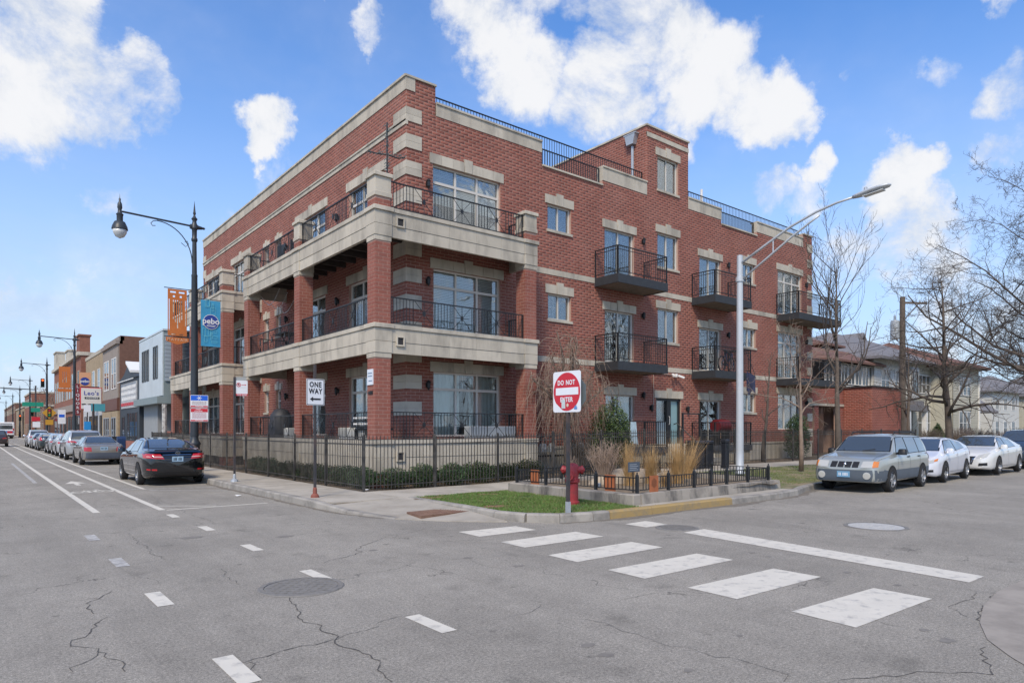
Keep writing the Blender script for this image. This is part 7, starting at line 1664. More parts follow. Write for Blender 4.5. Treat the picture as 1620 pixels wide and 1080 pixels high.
# ------------------------------------------------------------------ right side: garage, houses, pole, wires
M_GBR = mat('garage_brick', (.26, .075, .052), .9, var=.14, vscale=1.5, rnd=.1, dirt=(.32, .15, .12), dscale=.8, damt=.3)
gar = thing('brick_garage', 'single storey red brick garage block with dark open bays behind the parked estate car', 'building', (35.6, 17.8, 0))
PG = prox(17.8, 'y', -1)
m_ = MB(); m_.box(42.0, 46.2, 17.8, 32, 0, 4.25); w1 = m_.build('wall', M_MORTAR, gar); brickwork(w1, PG, 42.0, 46.2, .2, 4.25, m=M_GBR); brickwork(w1, prox(42.0, 'x', -1), 17.8, 19.5, .2, 4.25, m=M_GBR)
PG2 = prox(19.5, 'y', -1); w2 = wall_mb(PG2, 35.4, 42.0, 0, 4.4, [(36.0, 38.4, .0, 3.1), (38.9, 41.4, .0, 3.1)], .3).build('wall', M_MORTAR, gar); brickwork(w2, PG2, 35.4, 42.0, .2, 4.4, [(36.0, 38.4, .0, 3.1), (38.9, 41.4, .0, 3.1), (35.4, 42.0, 3.1, 3.25)], m=M_GBR)
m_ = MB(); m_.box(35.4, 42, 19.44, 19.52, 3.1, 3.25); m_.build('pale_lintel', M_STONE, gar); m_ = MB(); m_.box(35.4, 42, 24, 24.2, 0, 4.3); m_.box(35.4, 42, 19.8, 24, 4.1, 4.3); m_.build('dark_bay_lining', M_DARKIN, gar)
m_ = MB(); m_.box(41.9, 46.3, 17.72, 32, 4.25, 4.33); m_.box(35.4, 41.9, 19.42, 24.2, 4.4, 4.48); m_.build('coping', M_DARKIN, gar)
for x in (36.0, 38.9): m_ = MB(); m_.box(x + .02, x + 1.1, 19.75, 19.8, .2, 3.0); m_.build('timber_door', mat('brown_timber', (.10, .055, .035), .8, var=.2, vscale=5), gar)
def siding(par, P, u0, u1, z0, z1, m, holes=(), st=.2):
    z = z0
    while z < z1 - .02:
        b = min(z + st, z1)
        for s0, s1 in cut(u0, u1, (z + b) / 2, [(h[0] - .06, h[1] + .06, h[2] - .06, h[3] + .06) for h in holes]):
            m_ = MB(); p = [P(s0, z, .03), P(s1, z, .03), P(s1, b - .004, .008), P(s0, b - .004, .008)]; m_.quad(*p); m_.quad(P(s0, z, 0), P(s1, z, 0), P(s1, z, .03), P(s0, z, .03)); m_.build('siding_board', m, par)
        z = b
def hip(mb, x0, x1, y0, y1, z0, z1, o=.5, r=.35):
    cx0, cx1 = x0 + (y1 - y0) * r, x1 - (y1 - y0) * r; cy = (y0 + y1) / 2
    if cx0 > cx1: cx0 = cx1 = (x0 + x1) / 2
    v = [(x0 - o, y0 - o, z0), (x1 + o, y0 - o, z0), (x1 + o, y1 + o, z0), (x0 - o, y1 + o, z0), (cx0, cy, z1), (cx1, cy, z1)]
    i = len(mb.v); mb.v += v; [mb.face(*(i + k for k in f)) for f in ((0, 1, 5, 4), (1, 2, 5), (2, 3, 4, 5), (3, 0, 4), (3, 2, 1, 0))]
    i = len(mb.v); mb.v += [(a, b, z0 - .18) for a, b, _ in v[:4]] + v[:4]
    for a in range(4): b = (a + 1) % 4; mb.face(i + a, i + b, i + 4 + b, i + 4 + a)
    return mb
# house with the brown roof
M_ROOFB = mat('brown_shingle', (.16, .085, .068), .95, var=.25, vscale=5, bump=.5, bscale=12); M_ROOFG = mat('grey_shingle', (.17, .165, .175), .95, var=.25, vscale=5, bump=.5, bscale=12); M_CREAM = mat('cream_siding', (.46, .445, .375), .8, var=.06, vscale=2); M_OFFW = mat('off_white_siding', (.56, .56, .54), .8, var=.06, vscale=2)
h1 = thing('brown_roof_house', 'two storey house with a brown hipped roof, dormer and windowed porch behind the brick garage', 'house', (50, 30, 0))
m_ = MB(); m_.box(50, 61, 31.5, 44, 0, 7.4); m_.build('wall', M_BRB, h1); hip(MB(), 49.8, 61.2, 31.3, 44, 7.4, 10.3, .7, .4).build('roof', M_ROOFB, h1)
m_ = MB(); m_.box(50.5, 60.2, 28.8, 31.5, 0, 4.5); m_.build('porch_base', M_BRB, h1); m_ = MB(); m_.box(50.5, 60.2, 28.8, 31.5, 4.5, 5.2); m_.build('porch_parapet', M_OFFW, h1)
hip(MB(), 50.3, 60.4, 28.6, 33, 7.3, 8.6, .5, .3).build('porch_roof', M_ROOFB, h1)
PH = prox(28.8, 'y', -1)
for k in range(7): shopwin(h1, PH, 50.7 + 1.36 * k, 51.9 + 1.36 * k, 5.3, 7.1, 2, 1, M_WHITE)
m_ = MB(); m_.box(54.5, 57.5, 31.2, 34, 7.9, 9.1); m_.build('dormer', M_BRB, h1); hip(MB(), 54.2, 57.8, 31.0, 35, 9.1, 9.9, .4, .3).build('dormer_roof', M_ROOFB, h1); shopwin(h1, prox(31.2, 'y', -1), 54.8, 57.2, 8.2, 8.95, 3, 1, M_BLACK)
# gabled house just beyond
h2 = thing('gabled_house', 'pale house showing a gable peak right of the brown roof', 'house', (64, 33, 0)); m_ = MB(); m_.box(61.5, 67.5, 32, 44, 0, 7.6); m_.build('wall', M_OFFW, h2)
m_ = MB(); m_.prism([(61.2, 31.9, 7.6), (67.8, 31.9, 7.6), (64.5, 31.9, 11.2)], (0, 12, 0)); m_.build('gable', mat('brown_gable', (.20, .13, .09), .8, var=.2), h2, fix=True)
m_ = MB(); m_.prism([(60.8, 31.5, 7.4), (64.5, 31.5, 11.5), (64.5, 31.5, 11.8), (60.4, 31.5, 7.4)], (0, 13, 0)); m_.prism([(68.2, 31.5, 7.4), (64.5, 31.5, 11.5), (64.5, 31.5, 11.8), (68.6, 31.5, 7.4)], (0, 13, 0)); m_.build('roof', M_ROOFG, h2, fix=True); shopwin(h2, prox(31.9, 'y', -1), 63.6, 65.4, 8.1, 9.7, 2, 1, M_WHITE); shopwin(h2, prox(32, 'y', -1), 62.3, 63.7, 5.0, 6.7, 1, 2, M_WHITE)
# long white and cream house
h3 = thing('white_house', 'long two storey white and cream sided house with a grey hipped roof and porch columns', 'house', (47.5, 20, 0))
PH3 = prox(20.0, 'y', -1); wins = [(48.6, 50.0, 4.3, 5.9), (50.8, 51.9, 4.3, 5.9), (54.9, 58.0, 4.4, 5.8), (54.9, 58.0, 1.1, 3.3), (58.9, 59.6, 1.1, 2.9), (58.9, 59.6, 4.4, 5.8)]
m_ = MB(); m_.box(47.5, 61.8, 20.03, 31, 0, 6.6); m_.build('wall', M_OFFW, h3); hip(MB(), 47.3, 62, 19.8, 31, 6.6, 9.3, .6, .45).build('roof', M_ROOFG, h3)
siding(h3, PH3, 53.9, 61.8, .5, 6.2, M_CREAM, wins); siding(h3, PH3, 47.5, 52.4, 3.9, 6.2, M_OFFW, wins)
for w_ in wins: shopwin(h3, PH3, *w_, 4 if w_[1] - w_[0] > 2 else 2, 2, M_WHITE)
m_ = MB(); m_.box(52.4, 53.9, 19.2, 20, 3.4, 3.75); m_.box(47.6, 53.9, 18.9, 20, 3.0, 3.4); m_.build('porch_roof', M_ROOFG, h3)
for x in (47.8, 50.6, 53.6): m_ = MB(); m_.box(x, x + .3, 18.95, 19.25, .3, 3.0); m_.build('porch_column', M_WHITE, h3)
m_ = MB(); m_.box(47.6, 53.9, 18.95, 20, .15, 1.15); m_.build('porch_wall', mat('greige_panel', (.34, .30, .26), .85), h3); m_ = MB(); m_.box(52.5, 53.8, 19.5, 20.0, 3.9, 6.2); m_.build('bay', MATS['pale_grey_paint'], h3); shopwin(h3, prox(19.5, 'y', -1), 52.7, 53.6, 4.4, 5.9, 1, 2, M_BLACK)
h4 = thing('cream_house_wing', 'cream sided corner wing with a small triple window right of the big trunk', 'house', (61.8, 18, 0)); m_ = MB(); m_.box(61.9, 67.5, 18.53, 30, 0, 6.6); m_.build('wall', M_CREAM, h4); P4 = prox(18.5, 'y', -1); siding(h4, P4, 61.9, 67.5, .4, 6.6, M_CREAM, [(63.2, 65.7, 1.3, 3.1), (63.2, 65.7, 4.3, 5.7)]); shopwin(h4, P4, 63.2, 65.7, 4.3, 5.7, 3, 2, M_WHITE); shopwin(h4, P4, 63.2, 65.7, 1.3, 3.1, 3, 2, M_WHITE); hip(MB(), 61.7, 67.7, 18.3, 30, 6.6, 9.0, .5, .3).build('roof', M_ROOFB, h4)
m_ = MB(); m_.box(67.4, 67.6, 18.4, 18.6, .2, 6); m_.build('corner_board', M_WHITE, h4)
h5 = thing('porch_house', 'grey roofed house with a dark timber porch stair', 'house', (72, 19, 0)); m_ = MB(); m_.box(71, 82, 22, 32, 0, 6.0); m_.build('wall', M_OFFW, h5); hip(MB(), 70.8, 82.2, 21.8, 32, 6.0, 9.6, .6, .4).build('roof', M_ROOFG, h5)
hip(MB(), 71, 78, 18.5, 22, 3.3, 5.2, .4, .3).build('porch_roof', M_ROOFG, h5); m_ = MB(); m_.box(71.3, 74, 18.9, 22, 1.0, 3.2); m_.build('porch_wall', M_OFFW, h5)
for k in range(7): m_ = MB(); m_.box(74.0 + .35 * k, 74.4 + .35 * k, 18.8, 20.4, 1.2 - .17 * k, 1.26 - .17 * k); m_.build('stair_tread', M_BLACK, h5)
for y in (18.8, 20.4):
    m_ = MB(); m_.bar((74.0, y, 2.2), (76.6, y, 1.0), .06); m_.bar((74.0, y, 1.8), (76.6, y, .6), .05); m_.build('stair_rail', M_BLACK, h5)
shopwin(h5, prox(22, 'y', -1), 78.8, 80.6, 3.6, 5.4, 2, 1, M_WHITE)
for i, (x, y, w_, h_, m, lab) in enumerate(((86, 21, 10, 6.2, M_OFFW, 'pale two storey house beyond the porch house'), (100, 21, 10, 6.0, M_CREAM, 'cream house farther along the side street'), (114, 20, 11, 6.5, M_BRB, 'brown brick house farthest along the side street'), (88, 40, 14, 7, M_BRB, 'brown house in the second row behind the trees'))):
    t = thing('distant_house', lab, 'house', (x, y, 0)); m_ = MB(); m_.box(x, x + w_, y, y + 10, 0, h_); m_.build('wall', m, t); hip(MB(), x, x + w_, y, y + 10, h_, h_ + 3, .5, .4).build('roof', M_ROOFG, t)
    for k in range(3):
        for z in (1.2, 4.0): shopwin(t, prox(y, 'y', -1), x + 1 + 3 * k, x + 2.4 + 3 * k, z, z + 1.5, 1, 2, M_WHITE)
t = thing('blue_post', 'tall thin pale blue sign post before the porch stair', 'sign', (62, 12.5, .3)); m_ = MB(); m_.box(61.95, 62.1, 12.45, 12.55, .2, 3.6); m_.build('post', mat('pale_blue_post', (.28, .38, .48), .5), t); m_ = MB(); m_.box(62.1, 62.35, 12.46, 12.5, 2.4, 3.4); m_.build('plate', M_SIGNW, t)
# utility pole
M_POLE = mat('weathered_pole', (.13, .105, .085), .95, var=.25, vscale=4)
ux, uy = 47.6, 18.25
t = thing('utility_pole', 'tall weathered timber utility pole with a side crossarm and a grey transformer', 'utility pole', (ux, uy, .2)); m_ = MB(); m_.tube([(ux, uy, .1), (ux, uy, 10.4)], [.22, .16], 10); m_.build('pole', M_POLE, t)
m_ = MB(); m_.bar((ux, uy - .12, 10.0), (ux + 1.35, uy - .95, 10.0), .10, .12); m_.build('crossarm', M_POLE, t); m_ = MB(); m_.bar((ux, uy - .12, 8.9), (ux + .85, uy - .65, 9.95), .05); m_.build('brace', M_POLE, t)
for k in (.5, .95, 1.25): m_ = MB(); m_.lathe([(.03, 0), (.05, .05), (.03, .08), (.05, .12), (0, .16)], 8, (ux + k, uy - .12 - k * .6, 10.06)); m_.build('insulator', M_GALV, t)
m_ = MB(); c = (ux - .42, uy + .3, 0); m_.lathe([(0, 7.6), (.27, 7.62), (.27, 8.75), (.22, 8.85), (0, 8.88)], 14, c); tr = m_.build('transformer', mat('transformer_grey', (.36, .39, .41), .5), t, smooth=40); m_ = MB(); [m_.lathe([(.04, 8.85), (.05, 8.95), (.03, 9.0), (.05, 9.05), (0, 9.3)], 7, (c[0] + d, c[1], 0)) for d in (-.1, .12)]; m_.build('bushing', M_GALV, tr)
def wire(label, a, b, sag, r=.014):
    a, b = Vector(a), Vector(b); n = 14; pts = [a.lerp(b, i / n) - Vector((0, 0, sag * 4 * (i / n) * (1 - i / n))) for i in range(n + 1)]; m_ = MB(); m_.tube(pts, r, 4); o = m_.build('overhead_wire', M_BLACK); tag(o, label, 'wire')
wire('overhead wire running east from the top of the utility pole', (ux + 1.2, uy - .8, 10.2), (110, 17, 9.2), 1.2); wire('thick low cable running east from the middle of the pole', (ux, uy, 7.0), (110, 16, 7.0), 1.0, .035); wire('second low cable just under the thick one', (ux, uy, 6.5), (110, 16, 6.4), 1.0, .025)
wire('wire from the pole down to the brick apartment building', (ux, uy, 8.2), (34.9, 19.5, 7.0), .7); wire('second, lower wire from the pole to the brick apartment building', (ux, uy, 7.4), (34.9, 21, 6.4), .6); wire('wire from the pole to the brown roofed house', (ux, uy, 7.8), (52, 31, 7), .5)

h1.location = (48.4, 25.1, .5); h1.scale = (.88, .88, .88); h2.location = (72, 33, 0)
for h_, (x, y) in ((h3, (47.5, 20)), (h4, (61.8, 18))): h_.location = (x * 1.19, y * 1.19, -.32); h_.scale = (1.19, 1.19, 1.19)

h4.location = (68.1, 21.4, -.32); h5.location = (87.3, 27.2, -.4); h5.scale = (1.3, 1.3, 1.3)
for o in COL.objects:
    if o.name.startswith('distant_house'): o.location = (o.location.x + 18, o.location.y + 8, -.3); o.scale = (1.15, 1.15, 1.15)
# ------------------------------------------------------------------ trees and plants
M_BARK = mat('bark', (.115, .092, .075), .95, var=.3, vscale=8, bump=.6, bscale=30); M_BARKP = mat('pale_twig', (.27, .20, .155), .9, var=.25, vscale=6); M_BARKD = mat('dark_twig', (.090, .073, .062), .95, var=.3, vscale=5)
def grow_tree(seed, h, spread, r0, levels=4, kids=(7, 5, 4, 3), up=.25, droop=0.0, first=.3, lean=(0, 0), wiggle=.16, twig=.006, ang=(35, 65), ratio=.55, kink=1.0):
    """trunk mesh and branch mesh of a bare tree, rooted at the origin"""
    r_ = random.Random(seed); trunk, crown = MB(), MB()
    def rv(): return Vector((r_.gauss(0, 1), r_.gauss(0, 1), r_.gauss(0, 1)))
    def branch(p, d, L_, r, lev):
        n = max(3, int(6 - lev * .7)); pts, rad = [p.copy()], [r]; q = p.copy(); e = d.copy(); d0 = d.copy()
        for i in range(n):
            e = ((e if lev else e.lerp(d0, .6)) + rv() * wiggle * (1 + .3 * lev) * (.25 if lev == 0 else 1) + Vector((0, 0, up if lev else .15)) * .35 - Vector((0, 0, droop * lev * (i + 1) / n))).normalized(); q = q + e * (L_ / n); pts.append(q.copy()); rad.append(max(twig * .6, r * (1 - (.88 if lev == 0 else .75) * (i + 1) / n)))
        (trunk if lev == 0 else crown).tube(pts, rad, 10 if lev == 0 else 6 if lev == 1 else 4 if lev == 2 else 3, cap=lev < 2)
        if lev >= levels: return
        k_ = kids[min(lev, len(kids) - 1)]; k_ = max(1, int(k_ * r_.uniform(.8, 1.25)))
        for c in range(k_):
            t = (first if lev == 0 else .18) + (1 - (first if lev == 0 else .18)) * (c + r_.uniform(.1, .9)) / k_; j = min(int(t * n), n - 1); a = pts[j].lerp(pts[j + 1], t * n - j); dd = (pts[j + 1] - pts[j]).normalized()
            side = dd.cross(rv()).normalized(); an = R(r_.uniform(*ang)); nd = (dd * math.cos(an) + side * math.sin(an)).normalized()
            Lc = (spread if lev == 0 else L_ * ratio) * r_.uniform(.7, 1.15) * (1.15 - .55 * t); rc = max(twig, (rad[j] * .60) * (.9 if lev == 0 else .8))
            branch(a, nd, Lc, rc, lev + 1)
    branch(Vector((0, 0, 0)), Vector((lean[0], lean[1], 1)).normalized(), h, r0, 0)
    return trunk, crown
def tree(name, label, loc, seed, m1=None, m2=None, group=None, **kw):
    t = thing(name, label, 'tree', loc, 0, group); a, b = grow_tree(seed, **kw)
    o = a.build('trunk', m1 or M_BARK, t, smooth=True, world=False); o = b.build('branches', m2 or m1 or M_BARK, t, smooth=True, world=False); o['kind'] = 'stuff'; return t
tree('bare_tree', 'small pale bare street tree on the verge, left of the silver estate car', (22.7, 12.0, .26), 5, M_BARKP, M_BARKP, h=4.3, spread=2.6, r0=.085, kids=(12, 6, 5), levels=3, up=.06, ang=(35, 70), twig=.007, first=.38)
tree('bare_tree', 'tall bare street tree with upright limbs in front of the brick garage', (25.7, 12.1, .28), 9, M_BARK, M_BARKD, h=7.6, spread=4.0, r0=.12, kids=(14, 7, 5), levels=3, up=.62, ang=(22, 48), twig=.007, first=.32)
tree('bare_tree', 'straight dark trunked bare tree before the white house', (35.6, 11.6, .3), 12, M_BARK, M_BARKD, h=8.4, spread=3.4, r0=.17, kids=(34, 9, 5), levels=3, up=.10, ang=(50, 82), twig=.008, first=.22)
tree('bare_tree', 'thin bare tree at the right end of the brick garage', (45.2, 17.0, .3), 15, M_BARK, M_BARKD, h=6.5, spread=3.0, r0=.13, kids=(12, 6, 4), levels=3, up=.2, twig=.012)
tree('bare_tree', 'large spreading bare tree whose crown fills the right edge of the picture', (50.3, 10.6, .3), 21, M_BARKD, M_BARKD, h=14.0, spread=9.5, r0=.27, kids=(17, 12, 8, 5), levels=4, up=.18, ang=(40, 75), twig=.009, first=.25, ratio=.52, wiggle=.22)
tree('bare_tree', 'bare tree behind the dark crossover, before the porch house', (60, 13.0, .3), 27, M_BARKD, M_BARKD, h=9.5, spread=5.5, r0=.22, kids=(16, 9, 6, 4), levels=4, up=.15, ang=(40, 75), twig=.012)
tree('bare_tree', 'bare tree farther along the verge, near the distant houses', (74, 12.8, .3), 31, M_BARKD, M_BARKD, h=9, spread=5, r0=.25, kids=(12, 7, 5), levels=3, up=.15, twig=.024)
tree('bare_tree', 'bare garden tree between the white house and the porch house', (68.5, 15.5, .3), 33, M_BARKD, M_BARKD, h=7, spread=4.5, r0=.17, kids=(15, 8, 6, 3), levels=4, up=.10, ang=(45, 80), twig=.013)
tree('bare_tree', 'slim dark leaning tree against the brick wall right of the entrance', (27.3, 16.2, .27), 41, M_BARKD, M_BARKD, h=4.9, spread=1.0, r0=.09, kids=(7, 4), levels=2, up=.5, lean=(.12, 0), ang=(20, 40), twig=.006)
for i, (x, y) in enumerate(((12, 109), (9.5, 131), (11, 152), (-16, 165))): tree('bare_tree', ('bare tree beside the low beige building', 'bare tree near the far traffic signals', 'bare tree past the junction', 'bare tree on the left side of the far street')[i], (x, y, .1), 50 + i, M_BARKP, M_BARKP, h=6.5, spread=4, r0=.2, kids=(11, 7, 5), levels=3, up=.15, twig=.03)
# weeping tree in the front bed: arching limbs, hanging twigs
def weeping(loc):
    t = thing('weeping_tree', 'bare weeping tree with hanging twigs before the brick wall, behind the disc sign', 'tree', loc); r_ = random.Random(8); tr, br = MB(), MB()
    tr.tube([(0, 0, 0), (.02, 0, .7), (-.03, .03, 1.4), (.02, .02, 2.0)], [.15, .12, .11, .09], 9)
    ends = [(-.5, .1, 3.6), (.35, .2, 3.9), (-.9, -.1, 2.9), (.9, -.1, 3.2), (.1, -.35, 3.5), (1.5, .0, 2.8), (-1.3, 0, 3.0), (.6, .3, 4.3), (-.2, .2, 4.5)]
    for ex in ends:
        E_v = Vector(ex); n = 8; st = Vector((0, 0, r_.uniform(1.5, 2.0))); mid = Vector((E_v.x * .25, E_v.y * .25, E_v.z * .75)); pts = [st.lerp(mid, i / n).lerp(mid.lerp(E_v, i / n), i / n) + Vector((r_.gauss(0, .03), r_.gauss(0, .03), 0)) for i in range(n + 1)]
        tr.tube(pts, [.055 * (1 - .7 * i / n) for i in range(n + 1)], 6)
        for k in range(25):
            p = pts[r_.randint(2, n)]; a = r_.uniform(0, 6.28); rr = r_.uniform(.3, 1.15); dr = r_.uniform(.5, 1.7); hgt = r_.uniform(.1, .45); q = []; side = Vector((math.cos(a), math.sin(a) * .55, 0))
            for i in range(8): s_ = i / 7; q.append(p + side * rr * (s_ ** .7) + Vector((r_.gauss(0, .012), r_.gauss(0, .012), hgt * math.sin(min(s_ * 3.1, 1.57)) - dr * s_ ** 2.2)))
            br.tube(q, [.010 * (1 - .75 * i / 7) + .002 for i in range(8)], 3, cap=False)
            for w_ in range(3):
                b = q[r_.randint(2, 6)]; d = Vector((r_.gauss(0, .12), r_.gauss(0, .12), 0)); br.tube([b, b + d + Vector((0, 0, .02)), b + d * 1.8 - Vector((0, 0, r_.uniform(.25, .6)))], [.005, .004, .003], 3, cap=False)
    tr.build('trunk', M_BARK, t, smooth=True, world=False); o = br.build('branches', M_BARKP, t, smooth=True, world=False); o['kind'] = 'stuff'
weeping((15.35, 16.15, .18)); COL.objects['weeping_tree'].scale = (1.22, 1.1, 1.06)
# leafy bushes: many leaf faces in a lumpy volume
M_BOX = mat('boxwood_leaf', (.035, .075, .022), .6, var=.45, vscale=6); M_BOX2 = mat('brownish_leaf', (.085, .07, .03), .7, var=.3, vscale=6); M_YEW = mat('evergreen_leaf', (.030, .060, .016), .6, var=.5, vscale=4); M_YEW2 = mat('evergreen_light_leaf', (.075, .115, .025), .6, var=.3, vscale=5)
def bush_mesh(seed, rx, ry, rz, n, leaf, m1, m2, share=.2, base=.0, cone=0):
    r_ = random.Random(seed); mb = MB()
    while len(mb.f) < n:
        d = Vector((r_.gauss(0, 1), r_.gauss(0, 1), r_.gauss(0, 1))).normalized(); lump = 1 + .28 * noise.noise(d * 2.2 + Vector((seed, 0, 0))) + .16 * noise.noise(d * 5 + Vector((0, seed, 0))); rr = r_.random() ** .28 * lump
        p = Vector((d.x * rx * rr, d.y * ry * rr, rz + d.z * rz * rr)); 
        if cone: p.x *= 1 - cone * p.z / (2 * rz); p.y *= 1 - cone * p.z / (2 * rz)
        if p.z < 0.02: continue
        u = Vector((r_.gauss(0, 1), r_.gauss(0, 1), r_.gauss(0, 1) + .4)).normalized(); v = u.orthogonal().normalized(); w_ = leaf * r_.uniform(.6, 1.3); mb.cur = 1 if r_.random() < share else 0
        i = len(mb.v); mb.v += [tuple(p - v * w_ * .35), tuple(p + u * w_), tuple(p + v * w_ * .35), tuple(p - u * w_ * .5)]; mb.face(i, i + 1, i + 2, i + 3)
    return mb.mesh('foliage', [m1, m2])
def bush(name, label, cat, loc, me, stems=True, group=None, rz=0, sc=1.0, hgt=.5):
    t = thing(name, label, cat, loc, R(rz), group); t.scale = (sc, sc, sc); o = bpy.data.objects.new('foliage', me); COL.objects.link(o); o.parent = t; o['kind'] = 'stuff'
    if stems:
        m_ = MB(); r_ = random.Random(len(label)); [m_.tube([(r_.gauss(0, .05), r_.gauss(0, .05), -.02), (r_.gauss(0, .12), r_.gauss(0, .12), hgt)], .012, 5) for _ in range(5)]; m_.build('stems', M_BARK, t, world=False)
    return t
bm_ = [bush_mesh(3 + k, .62, .42, .31, 3800, .035, M_BOX, M_BOX2, .14) for k in range(3)]
words = ['nearest', 'second', 'third', 'fourth', 'fifth', 'sixth', 'seventh', 'eighth', 'ninth', 'tenth']
for i in range(6): bush('boxwood_bush', f'{words[i]} low dark green bush from the corner behind the side street fence', 'bush', (8.75 + .95 * i, 15.95 + .05 * (i % 2), .12), bm_[i % 3], group='low hedge behind the corner fence', rz=40 * i, sc=rng.uniform(.9, 1.1))
for i in range(9): bush('boxwood_bush', f'{words[i]} low dark green bush from the corner behind the main street fence', 'bush', (8.12, 16.5 + 1.05 * i, .12), bm_[i % 3], group='low hedge behind the main street fence', rz=90 + 25 * i, sc=rng.uniform(.75, .95))
bush('evergreen_shrub', 'large rounded dark evergreen shrub left of the ground floor terrace', 'bush', (17.35, 16.1, .25), bush_mesh(20, .88, .66, 1.20, 13000, .055, M_YEW, M_YEW2, .3), hgt=1.0)
bush('evergreen_shrub', 'dark spiky evergreen shrub at the far end of the brick wall', 'bush', (31.2, 16.7, .27), bush_mesh(22, .85, .6, 1.1, 6000, .06, M_YEW, M_BOX, .4, cone=.2), hgt=1.0)
bush('evergreen_shrub', 'small cone shaped evergreen before the white house', 'bush', (50.8, 17.3, .2), bush_mesh(24, .8, .8, .95, 3000, .08, M_YEW, M_YEW2, .2, cone=.75), hgt=1.0)
# twiggy shrubs and dry grasses
def twig_shrub(label, loc, h, w_, n, m, seed, name='twig_shrub', cat='shrub', thin=.004):
    t = thing(name, label, cat, loc); r_ = random.Random(seed); mb = MB()
    for k in range(n):
        a = r_.uniform(0, 6.28); b = r_.random() ** .6 * w_; e = Vector((math.cos(a) * b, math.sin(a) * b, h * r_.uniform(.6, 1.05))); s_ = Vector((e.x * .15, e.y * .15, 0)); md = s_.lerp(e, .5) + Vector((r_.gauss(0, .04), r_.gauss(0, .04), .08 * h)); mb.tube([s_, md, e], [thin * 2, thin * 1.4, thin * .7], 3, cap=False)
        for j in range(3): q = md.lerp(e, r_.random()); mb.tube([q, q + Vector((r_.gauss(0, .1), r_.gauss(0, .1), r_.uniform(.05, .2)))], [thin, thin * .6], 3, cap=False)
    o = mb.build('twigs', m, t, world=False); o['kind'] = 'stuff'; return t
M_STRAW = mat('dry_grass_straw', (.42, .27, .12), .85, var=.25, vscale=7)
def grass_tuft(label, loc, h, w_, n, seed, lean=(0, 0)):
    t = thing('ornamental_grass', label, 'grass clump', loc); r_ = random.Random(seed); mb = MB()
    for k in range(n):
        a = r_.uniform(0, 6.28); b = r_.random() ** .8 * w_; hh = h * r_.uniform(.35, 1.08); x0, y0_ = r_.gauss(0, .05), r_.gauss(0, .05); q = []; sd_ = Vector((-math.sin(a), math.cos(a), 0)) * .0045; i = len(mb.v)
        for j in range(4): s_ = j / 3; q = Vector((x0 + math.cos(a) * b * s_ ** 1.6 + lean[0] * s_, y0_ + math.sin(a) * b * s_ ** 1.6 + lean[1] * s_, hh * s_ - .1 * b * s_ ** 3)); mb.v += [tuple(q - sd_ * (1.2 - s_)), tuple(q + sd_ * (1.2 - s_))]
        for j in range(3): mb.face(i + 2 * j, i + 2 * j + 1, i + 2 * j + 3, i + 2 * j + 2)
    o = mb.build('blades', M_STRAW, t, world=False); o['kind'] = 'stuff'; return t
twig_shrub('bare tan twiggy shrub left of the dry grasses in the planter', (12.6, 11.9, .3), 1.0, .5, 130, M_BARKP, 3)
grass_tuft('first tall dry tan grass clump from the left in the planter', (12.75, 11.2, .3), 1.1, .42, 420, 1); grass_tuft('second tall dry tan grass clump from the left in the planter', (13.7, 11.3, .3), 1.0, .45, 420, 2); grass_tuft('third, densest dry tan grass clump in the planter', (14.3, 10.9, .3), 1.15, .5, 520, 3)
grass_tuft('dry grass clump leaning right with long loose blades in the planter', (15.6, 11.6, .3), 1.15, .55, 300, 4, (.35, 0)); grass_tuft('low tan grass clump behind the info sign in the planter', (13.2, 10.4, .3), .45, .35, 300, 5)
twig_shrub('sprig of dry stems just behind the fire hydrant', (11.2, 11.6, .3), .75, .12, 10, M_BARKP, 9, thin=.003)
twig_shrub('dark bare twiggy shrub against the wall behind the gas meters', (16.0, 16.3, .2), 1.3, .6, 120, M_BARKD, 11); twig_shrub('brown twiggy shrub in the shadow between fence and evergreen', (16.9, 15.9, .2), .9, .5, 90, M_BARKD, 12)
for i, (x, y, h_, w_, lab) in enumerate(((49.5, 17.2, 1.5, .8, 'brown bare shrub left of the small cone evergreen'), (53.2, 16.8, 1.6, 1.1, 'wide reddish brown bare shrub before the white house'), (56.2, 16.6, 1.5, 1.1, 'brown bare shrub under the white house windows'), (60.5, 16.5, 1.3, 1.0, 'brown bare shrub by the cream wing'), (66, 16, 1.6, 1.2, 'bare shrub before the porch house'), (80, 16, 3, 1.6, 'tall bare shrub by the distant houses'), (87, 16, 3, 1.8, 'tall brown shrub farther along the side street'))): twig_shrub(lab, (x, y, .2), h_, w_, 220, M_BARKP if i % 2 else M_BARK, 60 + i, thin=.008)
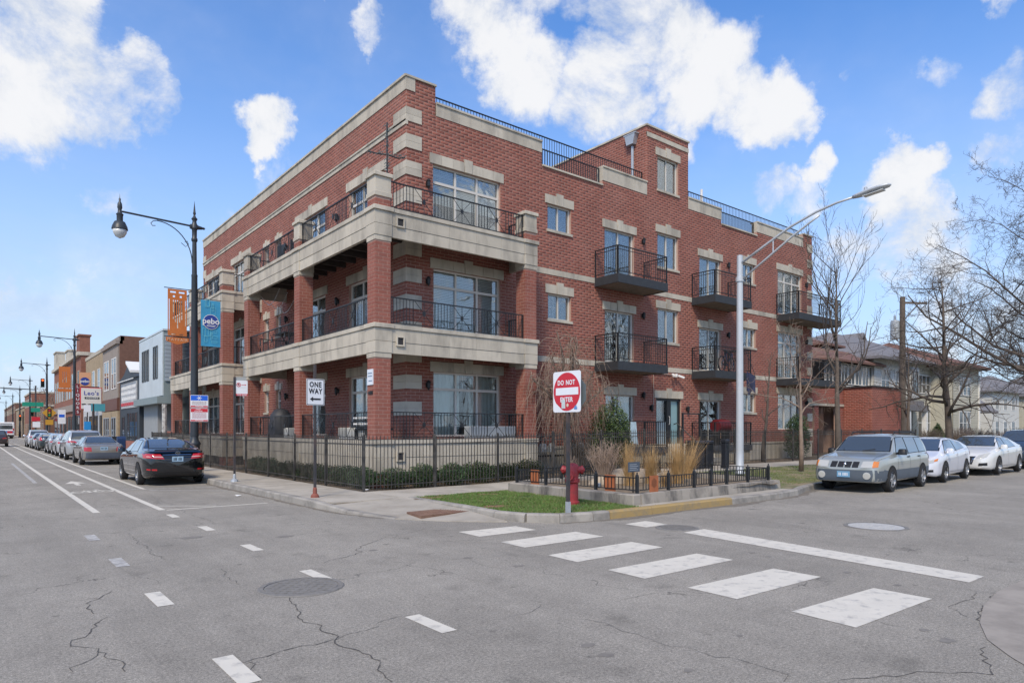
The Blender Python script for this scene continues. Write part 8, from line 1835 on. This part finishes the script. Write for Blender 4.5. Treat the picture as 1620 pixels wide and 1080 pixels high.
# the boulder in the planter and far woodland
t = thing('boulder', 'long low pale boulder among the dry grasses in the planter', 'rock', (13.6, 12.0, .3)); m_ = MB()
for j in range(7):
    for i in range(16): a = 2 * math.pi * i / 16; f_ = math.cos(j / 6 * math.pi / 2); k_ = 1 + .12 * noise.noise(Vector((i, j, 1.5))); m_.v.append((1.35 * f_ * math.cos(a) * k_, .4 * f_ * math.sin(a) * k_, .38 * math.sin(j / 6 * math.pi / 2)))
for j in range(6):
    for i in range(16): k = (i + 1) % 16; m_.face(j * 16 + i, j * 16 + k, j * 16 + 16 + k, j * 16 + 16 + i)
m_.build('rock', mat('boulder_stone', (.40, .33, .25), .9, var=.15, vscale=4, bump=.4), t, smooth=True, world=False)
def woods(name, x0, x1, y0, y1, n, h, seed):
    r_ = random.Random(seed); mb = MB()
    for k in range(n):
        x, y = r_.uniform(x0, x1), r_.uniform(y0, y1); hh = h * r_.uniform(.5, 1.1); w_ = hh * .45
        for j in range(26): a = r_.uniform(0, 6.28); z = hh * r_.uniform(.15, 1); q = Vector((x + math.cos(a) * w_ * r_.random(), y + math.sin(a) * w_ * r_.random(), z)); b = Vector((r_.gauss(0, .8), r_.gauss(0, .8), r_.uniform(.3, 1.3))); mb.tube([(x, y, z * .6), q, q + b], [.07, .05, .02], 3, cap=False)
        mb.tube([(x, y, 0), (x, y, hh * .8)], [.25, .08], 5)
    return mb.build(name, M_BARKP, kind='stuff')
woods('far_woodland', 95, 200, 30, 110, 90, 9, 1); woods('far_woodland', -60, -16, 240, 380, 40, 9, 2); woods('far_woodland', 24, 60, 110, 260, 50, 9, 3)
# dead leaves and litter scattered along the kerbs
r_ = random.Random(77); mb = MB()
for k in range(420):
    if k < 160: x, y, z = r_.uniform(17, 45), 9.7 - abs(r_.gauss(0, .12)), .012
    elif k < 260: x, y, z = r_.gauss(9.5, 1.0), r_.gauss(9.0, .12), .145
    elif k < 340: x, y, z = r_.uniform(8.2, 10.5), r_.uniform(9.3, 13.2), .18
    else: x, y, z = r_.uniform(11, 16.3), r_.uniform(9.5, 13), .37
    a = r_.uniform(0, 6.28); s_ = r_.uniform(.012, .035); i = len(mb.v); mb.v += [(x, y, z), (x + s_ * math.cos(a), y + s_ * math.sin(a), z + .008), (x + s_ * math.cos(a + .9), y + s_ * math.sin(a + .9), z + .002)]; mb.face(i, i + 1, i + 2)
mb.build('dead_leaves', mat('dead_leaf', (.22, .13, .06), .9, var=.3, vscale=9), kind='stuff')
for i, (x, y, z, lab) in enumerate(((5.2, 17.6, .01, 'scrap of white paper in the gutter past the ONE WAY post'), (7.85, 15.75, .14, 'small white scrap at the foot of the corner fence'))):
    m_ = MB(); m_.prism([(x, y, z), (x + .12, y + .02, z + .02), (x + .1, y + .1, z), (x - .02, y + .08, z + .03)], (0, 0, .004)); o = m_.build('paper_scrap', M_WHITE, fix=True); tag(o, lab, 'litter')
